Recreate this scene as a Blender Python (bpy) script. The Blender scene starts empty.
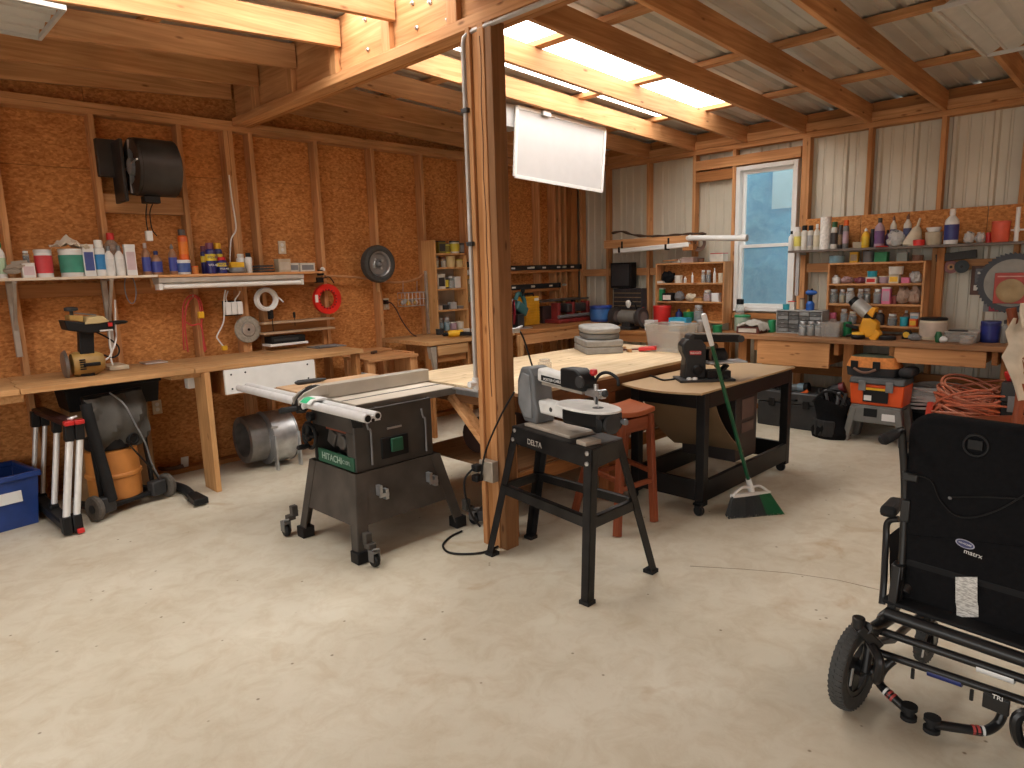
import bpy, bmesh, math, random
from mathutils import Vector, Matrix, Euler
S = bpy.context.scene
COL = S.collection
rnd = random.Random(11)
PI = math.pi
R = math.radians

# ------------------------------------------------------------------ camera
F = 673.7; CAMH = 1.6
RX = Vector((0.70819, -0.70543, -0.02886))     # image right, in the room's axes
DN = Vector((-0.13773, -0.09795, -0.98561))    # image down
FW = Vector((0.69245, 0.70198, -0.16653))      # view direction
CAM = Vector((0, 0, CAMH))
def ray(px, py): return RX*(px-512) + DN*(py-384) + FW*F
def OX(px, py, x): d = ray(px, py); return CAM + d*(x/d.x)
def OY(px, py, y): d = ray(px, py); return CAM + d*(y/d.y)
def OZ(px, py, z): d = ray(px, py); return CAM + d*((z-CAMH)/d.z)
cam = bpy.data.cameras.new('camera'); camo = bpy.data.objects.new('camera', cam); COL.objects.link(camo)
cam.sensor_width = 36; cam.lens = F*36/1024; cam.clip_start = .05
camo.matrix_world = Matrix(((RX.x, -DN.x, -FW.x, 0), (RX.y, -DN.y, -FW.y, 0), (RX.z, -DN.z, -FW.z, CAMH), (0, 0, 0, 1)))
S.camera = camo

# ------------------------------------------------------------------ materials
def nt(name):
    m = bpy.data.materials.new(name); m.use_nodes = True
    return m, m.node_tree.nodes, m.node_tree.links, m.node_tree.nodes['Principled BSDF']
def sc(c, k): return tuple(min(1, max(0, v*k)) for v in c[:3]) + (1,)
_MC = {}
def mat(name, col, rough=.55, metal=0, var=.18, scale=9, bump=0, coat=0, spec=None):
    if name in _MC: return _MC[name]
    m, n, l, b = nt(name)
    tc = n.new('ShaderNodeTexCoord'); no = n.new('ShaderNodeTexNoise'); cr = n.new('ShaderNodeValToRGB')
    no.inputs['Scale'].default_value = scale; no.inputs['Detail'].default_value = 4
    l.new(tc.outputs['Object'], no.inputs['Vector']); l.new(no.outputs['Fac'], cr.inputs['Fac'])
    cr.color_ramp.elements[0].position = .3; cr.color_ramp.elements[1].position = .72
    cr.color_ramp.elements[0].color = sc(col, 1-var); cr.color_ramp.elements[1].color = sc(col, 1+var)
    l.new(cr.outputs['Color'], b.inputs['Base Color'])
    b.inputs['Roughness'].default_value = rough; b.inputs['Metallic'].default_value = metal
    if spec is not None: b.inputs['Specular IOR Level'].default_value = spec
    if coat: b.inputs['Coat Weight'].default_value = coat
    if bump:
        bp = n.new('ShaderNodeBump'); bp.inputs['Strength'].default_value = bump; bp.inputs['Distance'].default_value = .01
        l.new(no.outputs['Fac'], bp.inputs['Height']); l.new(bp.outputs['Normal'], b.inputs['Normal'])
    _MC[name] = m
    return m
def wood(name, dark, light, axis, rough=.65, knots=True, sc_=1.0):
    """grain stretched along one axis, with knots"""
    key = name+axis
    if key in _MC: return _MC[key]
    m, n, l, b = nt(key)
    tc = n.new('ShaderNodeTexCoord'); mp = n.new('ShaderNodeMapping')
    s = {'x': (1.2, 22, 22), 'y': (22, 1.2, 22), 'z': (22, 22, 1.2)}[axis]
    mp.inputs['Scale'].default_value = tuple(v*sc_ for v in s)
    l.new(tc.outputs['Object'], mp.inputs['Vector'])
    no = n.new('ShaderNodeTexNoise'); no.inputs['Scale'].default_value = 1.6; no.inputs['Detail'].default_value = 6; no.inputs['Distortion'].default_value = .8
    l.new(mp.outputs['Vector'], no.inputs['Vector'])
    cr = n.new('ShaderNodeValToRGB'); cr.color_ramp.elements[0].position = .3; cr.color_ramp.elements[1].position = .7
    cr.color_ramp.elements[0].color = dark+(1,); cr.color_ramp.elements[1].color = light+(1,)
    l.new(no.outputs['Fac'], cr.inputs['Fac'])
    big = n.new('ShaderNodeTexNoise'); big.inputs['Scale'].default_value = 1.3; big.inputs['Detail'].default_value = 2
    l.new(tc.outputs['Object'], big.inputs['Vector'])
    hs = n.new('ShaderNodeHueSaturation'); mr = n.new('ShaderNodeMapRange')
    mr.inputs['From Min'].default_value = .3; mr.inputs['From Max'].default_value = .7
    mr.inputs['To Min'].default_value = .78; mr.inputs['To Max'].default_value = 1.2
    l.new(big.outputs['Fac'], mr.inputs['Value']); l.new(mr.outputs['Result'], hs.inputs['Value']); l.new(cr.outputs['Color'], hs.inputs['Color'])
    out = hs.outputs['Color']
    if knots:
        mp2 = n.new('ShaderNodeMapping'); s2 = {'x': (3.6, 11, 11), 'y': (11, 3.6, 11), 'z': (11, 11, 3.6)}[axis]; mp2.inputs['Scale'].default_value = s2
        l.new(tc.outputs['Object'], mp2.inputs['Vector'])
        vo = n.new('ShaderNodeTexVoronoi'); vo.inputs['Scale'].default_value = 1.0; l.new(mp2.outputs['Vector'], vo.inputs['Vector'])
        kr = n.new('ShaderNodeValToRGB'); kr.color_ramp.elements[0].position = .05; kr.color_ramp.elements[1].position = .13
        kr.color_ramp.elements[0].color = (.3, .2, .15, 1); kr.color_ramp.elements[1].color = (1, 1, 1, 1)
        l.new(vo.outputs['Distance'], kr.inputs['Fac'])
        mx = n.new('ShaderNodeMix'); mx.data_type = 'RGBA'; mx.blend_type = 'MULTIPLY'; mx.inputs['Factor'].default_value = .8
        l.new(out, mx.inputs[6]); l.new(kr.outputs['Color'], mx.inputs[7]); out = mx.outputs[2]
    l.new(out, b.inputs['Base Color']); b.inputs['Roughness'].default_value = rough
    b.inputs['Specular IOR Level'].default_value = .25
    bp = n.new('ShaderNodeBump'); bp.inputs['Strength'].default_value = .15; bp.inputs['Distance'].default_value = .004
    l.new(no.outputs['Fac'], bp.inputs['Height']); l.new(bp.outputs['Normal'], b.inputs['Normal'])
    _MC[key] = m
    return m
def glassy(name, col, alpha=.3, rough=.08):
    if name in _MC: return _MC[name]
    m, n, l, b = nt(name)
    b.inputs['Base Color'].default_value = col+(1,); b.inputs['Roughness'].default_value = rough
    tr = n.new('ShaderNodeBsdfTransparent'); tr.inputs['Color'].default_value = tuple(.5+.5*c for c in col)+(1,)
    mx = n.new('ShaderNodeMixShader'); mx.inputs['Fac'].default_value = alpha
    l.new(tr.outputs[0], mx.inputs[1]); l.new(b.outputs[0], mx.inputs[2])
    l.new(mx.outputs[0], n['Material Output'].inputs['Surface'])
    _MC[name] = m
    return m
FIR = ((.43, .195, .075), (.63, .335, .150))
def fir(a): return wood('fir_', FIR[0], FIR[1], a)
def pine(a): return wood('pine_', (.42, .215, .085), (.60, .345, .155), a)
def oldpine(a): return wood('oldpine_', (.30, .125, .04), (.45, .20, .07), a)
def redwood(a): return wood('redwood_', (.19, .045, .018), (.27, .07, .028), a, .45, False)
BLACK = mat('black_paint', (.007, .007, .0075), .42, spec=.25)
BLKPL = mat('black_plastic', (.009, .009, .0095), .5, spec=.25)
RUB = mat('black_rubber', (.011, .011, .0115), .75, spec=.3, bump=.1, scale=40)
FAB = mat('black_fabric', (.008, .008, .009), .95, bump=.2, scale=60, spec=.1)
DGREY = mat('dark_grey', (.035, .035, .036), .5, spec=.3)
GREY = mat('mid_grey', (.17, .17, .175), .5)
LGREY = mat('light_grey', (.42, .42, .42), .5)
WHITE = mat('white_paint', (.78, .77, .74), .45, var=.05)
WPL = mat('white_plastic', (.72, .72, .70), .35, var=.05)
STEEL = mat('bare_steel', (.55, .55, .55), .35, .9, .15, 20)
ALU = mat('aluminium', (.76, .76, .75), .38, .35, .06, 20)
GALV = mat('galvanised_steel', (.55, .56, .57), .38, .85, .2, 14)
RUST = mat('rusty_steel', (.14, .085, .06), .7, .3, .4, 14)
RED = mat('red_plastic', (.55, .02, .018), .4)
BLUE = mat('blue_plastic', (.014, .045, .20), .4)
DBLUE = mat('dark_blue', (.015, .025, .14), .4)
TEAL = mat('teal_plastic', (.02, .30, .38), .45)
CYAN = mat('bright_blue', (.04, .38, .62), .45)
GREEN = mat('green_plastic', (.012, .22, .08), .45)
DGREEN = mat('dark_green', (.006, .09, .03), .4)
YEL = mat('yellow_plastic', (.75, .42, .02), .45)
ORA = mat('orange_plastic', (.72, .12, .015), .45)
PINK = mat('pink_plastic', (.65, .16, .28), .5)
CREAM = mat('cream_plastic', (.62, .54, .40), .5)
TAN = mat('tan_plastic', (.42, .28, .12), .5)
CARD = mat('cardboard', (.36, .21, .10), .8)
BRASS = mat('brass', (.5, .35, .12), .35, .8)
GLASS = glassy('clear_glass', (.75, .8, .8), .22)
CLEARPL = glassy('clear_plastic', (.70, .68, .64), .27, .3)

# ------------------------------------------------------------------ mesh builder
class MB:
    def __init__(s): s.bm = bmesh.new()
    def _new(s, vs, fs, mi=0):
        v = [s.bm.verts.new(p) for p in vs]
        for f in fs:
            try: q = s.bm.faces.new([v[i] for i in f]); q.material_index = mi
            except ValueError: pass
        return v
    def box(s, c, d, rot=None, mi=0, taper=None):
        hx, hy, hz = d[0]/2, d[1]/2, d[2]/2
        M_ = Euler(rot).to_matrix() if rot else Matrix.Identity(3)
        t = taper or (1, 1)
        vs = []
        for z in (-1, 1):
            k = t if z == 1 else (1, 1)
            for x, y in ((-1, -1), (1, -1), (1, 1), (-1, 1)):
                vs.append(Vector(c) + M_ @ Vector((x*hx*k[0], y*hy*k[1], z*hz)))
        s._new(vs, [(3, 2, 1, 0), (4, 5, 6, 7), (0, 1, 5, 4), (1, 2, 6, 5), (2, 3, 7, 6), (3, 0, 4, 7)], mi)
        return s
    def b2(s, lo, hi, mi=0):
        return s.box([(a+b)/2 for a, b in zip(lo, hi)], [abs(b-a) for a, b in zip(lo, hi)], mi=mi)
    def bar(s, p, q, w, h, up=(0, 0, 1), mi=0, w2=None, h2=None):
        p, q = Vector(p), Vector(q); d = (q-p).normalized(); u = Vector(up)
        sd = d.cross(u)
        if sd.length < 1e-4: sd = d.cross(Vector((1, 0, 0)))
        sd.normalize(); u = sd.cross(d).normalized()
        w2 = w if w2 is None else w2; h2 = h if h2 is None else h2
        vs = []
        for c, ww, hh in ((p, w, h), (q, w2, h2)):
            for a, b in ((-1, -1), (1, -1), (1, 1), (-1, 1)): vs.append(c + sd*a*ww/2 + u*b*hh/2)
        s._new(vs, [(0, 1, 2, 3), (7, 6, 5, 4), (4, 5, 1, 0), (5, 6, 2, 1), (6, 7, 3, 2), (7, 4, 0, 3)], mi)
        return s
    def rings(s, rings, cap=True, closed=False, mi=0):
        vr = [[s.bm.verts.new(p) for p in r] for r in rings]
        n = len(vr[0]); m = len(vr)
        for i in range(m if closed else m-1):
            a, b = vr[i], vr[(i+1) % m]
            for j in range(n):
                try: s.bm.faces.new((a[j], a[(j+1) % n], b[(j+1) % n], b[j])).material_index = mi
                except ValueError: pass
        if cap and not closed:
            for r in (vr[0][::-1], vr[-1]):
                try: s.bm.faces.new(r).material_index = mi
                except ValueError: pass
        return s
    def cyl(s, p, q, r, r2=None, n=16, mi=0, cap=True):
        return s.tube([p, q], [r, r if r2 is None else r2], n, mi, cap)
    def tube(s, pts, r, n=8, mi=0, cap=True, closed=False):
        pts = [Vector(p) for p in pts]; m = len(pts)
        rs = r if isinstance(r, (list, tuple)) else [r]*m
        rings = []; pu = None
        for i, p in enumerate(pts):
            if closed: d = pts[(i+1) % m]-pts[i-1]
            else: d = pts[min(i+1, m-1)]-pts[max(i-1, 0)]
            if d.length < 1e-7: d = Vector((0, 0, 1))
            d.normalize()
            if pu is None:
                u = d.orthogonal().normalized()
            else:
                u = pu - d*pu.dot(d)
                u = d.orthogonal() if u.length < 1e-5 else u
                u.normalize()
            pu = u; w = d.cross(u)
            rings.append([p + (u*math.cos(2*PI*k/n) + w*math.sin(2*PI*k/n))*rs[i] for k in range(n)])
        return s.rings(rings, cap, closed, mi)
    def lathe(s, prof, c=(0, 0, 0), axis='z', n=20, mi=0, cap=True):
        """prof: (radius, height) pairs along axis"""
        c = Vector(c)
        if isinstance(axis, str): a = Vector({'x': (1, 0, 0), 'y': (0, 1, 0), 'z': (0, 0, 1)}[axis])
        else: a = Vector(axis).normalized()
        u = a.orthogonal().normalized(); w = a.cross(u)
        rings = [[c + a*h + (u*math.cos(2*PI*k/n)+w*math.sin(2*PI*k/n))*max(r, 1e-4) for k in range(n)] for r, h in prof]
        return s.rings(rings, cap, False, mi)
    def ringlathe(s, prof, c, axis, n=28, mi=0):
        """closed profile (a torus-like body)"""
        c = Vector(c); a = Vector({'x': (1, 0, 0), 'y': (0, 1, 0), 'z': (0, 0, 1)}[axis]) if isinstance(axis, str) else Vector(axis).normalized()
        u = a.orthogonal().normalized(); w = a.cross(u)
        rings = []
        for k in range(n):
            t = 2*PI*k/n; d = u*math.cos(t)+w*math.sin(t)
            rings.append([c + a*h + d*r for r, h in prof])
        return s.rings(rings, False, True, mi)
    def torus(s, c, axis, Rr, r, n=28, k=8, mi=0):
        return s.ringlathe([(Rr+r*math.cos(2*PI*i/k), r*math.sin(2*PI*i/k)) for i in range(k)], c, axis, n, mi)
    def prism(s, poly, d, mi=0):
        """poly: list of 3D points (planar), extruded by the vector d"""
        d = Vector(d); a = [Vector(p) for p in poly]; b = [p+d for p in a]
        n = len(a)
        s._new(a+b, [tuple(range(n))[::-1], tuple(range(n, 2*n))] + [(i, (i+1) % n, n+(i+1) % n, n+i) for i in range(n)], mi)
        return s
    def ball(s, c, r, mi=0, n=10, sq=(1, 1, 1), rough=0):
        m = max(4, n//2+1); rings = []
        for i in range(m+1):
            t = PI*i/m; rr = max(math.sin(t), .02)
            rings.append([Vector(c)+Vector((rr*math.cos(2*PI*k/n)*sq[0], rr*math.sin(2*PI*k/n)*sq[1], -math.cos(t)*sq[2]))*r*(1+(rnd.uniform(-rough, rough))) for k in range(n)])
        return s.rings(rings, True, False, mi)
    def sheet(s, grid, th=.004, mi=0):
        """grid of points -> a thick sheet"""
        n, m = len(grid), len(grid[0])
        P = [[Vector(p) for p in row] for row in grid]
        def nrm(i, j):
            a = P[min(i+1, n-1)][j]-P[max(i-1, 0)][j]; b = P[i][min(j+1, m-1)]-P[i][max(j-1, 0)]
            v = a.cross(b); return v.normalized() if v.length > 1e-9 else Vector((0, 0, 1))
        top = [[s.bm.verts.new(P[i][j]+nrm(i, j)*th/2) for j in range(m)] for i in range(n)]
        bot = [[s.bm.verts.new(P[i][j]-nrm(i, j)*th/2) for j in range(m)] for i in range(n)]
        def f(*v):
            try: s.bm.faces.new(v).material_index = mi
            except ValueError: pass
        for i in range(n-1):
            for j in range(m-1):
                f(top[i][j], top[i+1][j], top[i+1][j+1], top[i][j+1]); f(bot[i][j], bot[i][j+1], bot[i+1][j+1], bot[i+1][j])
        for i in range(n-1):
            f(top[i][0], bot[i][0], bot[i+1][0], top[i+1][0]); f(top[i][m-1], top[i+1][m-1], bot[i+1][m-1], bot[i][m-1])
        for j in range(m-1):
            f(top[0][j], top[0][j+1], bot[0][j+1], bot[0][j]); f(top[n-1][j], bot[n-1][j], bot[n-1][j+1], top[n-1][j+1])
        return s
    def obj(s, name, mats, parent=None, off=(0, 0, 0), smooth=35, bev=0, seg=2):
        bm = s.bm; o_ = Vector(off)
        if o_.length: bmesh.ops.translate(bm, vec=-o_, verts=bm.verts[:])
        bmesh.ops.recalc_face_normals(bm, faces=bm.faces[:])
        if smooth:
            for f in bm.faces: f.smooth = True
            for e in bm.edges:
                if len(e.link_faces) == 2 and e.calc_face_angle(0) > R(smooth): e.smooth = False
        me = bpy.data.meshes.new(name); bm.to_mesh(me); bm.free()
        for m in (mats if isinstance(mats, (list, tuple)) else [mats]): me.materials.append(m)
        o = bpy.data.objects.new(name, me); COL.objects.link(o)
        if parent: o.parent = parent
        if bev:
            b = o.modifiers.new('bevel', 'BEVEL'); b.width = bev; b.segments = seg; b.limit_method = 'ANGLE'; b.angle_limit = R(40)
            b.harden_normals = False
        return o
def tag(o, label, cat, group=None):
    o['label'] = label; o['category'] = cat
    if group: o['group'] = group
    return o
class Thing:
    """an Empty at the thing's base; parts are given in world coordinates (w=True) or the thing's own"""
    def __init__(s, name, label, cat, loc=(0, 0, 0), rz=0, group=None, w=True):
        s.e = bpy.data.objects.new(name, None); COL.objects.link(s.e); s.e.empty_display_size = .05
        s.e.location = loc; s.e.rotation_euler = (0, 0, rz); s.off = Vector(loc) if w else Vector((0, 0, 0))
        tag(s.e, label, cat, group)
    def p(s, name, mb, mats, sub=None, bev=0, label=None, smooth=35, seg=2):
        o = mb.obj(name, mats, sub or s.e, s.off, smooth, bev, seg)
        if label: o['label'] = label
        return o
def solo(name, label, cat, mb, mats, loc=(0, 0, 0), group=None, bev=0, smooth=35, seg=2, w=True):
    o = mb.obj(name, mats, None, loc if w else (0, 0, 0), smooth, bev, seg); o.location = loc
    return tag(o, label, cat, group)
def struct(name, mb, mats, parent=None, bev=0, smooth=35):
    o = mb.obj(name, mats, parent, (0, 0, 0), smooth, bev)
    if not parent: o['kind'] = 'structure'
    return o
def dup(root, loc, rz=0, label=None, group=None, scale=None):
    def cp(o, par):
        c = o.copy(); COL.objects.link(c)
        if par: c.parent = par
        for ch in list(o.children): cp(ch, c)
        return c
    r = cp(root, None); r.location = loc; r.rotation_euler = (0, 0, rz)
    if scale: r.scale = scale
    if label: r['label'] = label
    if group: r['group'] = group
    return r
def spline(pts, n=6):
    """smooth path through points (Catmull-Rom)"""
    P = [Vector(p) for p in pts]; out = []
    for i in range(len(P)-1):
        a, b, c, d = P[max(i-1, 0)], P[i], P[i+1], P[min(i+2, len(P)-1)]
        for k in range(n):
            t = k/n
            out.append(.5*((2*b)+(c-a)*t+(2*a-5*b+4*c-d)*t*t+(3*b-a-3*c+d)*t**3))
    return out+[P[-1]]
def text(name, body, size, loc, rot, m, parent=None, off=(0, 0, 0), ext=.0008):
    cu = bpy.data.curves.new(name, 'FONT'); cu.body = body; cu.size = size; cu.extrude = ext; cu.align_x = 'CENTER'; cu.align_y = 'CENTER'
    o = bpy.data.objects.new(name+'_tmp', cu); COL.objects.link(o)
    dg = bpy.context.evaluated_depsgraph_get(); me = bpy.data.meshes.new_from_object(o.evaluated_get(dg))
    bpy.data.objects.remove(o); me.materials.clear(); me.materials.append(m)
    t = bpy.data.objects.new(name, me); COL.objects.link(t)
    mw = Matrix.Translation(Vector(loc)-Vector(off)) @ (rot if isinstance(rot, Matrix) else Euler(rot).to_matrix()).to_4x4()
    me.transform(mw)
    if parent: t.parent = parent
    return t
SKYL = 6.3; WORLD = 2.25; EXPO = 0.45
# ------------------------------------------------------------------ the room
XW, YW = 7.10, 5.85          # inner faces of the studs: metal wall (x), chipboard wall (y)
XN, YN = -2.4, -3.4          # walls behind the camera
# --- floor: worn concrete
m, n, l, b = nt('concrete_floor')
tc = n.new('ShaderNodeTexCoord')
n1 = n.new('ShaderNodeTexNoise'); n1.inputs['Scale'].default_value = 1.1; n1.inputs['Detail'].default_value = 8; n1.inputs['Roughness'].default_value = .62
n2 = n.new('ShaderNodeTexNoise'); n2.inputs['Scale'].default_value = 7; n2.inputs['Detail'].default_value = 9; n2.inputs['Roughness'].default_value = .7; n2.inputs['Distortion'].default_value = .6
n3 = n.new('ShaderNodeTexNoise'); n3.inputs['Scale'].default_value = 90; n3.inputs['Detail'].default_value = 3
for q in (n1, n2, n3): l.new(tc.outputs['Object'], q.inputs['Vector'])
c1 = n.new('ShaderNodeValToRGB'); c1.color_ramp.elements[0].position = .34; c1.color_ramp.elements[1].position = .66
c1.color_ramp.elements[0].color = (.55, .485, .37, 1); c1.color_ramp.elements[1].color = (.67, .615, .50, 1)
c2 = n.new('ShaderNodeValToRGB'); c2.color_ramp.elements[0].position = .3; c2.color_ramp.elements[1].position = .56
c2.color_ramp.elements[0].color = (.82, .75, .66, 1); c2.color_ramp.elements[1].color = (1, 1, 1, 1)
l.new(n1.outputs['Fac'], c1.inputs['Fac']); l.new(n2.outputs['Fac'], c2.inputs['Fac'])
mx = n.new('ShaderNodeMix'); mx.data_type = 'RGBA'; mx.blend_type = 'MULTIPLY'; mx.inputs['Factor'].default_value = .75
l.new(c1.outputs['Color'], mx.inputs[6]); l.new(c2.outputs['Color'], mx.inputs[7])
vo = n.new('ShaderNodeTexVoronoi'); vo.inputs['Scale'].default_value = 7; l.new(tc.outputs['Object'], vo.inputs['Vector'])
vr = n.new('ShaderNodeValToRGB'); vr.color_ramp.elements[0].position = .03; vr.color_ramp.elements[1].position = .06; vr.color_ramp.elements[0].color = (.35, .3, .24, 1); vr.color_ramp.elements[1].color = (1, 1, 1, 1)
l.new(vo.outputs['Distance'], vr.inputs['Fac']); mz = n.new('ShaderNodeMix'); mz.data_type = 'RGBA'; mz.blend_type = 'MULTIPLY'; mz.inputs['Factor'].default_value = .9
l.new(mx.outputs[2], mz.inputs[6]); l.new(vr.outputs['Color'], mz.inputs[7]); mx = mz
# rust-brown stains and a hairline crack
n4 = n.new('ShaderNodeTexNoise'); n4.inputs['Scale'].default_value = 2.3; n4.inputs['Detail'].default_value = 5; n4.inputs['Distortion'].default_value = 1.2
l.new(tc.outputs['Object'], n4.inputs['Vector'])
c4 = n.new('ShaderNodeValToRGB'); c4.color_ramp.elements[0].position = .62; c4.color_ramp.elements[1].position = .8
c4.color_ramp.elements[0].color = (1, 1, 1, 1); c4.color_ramp.elements[1].color = (.72, .55, .38, 1)
l.new(n4.outputs['Fac'], c4.inputs['Fac'])
mx2 = n.new('ShaderNodeMix'); mx2.data_type = 'RGBA'; mx2.blend_type = 'MULTIPLY'; mx2.inputs['Factor'].default_value = .8
l.new(mx.outputs[2], mx2.inputs[6]); l.new(c4.outputs['Color'], mx2.inputs[7])
l.new(mx2.outputs[2], b.inputs['Base Color']); b.inputs['Roughness'].default_value = .62
b.inputs['Specular IOR Level'].default_value = .3
bp = n.new('ShaderNodeBump'); bp.inputs['Strength'].default_value = .12; bp.inputs['Distance'].default_value = .004
l.new(n3.outputs['Fac'], bp.inputs['Height']); l.new(bp.outputs['Normal'], b.inputs['Normal'])
CONC = m
fl = struct('floor', MB().b2((XN-.2, YN-.2, -.15), (XW+.3, YW+.3, 0)), CONC)
crk = [OZ(x, y, .0012) for x, y in ((690, 566), (742, 569), (790, 573), (838, 580), (880, 590))]
cm = MB()
for a, c in zip(crk, crk[1:]): cm.bar(a, c, .0022, .001)
struct('crack', cm, mat('crack_dirt', (.30, .23, .16), .9), fl)

# --- chipboard (OSB)
m, n, l, b = nt('chipboard')
tc = n.new('ShaderNodeTexCoord'); prev = None
for k, (rz, s) in enumerate(((0.4, 70), (-.6, 84), (1.3, 60))):
    mp = n.new('ShaderNodeMapping'); mp.inputs['Rotation'].default_value = (0, rz, rz*.4); mp.inputs['Scale'].default_value = (.55*s, s*.6, s)
    vo = n.new('ShaderNodeTexVoronoi'); vo.inputs['Scale'].default_value = 1.0; vo.inputs['Randomness'].default_value = 1
    l.new(tc.outputs['Object'], mp.inputs['Vector']); l.new(mp.outputs['Vector'], vo.inputs['Vector'])
    bw = n.new('ShaderNodeRGBToBW'); l.new(vo.outputs['Color'], bw.inputs['Color'])
    if prev is None: prev = bw.outputs[0]
    else:
        ad = n.new('ShaderNodeMath'); ad.operation = 'ADD'; l.new(prev, ad.inputs[0]); l.new(bw.outputs[0], ad.inputs[1]); prev = ad.outputs[0]
big = n.new('ShaderNodeTexNoise'); big.inputs['Scale'].default_value = 1.7; big.inputs['Detail'].default_value = 3
l.new(tc.outputs['Object'], big.inputs['Vector'])
ad = n.new('ShaderNodeMath'); ad.operation = 'MULTIPLY_ADD'; ad.inputs[1].default_value = 1.3; l.new(big.outputs['Fac'], ad.inputs[0]); l.new(prev, ad.inputs[2])
mr = n.new('ShaderNodeMapRange'); mr.inputs['From Min'].default_value = 1.3; mr.inputs['From Max'].default_value = 3.1
l.new(ad.outputs[0], mr.inputs['Value'])
cr = n.new('ShaderNodeValToRGB'); cr.color_ramp.elements[0].color = (.34, .122, .032, 1); cr.color_ramp.elements[1].color = (.68, .31, .10, 1)
l.new(mr.outputs['Result'], cr.inputs['Fac']); l.new(cr.outputs['Color'], b.inputs['Base Color'])
b.inputs['Roughness'].default_value = .7; b.inputs['Specular IOR Level'].default_value = .2
OSB = m

def roofz(x, dz=0):
    """underside of the rafters"""
    return dz + (3.07-.046*(x-2.6) if x > 2.6 else 3.085-.062*(2.6-x))
RD = .165                       # rafter depth
wl = MB()
for x0, x1 in ((XN, -.94), (-.94, 1.5), (1.5, 3.94), (3.94, 6.38), (6.38, XW+.1)):
    wl.b2((x0+.002, 5.96, 0), (x1-.002, 5.975, 2.437)); wl.b2((x0+.002, 5.96, 2.441), (x1-.002, 5.975, 3.33))
wl.b2((XN-.1, 5.9755, 0), (XW+.3, 5.99, 3.4))
wall_left = struct('wall_left', wl, OSB)
for x in (-1.55, -.94, -.33, .28, .895, 1.504, 2.118, 2.704, 3.316, 3.931, 4.533, 5.126, 5.73, 6.33):
    struct('stud', MB().b2((x-.019, YW, .04), (x+.019, 5.958, 2.82)), fir('z'), wall_left, .002)
for x in (2.49, 2.53, 6.62, 6.72, 6.83): struct('stud', MB().b2((x-.019, YW-.005, .04), (x+.019, 5.958, 2.82)), fir('z'), wall_left, .002)
struct('corner_stud', MB().b2((6.93, YW-.01, .04), (7.06, 5.958, 2.82)), oldpine('z'), wall_left, .002)
struct('top_plate', MB().b2((XN, YW-.005, 2.82), (7.09, 5.958, 2.858)), fir('x'), wall_left, .002)
struct('top_plate', MB().b2((XN, YW-.005, 2.86), (7.09, 5.958, 2.90)), fir('x'), wall_left, .002)
struct('bottom_plate', MB().b2((XN, YW, 0), (7.09, 5.958, .04)), oldpine('x'), wall_left, .002)
struct('blocking', MB().b2((1.523, YW+.03, 2.5), (2.099, 5.957, 2.66)).b2((1.523, YW+.03, 2.12), (2.099, 5.957, 2.26)), fir('x'), wall_left, .002)
struct('blocking', MB().b2((.3, YW+.02, 1.50), (3.31, 5.957, 1.60)), oldpine('x'), wall_left, .002)

# --- ribbed metal wall
SIDE = mat('cream_metal_siding', (.60, .565, .46), .42, .1, .07, 3)
def ribline(a0, a1, step, h, w):
    """polyline (along, height) of a ribbed sheet"""
    P = [(a0, 0)]; a = a0+step/2
    while a+w < a1:
        P += [(a-w, 0), (a-w*.45, h), (a+w*.45, h), (a+w, 0)]
        q = a+step/3
        for j in (1, 2):
            q = a+step*j/3
            if q+.02 < a1: P += [(q-.014, 0), (q-.007, .006), (q+.007, .006), (q+.014, 0)]
        a += step
    return P+[(a1, 0)]
def wallsheet(y0, y1, z0, z1):
    mb = MB(); P = ribline(y0, y1, .305, -.022, .028)
    mb.sheet([[(7.215-h*-1, a, z) for a, h in P] for z in (z0, z1)], .003)
    return mb
WY0, WY1, WZ0, WZ1 = 2.97, 3.58, 1.08, 2.60     # window opening
wr = wallsheet(YN, WY0, 0, 3.05); 
for args in ((WY1, 6.0, 0, 3.05), (WY0, WY1, 0, WZ0), (WY0, WY1, WZ1, 3.05)):
    P = ribline(args[0], args[1], .305, -.022, .028)
    wr.sheet([[(7.215+h, a, z) for a, h in P] for z in (args[2], args[3])], .003)
wall_right = struct('wall_right', wr, SIDE, smooth=20)
for y in (5.385, 4.77, 4.15, 3.665, 2.915, 2.30, 1.70, 1.10, .49, -.12, -.73, -1.34, -1.95, -2.56, -3.17):
    struct('stud', MB().b2((XW, y-.019 if y != 2.915 else y-.06, .04), (7.19, y+.019, 2.82)), fir('z'), wall_right, .002)
struct('stud', MB().b2((XW, 5.80, .04), (7.19, 5.84, 2.82)), fir('z'), wall_right, .002)
struct('top_plate', MB().b2((XW-.002, YN, 2.82), (7.2, 5.84, 2.87)), fir('y'), wall_right, .002)
struct('top_plate', MB().b2((XW-.02, YN, 2.872), (7.2, 5.84, 2.955)), fir('y'), wall_right, .002)
for y0, y1 in ((4.79, 5.366), (4.17, 4.75), (5.40, 5.80), (2.32, 2.85), (1.72, 2.28), (1.12, 1.68), (.51, 1.08)):
    struct('girt', MB().b2((XW+.02, y0, 1.49), (7.19, y1, 1.58)), fir('y'), wall_right, .002)
struct('bottom_plate', MB().b2((XW, YN, 0), (7.19, 5.84, .04)), oldpine('y'), wall_right, .002)
struct('header', MB().b2((XW-.012, 2.94, 2.645), (7.19, 4.13, 2.75)), fir('y'), wall_right, .002)
struct('header', MB().b2((XW+.01, 3.69, 2.52), (7.19, 4.13, 2.63)), oldpine('y'), wall_right, .002)
struct('sill', MB().b2((XW-.01, 2.94, 1.0), (7.19, 4.13, 1.06)), oldpine('y'), wall_right, .002)
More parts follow.
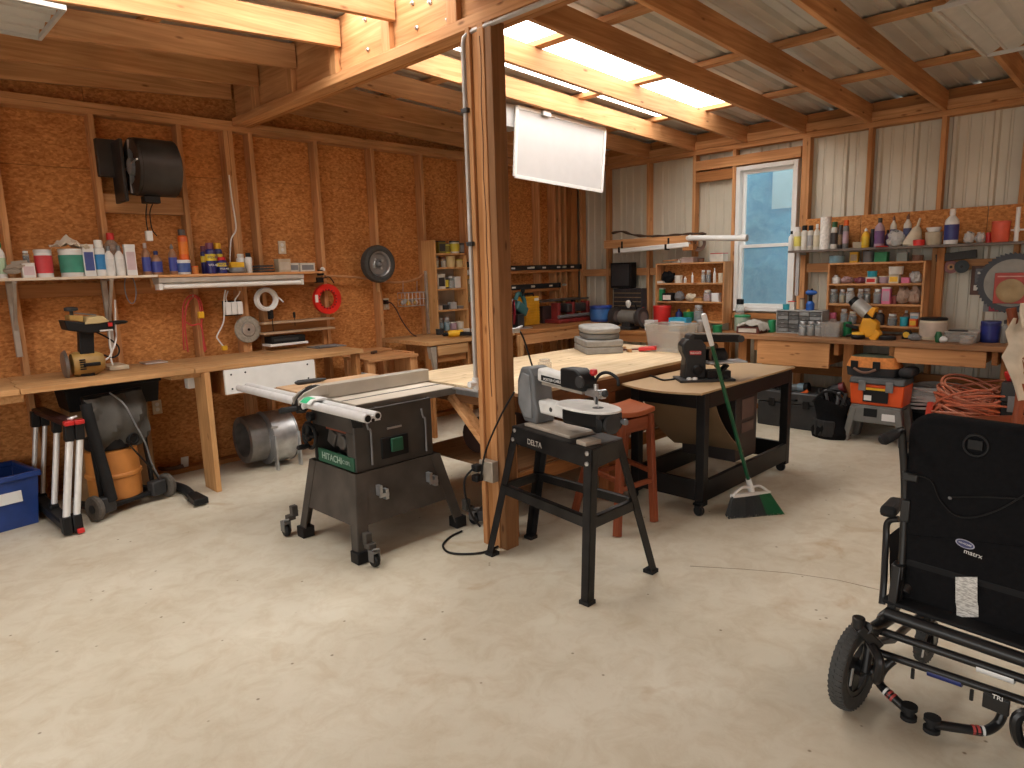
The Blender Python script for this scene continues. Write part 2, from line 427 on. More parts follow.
# chipboard backing strip above the shelf
zs = OX(905, 212, 7.09).z
sb = MB()
for a, c in ((2.86, 2.34), (2.335, 1.92), (1.915, 1.32), (1.315, .5)): sb.b2((7.085, c, 1.72), (7.098, a, zs))
struct('backing_board', sb, OSB, wall_right)

# --- walls behind the camera, each with a wide doorway
for nm, mbx in (('wall_rear', MB().b2((XN, YN-.1, 0), (XW+.1, YN, 3.3))),
                ('wall_near', MB().b2((XN-.1, YN, 0), (XN, -3.0, 2.9)).b2((XN-.1, 3.4, 0), (XN, 5.97, 2.9)).b2((XN-.1, -3.0, 2.7), (XN, 3.4, 2.9)))):
    struct(nm, mbx, OSB)

# --- roof
RM = mat('roof_metal', (.58, .56, .50), .42, .15, .1, 3)
def roofsheet(x0, x1, y0, y1, dz):
    mb = MB(); P = ribline(y0, y1, .305, .028, .03)
    mb.sheet([[(x, a, roofz(x, dz)+h) for a, h in P] for x in (x0, x1)], .002)
    return mb
ZM = RD+.042
SK0, SK1 = 3.06, 4.07
ADDED0, ADDED1 = -2.3, -1.1  # unseen roof strip behind the camera, added to brighten the right-hand floor
ceil = roofsheet(2.6, XW+.35, ADDED1, SK0, ZM)
for x0, x1, y0, y1 in ((2.6, XW+.35, SK1, 6.05), (6.33, XW+.35, SK0, SK1), (XN-.3, 2.6, SK1, 6.05), (XN-.3, 2.6, YN-.1, SK0), (2.6, XW+.35, YN-.1, ADDED0), (6.33, XW+.35, ADDED0, ADDED1), (XN-.3, -.6, SK0, SK1)):
    P = ribline(y0, y1, .305, .028, .03)
    ceil.sheet([[(x, a, roofz(x, ZM)+h) for a, h in P] for x in ((x0, x1) if x0 > 2.5 else (x0, 2.599))], .002) if x1 != -.6 else ceil.sheet([[(x, a, roofz(x, ZM)+h) for a, h in P] for x in (x0, x1)], .002)
ceiling = struct('ceiling', ceil, RM, smooth=20)
m, n, l, b = nt('skylight_panel')
em = n.new('ShaderNodeEmission'); em.inputs['Color'].default_value = (1, .97, .92, 1); em.inputs['Strength'].default_value = SKYL
l.new(em.outputs[0], n['Material Output'].inputs['Surface'])
for k, (x0, x1, ya, yb) in enumerate(((2.62, 6.33, SK0, SK1), (-.6, 2.58, SK0, SK1), (2.62, 6.33, ADDED0, ADDED1))):  # the last panel is out of view, added only for its light
    P = ribline(ya, yb, .305, .028, .03)
    o = struct('window_%d' % (k+2), MB().sheet([[(x, a, roofz(x, ZM)+h) for a, h in P] for x in (x0, x1)], .003), m, smooth=20)
    o['label'] = 'translucent daylight panel in the roof, the unseen rear one added for light'
RAFY = [5.89, 5.37, 4.76, 4.15, 3.535, 2.915, 2.31, 1.70, 1.10, .49, -.12, -.73, -1.34, -1.95, -2.56, -3.17]
def rafter(y, x0, x1):
    poly = [(x0, y-.019, roofz(x0)), (x1, y-.019, roofz(x1)), (x1, y-.019, roofz(x1, RD)), (x0, y-.019, roofz(x0, RD))]
    return MB().prism(poly, (0, .038, 0))
for y in RAFY:
    struct('rafter', rafter(y, 2.68, 7.19), fir('x'), ceiling, .003)
    struct('rafter', rafter(y, XN, 2.585), fir('x'), ceiling, .003)
for x in (2.9, 3.84, 5.07, 6.24, 7.25, 1.62, .4, -.8, -2.0):
    struct('purlin', MB().b2((x-.045, YN, roofz(x, RD)), (x+.045, 5.95, roofz(x, RD)+.04)), fir('y'), ceiling, .002)
for y0, y1 in zip(RAFY[1:], RAFY):
    struct('rafter_block', MB().b2((7.11, y0+.02, 2.96), (7.15, y1-.02, 3.045)), oldpine('y'), ceiling)
# --- ridge girder with its ledger and hanger blocks, and the post
gl = struct('trim_1', MB().b2((2.60, YN, 2.866), (2.67, 5.86, 3.28)), fir('y'), None, .002)
gl['label'] = 'long ridge girder of doubled planks'
struct('ledger', MB().b2((2.555, YN, 2.862), (2.599, 5.84, 2.925)), fir('y'), gl, .003)
struct('ledger', MB().b2((2.671, YN, 2.862), (2.71, 5.84, 2.90)), oldpine('y'), gl, .003)
for y in RAFY[1:-1]:
    struct('hanger_block', MB().b2((2.56, y+.022, 2.926), (2.598, y+.105, roofz(2.58)+.13)), fir('z'), gl, .003)
for (y, z) in ((3.85, 3.18), (3.84, 3.0), (3.36, 3.14), (3.33, 3.0), (3.2, 3.1), (3.08, 3.16), (3.05, 2.97)):
    struct('bolt', MB().lathe([(.013, 0), (.013, -.008), (.006, -.012), (.006, -.02)], (2.6, y, z), 'x', 8), STEEL, gl)
ps = struct('trim_2', MB().b2((2.548, 2.662, 0), (2.645, 2.712, 2.862)), wood('postwood_shaded_', (.17, .075, .028), (.27, .13, .055), 'z', sc_=.8), None, .004)  # dark wood of this ply, with part of its face's shade coloured in
ps['label'] = 'built-up wooden post under the ridge girder'
struct('ply', MB().b2((2.543, 2.715, 0), (2.643, 2.765, 2.862)), wood('plywood_face_', (.36, .16, .06), (.52, .26, .11), 'z'), ps, .004)
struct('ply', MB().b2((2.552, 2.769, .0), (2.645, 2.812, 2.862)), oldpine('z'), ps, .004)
struct('ply', MB().b2((2.535, 2.815, .0), (2.645, 2.85, 2.862)), wood('plywood_face_', (.36, .16, .06), (.52, .26, .11), 'z'), ps, .004)
cw = MB(); q = [(2.543, 2.742+.004*math.sin(k*1.7)+.003*math.sin(k*.6), .9+k*.1) for k in range(20)]
for a, c in zip(q, q[1:]): cw.bar(a, c, .004, .004)
struct('crack', cw, mat('crack_dark', (.05, .02, .01), .9), ps)

# --- window_1: white vinyl sash window
VIN = mat('white_vinyl', (.80, .80, .78), .35, var=.03)
w = MB()
def frame(mb, x0, x1, y0, y1, z0, z1, t, mi=0):
    mb.b2((x0, y0, z0), (x1, y0+t, z1), mi).b2((x0, y1-t, z0), (x1, y1, z1), mi).b2((x0, y0+t, z0), (x1, y1-t, z0+t), mi).b2((x0, y0+t, z1-t), (x1, y1-t, z1), mi)
    return mb
win = struct('window_1', frame(w, 7.1, 7.23, WY0, WY1+.06, WZ0, WZ1+.03, .045), VIN, None, .004)
struct('sash', frame(MB(), 7.125, 7.165, WY0+.046, WY1+.014, WZ0+.046, 1.80, .035), VIN, win, .003)
struct('sash', frame(MB(), 7.17, 7.205, WY0+.046, WY1+.014, 1.765, WZ1-.016, .035), VIN, win, .003)
gm = glassy('window_glass', (.8, .88, .9), .12, .03)
struct('pane', MB().b2((7.143, WY0+.08, WZ0+.08), (7.147, WY1-.02, 1.766)), gm, win)
struct('pane', MB().b2((7.186, WY0+.08, 1.80), (7.19, WY1-.02, WZ1-.05)), gm, win)
# wrinkled blue tarpaulin hanging outside the window, and the ground out there
m, n, l, b = nt('blue_tarp')
tc = n.new('ShaderNodeTexCoord'); no = n.new('ShaderNodeTexNoise'); no.inputs['Scale'].default_value = 5; no.inputs['Detail'].default_value = 6; no.inputs['Distortion'].default_value = 1.5
l.new(tc.outputs['Object'], no.inputs['Vector']); cr = n.new('ShaderNodeValToRGB')
cr.color_ramp.elements[0].position = .3; cr.color_ramp.elements[1].position = .75
cr.color_ramp.elements[0].color = (.06, .36, .66, 1); cr.color_ramp.elements[1].color = (.20, .58, .84, 1)
l.new(no.outputs['Fac'], cr.inputs['Fac']); l.new(cr.outputs['Color'], b.inputs['Base Color']); b.inputs['Roughness'].default_value = .5
bp = n.new('ShaderNodeBump'); bp.inputs['Strength'].default_value = .5; bp.inputs['Distance'].default_value = .03; l.new(no.outputs['Fac'], bp.inputs['Height']); l.new(bp.outputs['Normal'], b.inputs['Normal'])
g = [[(8.0+.03*math.sin(i*1.3+j*.7)+.02*math.sin(j*2.1), 2.2+i*.16, -.15+j*.2) for j in range(16)] for i in range(22)]
solo('tarpaulin', 'wrinkled blue tarpaulin hanging outside behind the window', 'tarp', MB().sheet(g, .004), m, (8.0, 3.8, -.15))
solo('pane_reflection', 'pale blue rectangle painted as a reflection behind the upper window pane', 'sheet', MB().b2((7.955, 3.0, 2.22), (7.96, 3.62, 3.0)), mat('reflection_blue', (.50, .74, .88), .5, var=.08), (7.9, 3.31, 2.22))  # pale plate painted to stand for a reflection in the upper pane
struct('ground', MB().b2((-30, -30, -.3), (40, 40, -.16)), mat('gravel', (.35, .32, .28), .9, scale=2))

# ------------------------------------------------------------------ light
wd = bpy.data.worlds.new('world'); S.world = wd; wd.use_nodes = True
bg = wd.node_tree.nodes['Background']; bg.inputs['Color'].default_value = (1.0, .985, .95, 1); bg.inputs['Strength'].default_value = WORLD
for nm, c, rot, sx, sy in (('door_portal', (XN-.05, .2, 1.35), (0, R(-90), 0), 2.7, 6.4),):
    la = bpy.data.lights.new(nm, 'AREA'); la.shape = 'RECTANGLE'; la.size = sx; la.size_y = sy; la.cycles.is_portal = True
    lo = bpy.data.objects.new(nm, la); COL.objects.link(lo); lo.location = c; lo.rotation_euler = rot
S.view_settings.view_transform = 'Standard'; S.view_settings.look = 'None'; S.view_settings.gamma = 1
S.view_settings.use_curve_mapping = False; S.view_settings.exposure = EXPO
S.cycles.use_denoising = True; S.cycles.max_bounces = 10; S.cycles.diffuse_bounces = 5; S.cycles.transparent_max_bounces = 16
S.cycles.caustics_reflective = False; S.cycles.caustics_refractive = False; S.cycles.sample_clamp_indirect = 6
# ------------------------------------------------------------------ small kinds used many times
def LW(px0, px1, pyt, y, zb):
    """span seen on a plane parallel to the chipboard wall -> centre x, width, height above zb"""
    a = OY(px0, pyt, y); c = OY(px1, pyt, y); return (a.x+c.x)/2, abs(c.x-a.x), (a.z+c.z)/2-zb
def RW(px0, px1, pyt, x, zb):
    a = OX(px0, pyt, x); c = OX(px1, pyt, x); return (a.y+c.y)/2, abs(c.y-a.y), (a.z+c.z)/2-zb
def spray(loc, w, h, body, cap, label, group=None, band=None, name='spray_can', cat='spray can'):
    t = Thing(name, label, cat, loc, 0, group, False); r = w/2
    t.p('body', MB().lathe([(r*.9, 0), (r, .004), (r, h*.74), (r*.93, h*.765), (r*.7, h*.8), (r*.62, h*.805)], n=16), body)
    t.p('cap', MB().lathe([(r*.78, h*.805), (r*.8, h*.97), (r*.72, h), (r*.2, h)], n=16), cap)
    if band: t.p('label_band', MB().lathe([(r*1.02, h*.18), (r*1.02, h*.6)], n=16, cap=False), band)
    return t
def bottle(loc, w, h, body, cap, label, group=None, band=None, name='bottle', cat='bottle', nozzle=False, sq=.75):
    t = Thing(name, label, cat, loc, 0, group, False); r = w/2
    mb = MB().lathe([(r*.92, 0), (r, h*.03), (r, h*.62), (r*.9, h*.7), (r*.5, h*.79), (r*.36, h*.82), (r*.36, h*.86)], n=18)
    t.p('body', mb, body)
    cb = MB().lathe([(r*.42, h*.84), (r*.42, h*.93), (r*.4, h*.94)], n=12)
    if nozzle: cb.lathe([(r*.3, h*.93), (r*.14, h), (r*.1, h)], n=10)
    else: cb.lathe([(r*.42, h*.93), (r*.4, h), (r*.1, h)], n=12)
    t.p('cap', cb, cap)
    if band: t.p('label_band', MB().lathe([(r*1.025, h*.12), (r*1.025, h*.56)], n=18, cap=False), band)
    t.e.scale = (1, 1, 1)
    return t
def tub(loc, w, h, body, lid, label, group=None, band=None, name='tub', cat='tub', taper=1.08):
    t = Thing(name, label, cat, loc, 0, group, False); r = w/2; k = 1/taper
    t.p('body', MB().lathe([(r*k*.97, 0), (r*k, .004), (r*.97, h*.9)], n=20), body)
    t.p('lid', MB().lathe([(r*.95, h*.88), (r, h*.885), (r, h*.97), (r*.95, h), (r*.1, h)], n=20), lid)
    if band: t.p('label_band', MB().lathe([(r*(k+.03), h*.15), (r*(k*.2+.8)*1.02, h*.78)], n=20, cap=False), band)
    return t
def jar(loc, w, h, fill, lid, label, group=None, name='jar', cat='jar', glass=None):
    t = Thing(name, label, cat, loc, 0, group, False); r = w/2
    t.p('glass', MB().lathe([(r*.9, 0), (r, h*.04), (r, h*.7), (r*.75, h*.82), (r*.72, h*.86)], n=14, cap=False), glass or GLASS)
    if fill: t.p('contents', MB().lathe([(r*.85, h*.02), (r*.93, h*.05), (r*.93, h*.6), (r*.5, h*.63), (r*.1, h*.6)], n=14), fill)
    t.p('lid', MB().lathe([(r*.78, h*.84), (r*.8, h*.98), (r*.76, h), (r*.1, h)], n=14), lid)
    return t
def carton(loc, w, d, h, body, face, label, group=None, name='box', cat='box', rz=0, side='y', lid=None):
    """box with a printed front panel and a lid or flaps; front towards -y or -x"""
    t = Thing(name, label, cat, loc, rz, group, False)
    dx, dy = (w, d) if side == 'y' else (d, w)
    t.p('body', MB().b2((-dx/2, -dy/2, 0), (dx/2, dy/2, h*.94)), body, bev=min(.003, h*.05))
    t.p('lid', MB().b2((-dx/2-.001, -dy/2-.001, h*.9), (dx/2+.001, dy/2+.001, h)), lid or body, bev=min(.002, h*.03))
    if face:
        e = .0015
        if side == 'y': t.p('printed_panel', MB().b2((-dx*.4, -dy/2-e, h*.18), (dx*.4, -dy/2+.001, h*.76)), face)
        else: t.p('printed_panel', MB().b2((-dx/2-e, -dy*.4, h*.18), (-dx/2+.001, dy*.4, h*.76)), face)
    return t
def open_bin(mb, w, d, h, t, taper=.92):
    """open tapered tub with a rolled rim, standing on z=0"""
    b, o = taper, 1
    def rect(k, z, i=0): return [(x*(w/2*k-i), y*(d/2*k-i), z) for x, y in ((-1, -1), (1, -1), (1, 1), (-1, 1))]
    v = rect(b, 0)+rect(o, h)+rect(o, h, t)+rect(b, t, t)
    f = [(3, 2, 1, 0)]+[(i, (i+1) % 4, 4+(i+1) % 4, 4+i) for i in range(4)]+[(4+i, 4+(i+1) % 4, 8+(i+1) % 4, 8+i) for i in range(4)]+[(8+i, 8+(i+1) % 4, 12+(i+1) % 4, 12+i) for i in range(4)]+[(12, 13, 14, 15)]
    mb._new(v, f); return mb
def hank(c, axis, rr, n, r, jit, turns=24, k=6, sq=(1, 1)):
    """n loose loops of cable about an axis"""
    mb = MB(); c = Vector(c); a = Vector({'x': (1, 0, 0), 'y': (0, 1, 0), 'z': (0, 0, 1)}[axis]) if isinstance(axis, str) else Vector(axis)
    u = a.orthogonal().normalized(); w = a.cross(u)
    for i in range(n):
        q = rr*(1+rnd.uniform(-jit, jit)); o = a*rnd.uniform(-1, 1)*r*3+u*rnd.uniform(-jit, jit)*rr*.3
        mb.tube([c+o+u*math.cos(2*PI*j/turns)*q*sq[0]+w*math.sin(2*PI*j/turns)*q*sq[1] for j in range(turns)], r, k, closed=True)
    return mb
# ================================================================== along the chipboard wall
# --- long plank workbench
t = Thing('workbench', 'long plank workbench against the chipboard wall on a wide board leg', 'workbench', (1.87, 5.2, 0))
for x0, x1 in ((XN+.05, .747), (.751, 1.80), (1.804, 3.215)):
    for y0, y1, k in ((5.10, 5.335, 0), (5.338, 5.585, 1), (5.588, 5.845, 2)):
        t.p('plank', MB().b2((x0+(k-1)*.02 if x0 > 0 else x0, y0, .921), (x1 if x1 > 3 else x1+(k-1)*.02, y1, .958)), pine('x'), bev=.004)
t.p('leg', MB().b2((1.842, 5.09, 0), (1.882, 5.315, .92)), wood('legboard_', (.46, .22, .085), (.64, .36, .15), 'z'), bev=.004)
t.p('leg', MB().b2((3.15, 5.13, 0), (3.19, 5.22, .92)), oldpine('z'), bev=.003)
t.p('leg', MB().b2((-.6, 5.13, 0), (-.56, 5.35, .92)), oldpine('z'), bev=.003)
t.p('bearer', MB().b2((.62, 5.14, .87), (.75, 5.80, .92)), pine('y'), bev=.003)
t.p('bearer', MB().b2((1.63, 5.16, .885), (1.84, 5.80, .92)), pine('y'), bev=.003)
t.p('side_panel', MB().b2((2.74, 5.13, .72), (2.765, 5.8, .92)), pine('y'), bev=.003)
d = t.p('drawer_box', MB().b2((2.0, 5.125, .715), (2.735, 5.80, .905)), oldpine('x'), bev=.003)
t.p('drawer_front', MB().b2((1.99, 5.098, .73), (2.735, 5.124, .918)), WHITE, d, bev=.003, label='white painted drawer front')
sc_ = MB()
for x, z in ((2.04, .88), (2.15, .885), (2.67, .885), (2.67, .77), (2.04, .77)): sc_.lathe([(.008, 0), (.006, -.004), (.001, -.004)], (x, 5.098, z), 'y', 8)
t.p('screw', sc_, DGREY, d)
solo('switch_box', 'small white conduit box under the bench beside the plank leg', 'switch box', MB().b2((1.80, 5.33, .78), (1.86, 5.40, .90)).cyl((1.83, 5.36, .9), (1.83, 5.36, .92), .012), WPL, (1.83, 5.36, .78), bev=.004)
for c, lb in ((OY(157, 407, 5.955), 'beige wall outlet in the shade under the workbench'), (OY(386, 304, 5.955), 'ivory wall outlet with a brown cord plugged in'), (OY(282, 247.5, 5.955), 'small white box screwed to the chipboard above the shelf end')):
    o = Thing('wall_outlet', lb, 'outlet', c)
    o.p('cover_plate', MB().b2((c[0]-.036, c[1]-.006, c[2]-.058), (c[0]+.036, c[1]+.004, c[2]+.058)), CREAM, bev=.003)
    for dz in (-.022, .022): o.p('socket', MB().lathe([(.017, 0), (.015, -.004), (.001, -.004)], (c[0], c[1]-.006, c[2]+dz), 'y', 12), WPL)
pa = spline([OY(386, 302, 5.93), OY(391, 303, 5.86), OY(396, 309, 5.83), OY(401, 319, 5.80), OY(407, 328, 5.78), OY(412, 334, 5.74), OZ(416, 336, .958)])
so = OY(386, 302, 5.93)
t = Thing('extension_cord', 'dark brown power cord running from the wall outlet down to the bench', 'cord', (so.x, 5.945, .957))
t.p('cable', MB().tube(pa, .007, 8), mat('brown_rubber', (.07, .02, .015), .5)); t.p('plug', MB().b2((so.x-.025, 5.915, so.z-.02), (so.x+.025, 5.947, so.z+.02)), BLKPL, bev=.004)
# --- bench things
z = .958
solo('steel_plate', 'flat grey steel block lying on the long workbench', 'block', MB().b2(OZ(146, 365, z), OZ(161, 361, z)+Vector((0, 0, .012))), GALV, OZ(153, 363, z), bev=.003)
solo('plug_adapter', 'small cream plug lying near the bench edge below the radial saw', 'plug', MB().b2(OZ(110, 371, z), OZ(119, 366, z)+Vector((0, 0, .03))).cyl(OZ(110, 369, z+.014), OZ(107, 369, z+.014), .004), CREAM, OZ(114, 369, z), bev=.004)
solo('drill_bit_tray', 'low grey tray of bits at the far end of the workbench', 'tray', MB().b2(OZ(318, 349, z), OZ(335, 344.5, z)+Vector((0, 0, .008))).b2(OZ(320, 348, z+.008), OZ(332, 345.5, z+.008)+Vector((0, 0, .012))), GREY, OZ(326, 347, z), bev=.002)
# --- radial arm saw: tan motor under a black column, tan head over it
o = OZ(84, 364, z); x0, y0 = o.x, 5.42
def q(px, py, y=y0): return OY(px, py, y)
t = Thing('radial_arm_saw', 'old tan and black radial arm saw standing on the long workbench', 'power saw', (x0, y0, z))
TANM = mat('tan_enamel', (.36, .215, .06), .45, var=.25)
a = q(70, 357); c = q(104, 357)
t.p('motor', MB().lathe([(.02, a.x-x0), (.075, a.x-x0+.004), (.085, a.x-x0+.03), (.085, c.x-x0-.06), (.06, c.x-x0-.01), (.03, c.x-x0)], (x0, y0, 1.045), 'x', 18), TANM)
vb = MB()
for k in range(5): vb.b2((a.x+.035, y0-.088, 1.01+k*.016), (a.x+.07, y0-.07, 1.018+k*.016))
t.p('vent', vb, BLKPL)
t.p('guard', MB().lathe([(.02, 0), (.085, .005), (.10, .022), (.05, .03)], (a.x-.05, y0, 1.05), 'x', 18), mat('worn_steel', (.25, .24, .23), .4, .7, .3))
t.p('column', MB().bar((q(84, 358).x, y0-.01, z), (q(85, 330).x, y0-.01, q(85, 330).z), .085, .085, (1, 0, 0), w2=.07, h2=.09).b2((q(79, 353).x, y0-.1, 1.03), (q(96, 353).x, y0-.02, 1.055)), BLKPL, bev=.006)
hd = t.p('arm', MB().prism([(q(61, 321).x, y0-.09, q(61, 320).z), (q(64, 328).x, y0-.09, q(64, 330).z), (q(86, 333).x, y0-.09, q(86, 333).z), (q(111, 330).x, y0-.09, q(111, 330).z), (q(112, 321).x, y0-.09, q(112, 321).z), (q(80, 322).x, y0-.09, q(80, 322).z)], (0, .18, 0)), BLKPL, bev=.008)
t.p('head_cover', MB().prism([(q(81, 324).x, y0-.1, q(81, 324).z), (q(84, 317).x, y0-.1, q(84, 317).z), (q(99, 315.5).x, y0-.1, q(99, 315.5).z), (q(106, 321).x, y0-.1, q(106, 321).z), (q(95, 323).x, y0-.1, q(95, 323).z)], (0, .2, 0)), mat('pale_tan', (.52, .40, .20), .5), hd, bev=.006)
t.p('rear_cover', MB().prism([(q(67, 320).x, y0-.07, q(67, 320).z), (q(67, 315).x, y0-.07, q(67, 315).z), (q(81, 315.5).x, y0-.07, q(81, 315.5).z), (q(81, 322).x, y0-.07, q(81, 322).z)], (0, .14, 0)), TANM, hd, bev=.006)
t.p('crank_knob', MB().lathe([(.012, 0), (.012, .03), (.042, .035), (.042, .055), (.02, .06)], (q(71.5, 314).x, y0, q(71.5, 315).z-.005), 'z', 14), DGREY, hd)
t.p('lever', MB().bar(q(74, 313), q(96, 315), .012, .01), mat('worn_steel', (.25, .24, .23)), hd)
t.p('switch', MB().b2((q(104, 322).x, y0-.105, q(104, 326).z), (q(108, 322).x, y0-.088, q(108, 322).z)), RED, hd)
t.p('name_plate', MB().b2((q(96, 328).x, y0-.096, q(96, 331).z), (q(109, 328).x, y0-.088, q(109, 328.5).z)), ALU, hd)
t.p('handle', MB().lathe([(.012, 0), (.016, .03), (.013, .08), (.005, .1)], (q(112, 322).x, y0, q(112, 322).z-.005), 'x', 10), BLKPL, hd)
t.p('power_cable', MB().tube(spline([q(96, 332), q(108, 338), q(118, 346), q(118.5, 354), q(112, 357.5), q(104, 355)]), .006, 8), BLKPL)
t.p('power_cable', MB().tube(spline([q(109, 330), q(110, 344), q(111, 354), q(104, 361), q(96, 364)]), .0065, 8), WPL)
t.p('power_cable', MB().tube(spline([q(115, 300, 5.8), q(115.5, 325, 5.7), q(116, 340), q(111, 356), q(113, 365)]), .006, 8), WPL)
# --- shelf boards on brackets, and the stud shelf with the strip light below
ZS = OY(80, 276.5, 5.60).z
t = Thing('wall_shelf', 'pale board shelf on grey brackets above the radial saw', 'shelf', (.9, 5.84, ZS-.3))
t.p('board', MB().b2((XN+.1, 5.60, ZS-.019), (OY(158, 276, 5.6).x, 5.845, ZS)), wood('paleboard_', (.60, .48, .36), (.72, .62, .50), 'x'), bev=.002)
for px in (11, 107.5):
    x = OY(px, 280, 5.72).x; b_ = MB().b2((x-.018, 5.81, ZS-.55), (x+.018, 5.845, ZS-.02)).b2((x-.015, 5.61, ZS-.035), (x+.015, 5.845, ZS-.019)).bar((x, 5.62, ZS-.03), (x, 5.82, ZS-.36), .022, .02, (1, 0, 0))
    t.p('bracket', b_, mat('bracket_metal', (.42, .38, .33), .45, .4), bev=.002)
XA, XB = OY(158.5, 276, 5.62).x, OY(327, 276, 5.62).x
solo('wall_shelf', 'narrow wooden shelf between the studs above the strip light', 'shelf', MB().b2((XA, 5.62, ZS-.022), (XB, 5.845, ZS-.002)).b2((XA, 5.80, ZS-.10), (XB, 5.845, ZS-.023)), fir('x'), (XA, 5.84, ZS-.1), bev=.002)
XA, XB = OY(158, 285, 5.66).x, OY(303, 285, 5.66).x
t = Thing('strip_light', 'white fluorescent strip light mounted under the narrow wall shelf', 'light fixture', (XA, 5.7, ZS-.14))
t.p('housing', MB().prism([(XA, 5.63, ZS-.024), (XA, 5.63, ZS-.06), (XA, 5.66, ZS-.075), (XA, 5.76, ZS-.075), (XA, 5.79, ZS-.024)], (XB-XA, 0, 0)), mat('grey_enamel', (.45, .41, .36), .4), bev=.003)
for k, yy in ((0, 5.655), (1, 5.72)): t.p('tube', MB().cyl((XA+.03, yy, ZS-.095), (XB-.03, yy, ZS-.095), .019, n=14), WHITE)
for xx in (XA+.014, XB-.014): t.p('lamp_holder', MB().b2((xx-.014, 5.635, ZS-.118), (xx+.014, 5.74, ZS-.07)), WPL, bev=.004)
# things on the pale shelf (left to right)
G = 'containers on the pale wall shelf'
def S1(px0, px1, pyt, y=5.70): x, w, h = LW(px0, px1, pyt, y, ZS); return (x, y, ZS), w, h
l_, w, h = S1(-6, 3, 242); bottle(l_, w, h, WPL, GREEN, 'white bottle with green trim cut by the left frame edge', G, mat('pale_green', (.45, .62, .42), .5))
l_, w, h = S1(4, 17, 262, 5.66)
t = Thing('glove_pair', 'crumpled grey work gloves at the left end of the pale shelf', 'gloves', l_)
for k, (dx, dz, a) in enumerate(((0, .02, .2), (.03, .05, -.5))):
    t.p('glove', MB().ball((l_[0]+dx, 5.66, ZS+.03+dz), .04, n=9, sq=(1.3, .7, .55), rough=.18).bar((l_[0]+dx-.03, 5.65, ZS+.05+dz), (l_[0]+dx+.06, 5.64, ZS+.09+dz-.03*k), .025, .02), mat('grey_cloth', (.33, .28, .23), .9))
l_, w, h = S1(20.5, 33.5, 263, 5.67); carton(l_, w, w*.8, h, WPL, mat('pink_print', (.62, .48, .50), .5), 'low white plastic tub under the small jar on the pale shelf', G)
zt = ZS+h
x, w2, h2 = LW(21.5, 28.5, 251, 5.67, zt); jar((x, 5.67, zt), w2, h2, DGREY, WPL, 'small jar with white lid stacked on the low white tub', G)
l_, w, h = S1(32.5, 51, 249.5, 5.69); tub(l_, w, h, WPL, mat('lid_grey', (.62, .62, .62), .4), 'round white tub with a red label and grey lid', G, mat('red_label', (.60, .05, .06), .5))
l_, w, h = S1(57, 82, 249, 5.70); tub(l_, w, h, WPL, WPL, 'large white bucket with a green label under a rag', G, mat('green_label', (.05, .27, .19), .5), name='bucket', cat='bucket')
zt = ZS+h
t = Thing('rag', 'cream rag bundled on top of the green-labelled bucket', 'rag', (l_[0], 5.7, zt))
g = [[(l_[0]-.11+.02*i, 5.62+.02*j, zt+.012+.07*math.exp(-((i-5)**2+(j-4)**2)/9)+.012*math.sin(i*2.1+j)+.01*math.cos(j*1.7)) for j in range(9)] for i in range(12)]
t.p('cloth', MB().sheet(g, .006), mat('cream_cloth', (.62, .54, .44), .95))
solo('wood_stick', 'flat wooden stick bridging the tubs on the pale shelf', 'stick', MB().bar((OY(22, 249, 5.68).x, 5.66, zt-.004), (OY(68, 248, 5.68).x, 5.63, zt+.01), .025, .008), oldpine('x'), (OY(45, 249, 5.68).x, 5.66, zt-.01))
l_, w, h = S1(80.5, 92, 244.5, 5.68); carton(l_, w, w*.7, h, WPL, mat('blue_print', (.06, .09, .28), .5), 'tall white carton with blue print beside the bucket', G)
l_, w, h = S1(92, 103, 240, 5.68); spray(l_, w, h, WPL, WPL, 'white aerosol can with a blue picture label', G, mat('blue_label', (.03, .22, .5), .5))
for px0, px1 in ((102.5, 112.5), (113, 122.5)):
    l_, w, h = S1(px0, px1, 246, 5.67); bottle(l_, w, h, WPL, GREY, 'white bottle with black marks, %s of the matching pair' % ('left' if px0 < 110 else 'right'), G, mat('white_label', (.7, .7, .68), .5))
l_, w, h = S1(100, 119, 233, 5.79); bottle(l_, w, h, CLEARPL, RED, 'clear plastic jug with red cap behind the white bottles', G, name='jug', cat='jug')
l_, w, h = S1(123, 133.5, 244.5, 5.68); carton(l_, w, w*.6, h, WPL, mat('pink_print', (.62, .48, .50), .5), 'upright white carton at the right end of the pale shelf', G)
# on the stud shelf
G = 'containers on the stud shelf'
def S2(px0, px1, pyt, y=5.72): x, w, h = LW(px0, px1, pyt, y, ZS-.002); return (x, y, ZS-.002), w, h
MB_ = mat('blue_yellow_label', (.05, .07, .33), .4)
AMB = mat('amber_fluid', (.34, .17, .09), .3)
l_, w, h = S2(140, 148.5, 243); bottle(l_, w, h, AMB, mat('grey_cap', (.5, .42, .42), .5), 'slim oil bottle with a blue label nearest the pale shelf', G, MB_)
l_, w, h = S2(150, 160.5, 251); bottle(l_, w, h, AMB, DBLUE, 'squat oil bottle with a blue label and dark cap', G, MB_)
l_, w, h = S2(167, 175, 244); bottle(l_, w, h, AMB, GREY, 'slim oil bottle with a pointed nozzle beside the round tub', G, MB_, nozzle=True)
l_, w, h = S2(175.5, 190, 260); tub(l_, w, h, WPL, WPL, 'white tub with a blue label under the orange spray can', G, mat('blue_print2', (.05, .10, .32), .4))
zt = l_[2]+h; x, w2, h2 = LW(176.5, 186, 229.5, 5.72, zt); spray((x, 5.72, zt), w2, h2, ORA, mat('dark_nozzle', (.08, .06, .05), .5), 'tall orange spray can standing on the white tub', G, mat('orange_label', (.75, .2, .02), .5))
l_, w, h = S2(191, 198, 266); tub(l_, w, h, mat('orange_clear', (.6, .2, .04), .3), ORA, 'tiny orange cup beside the blue-labelled tub', G)
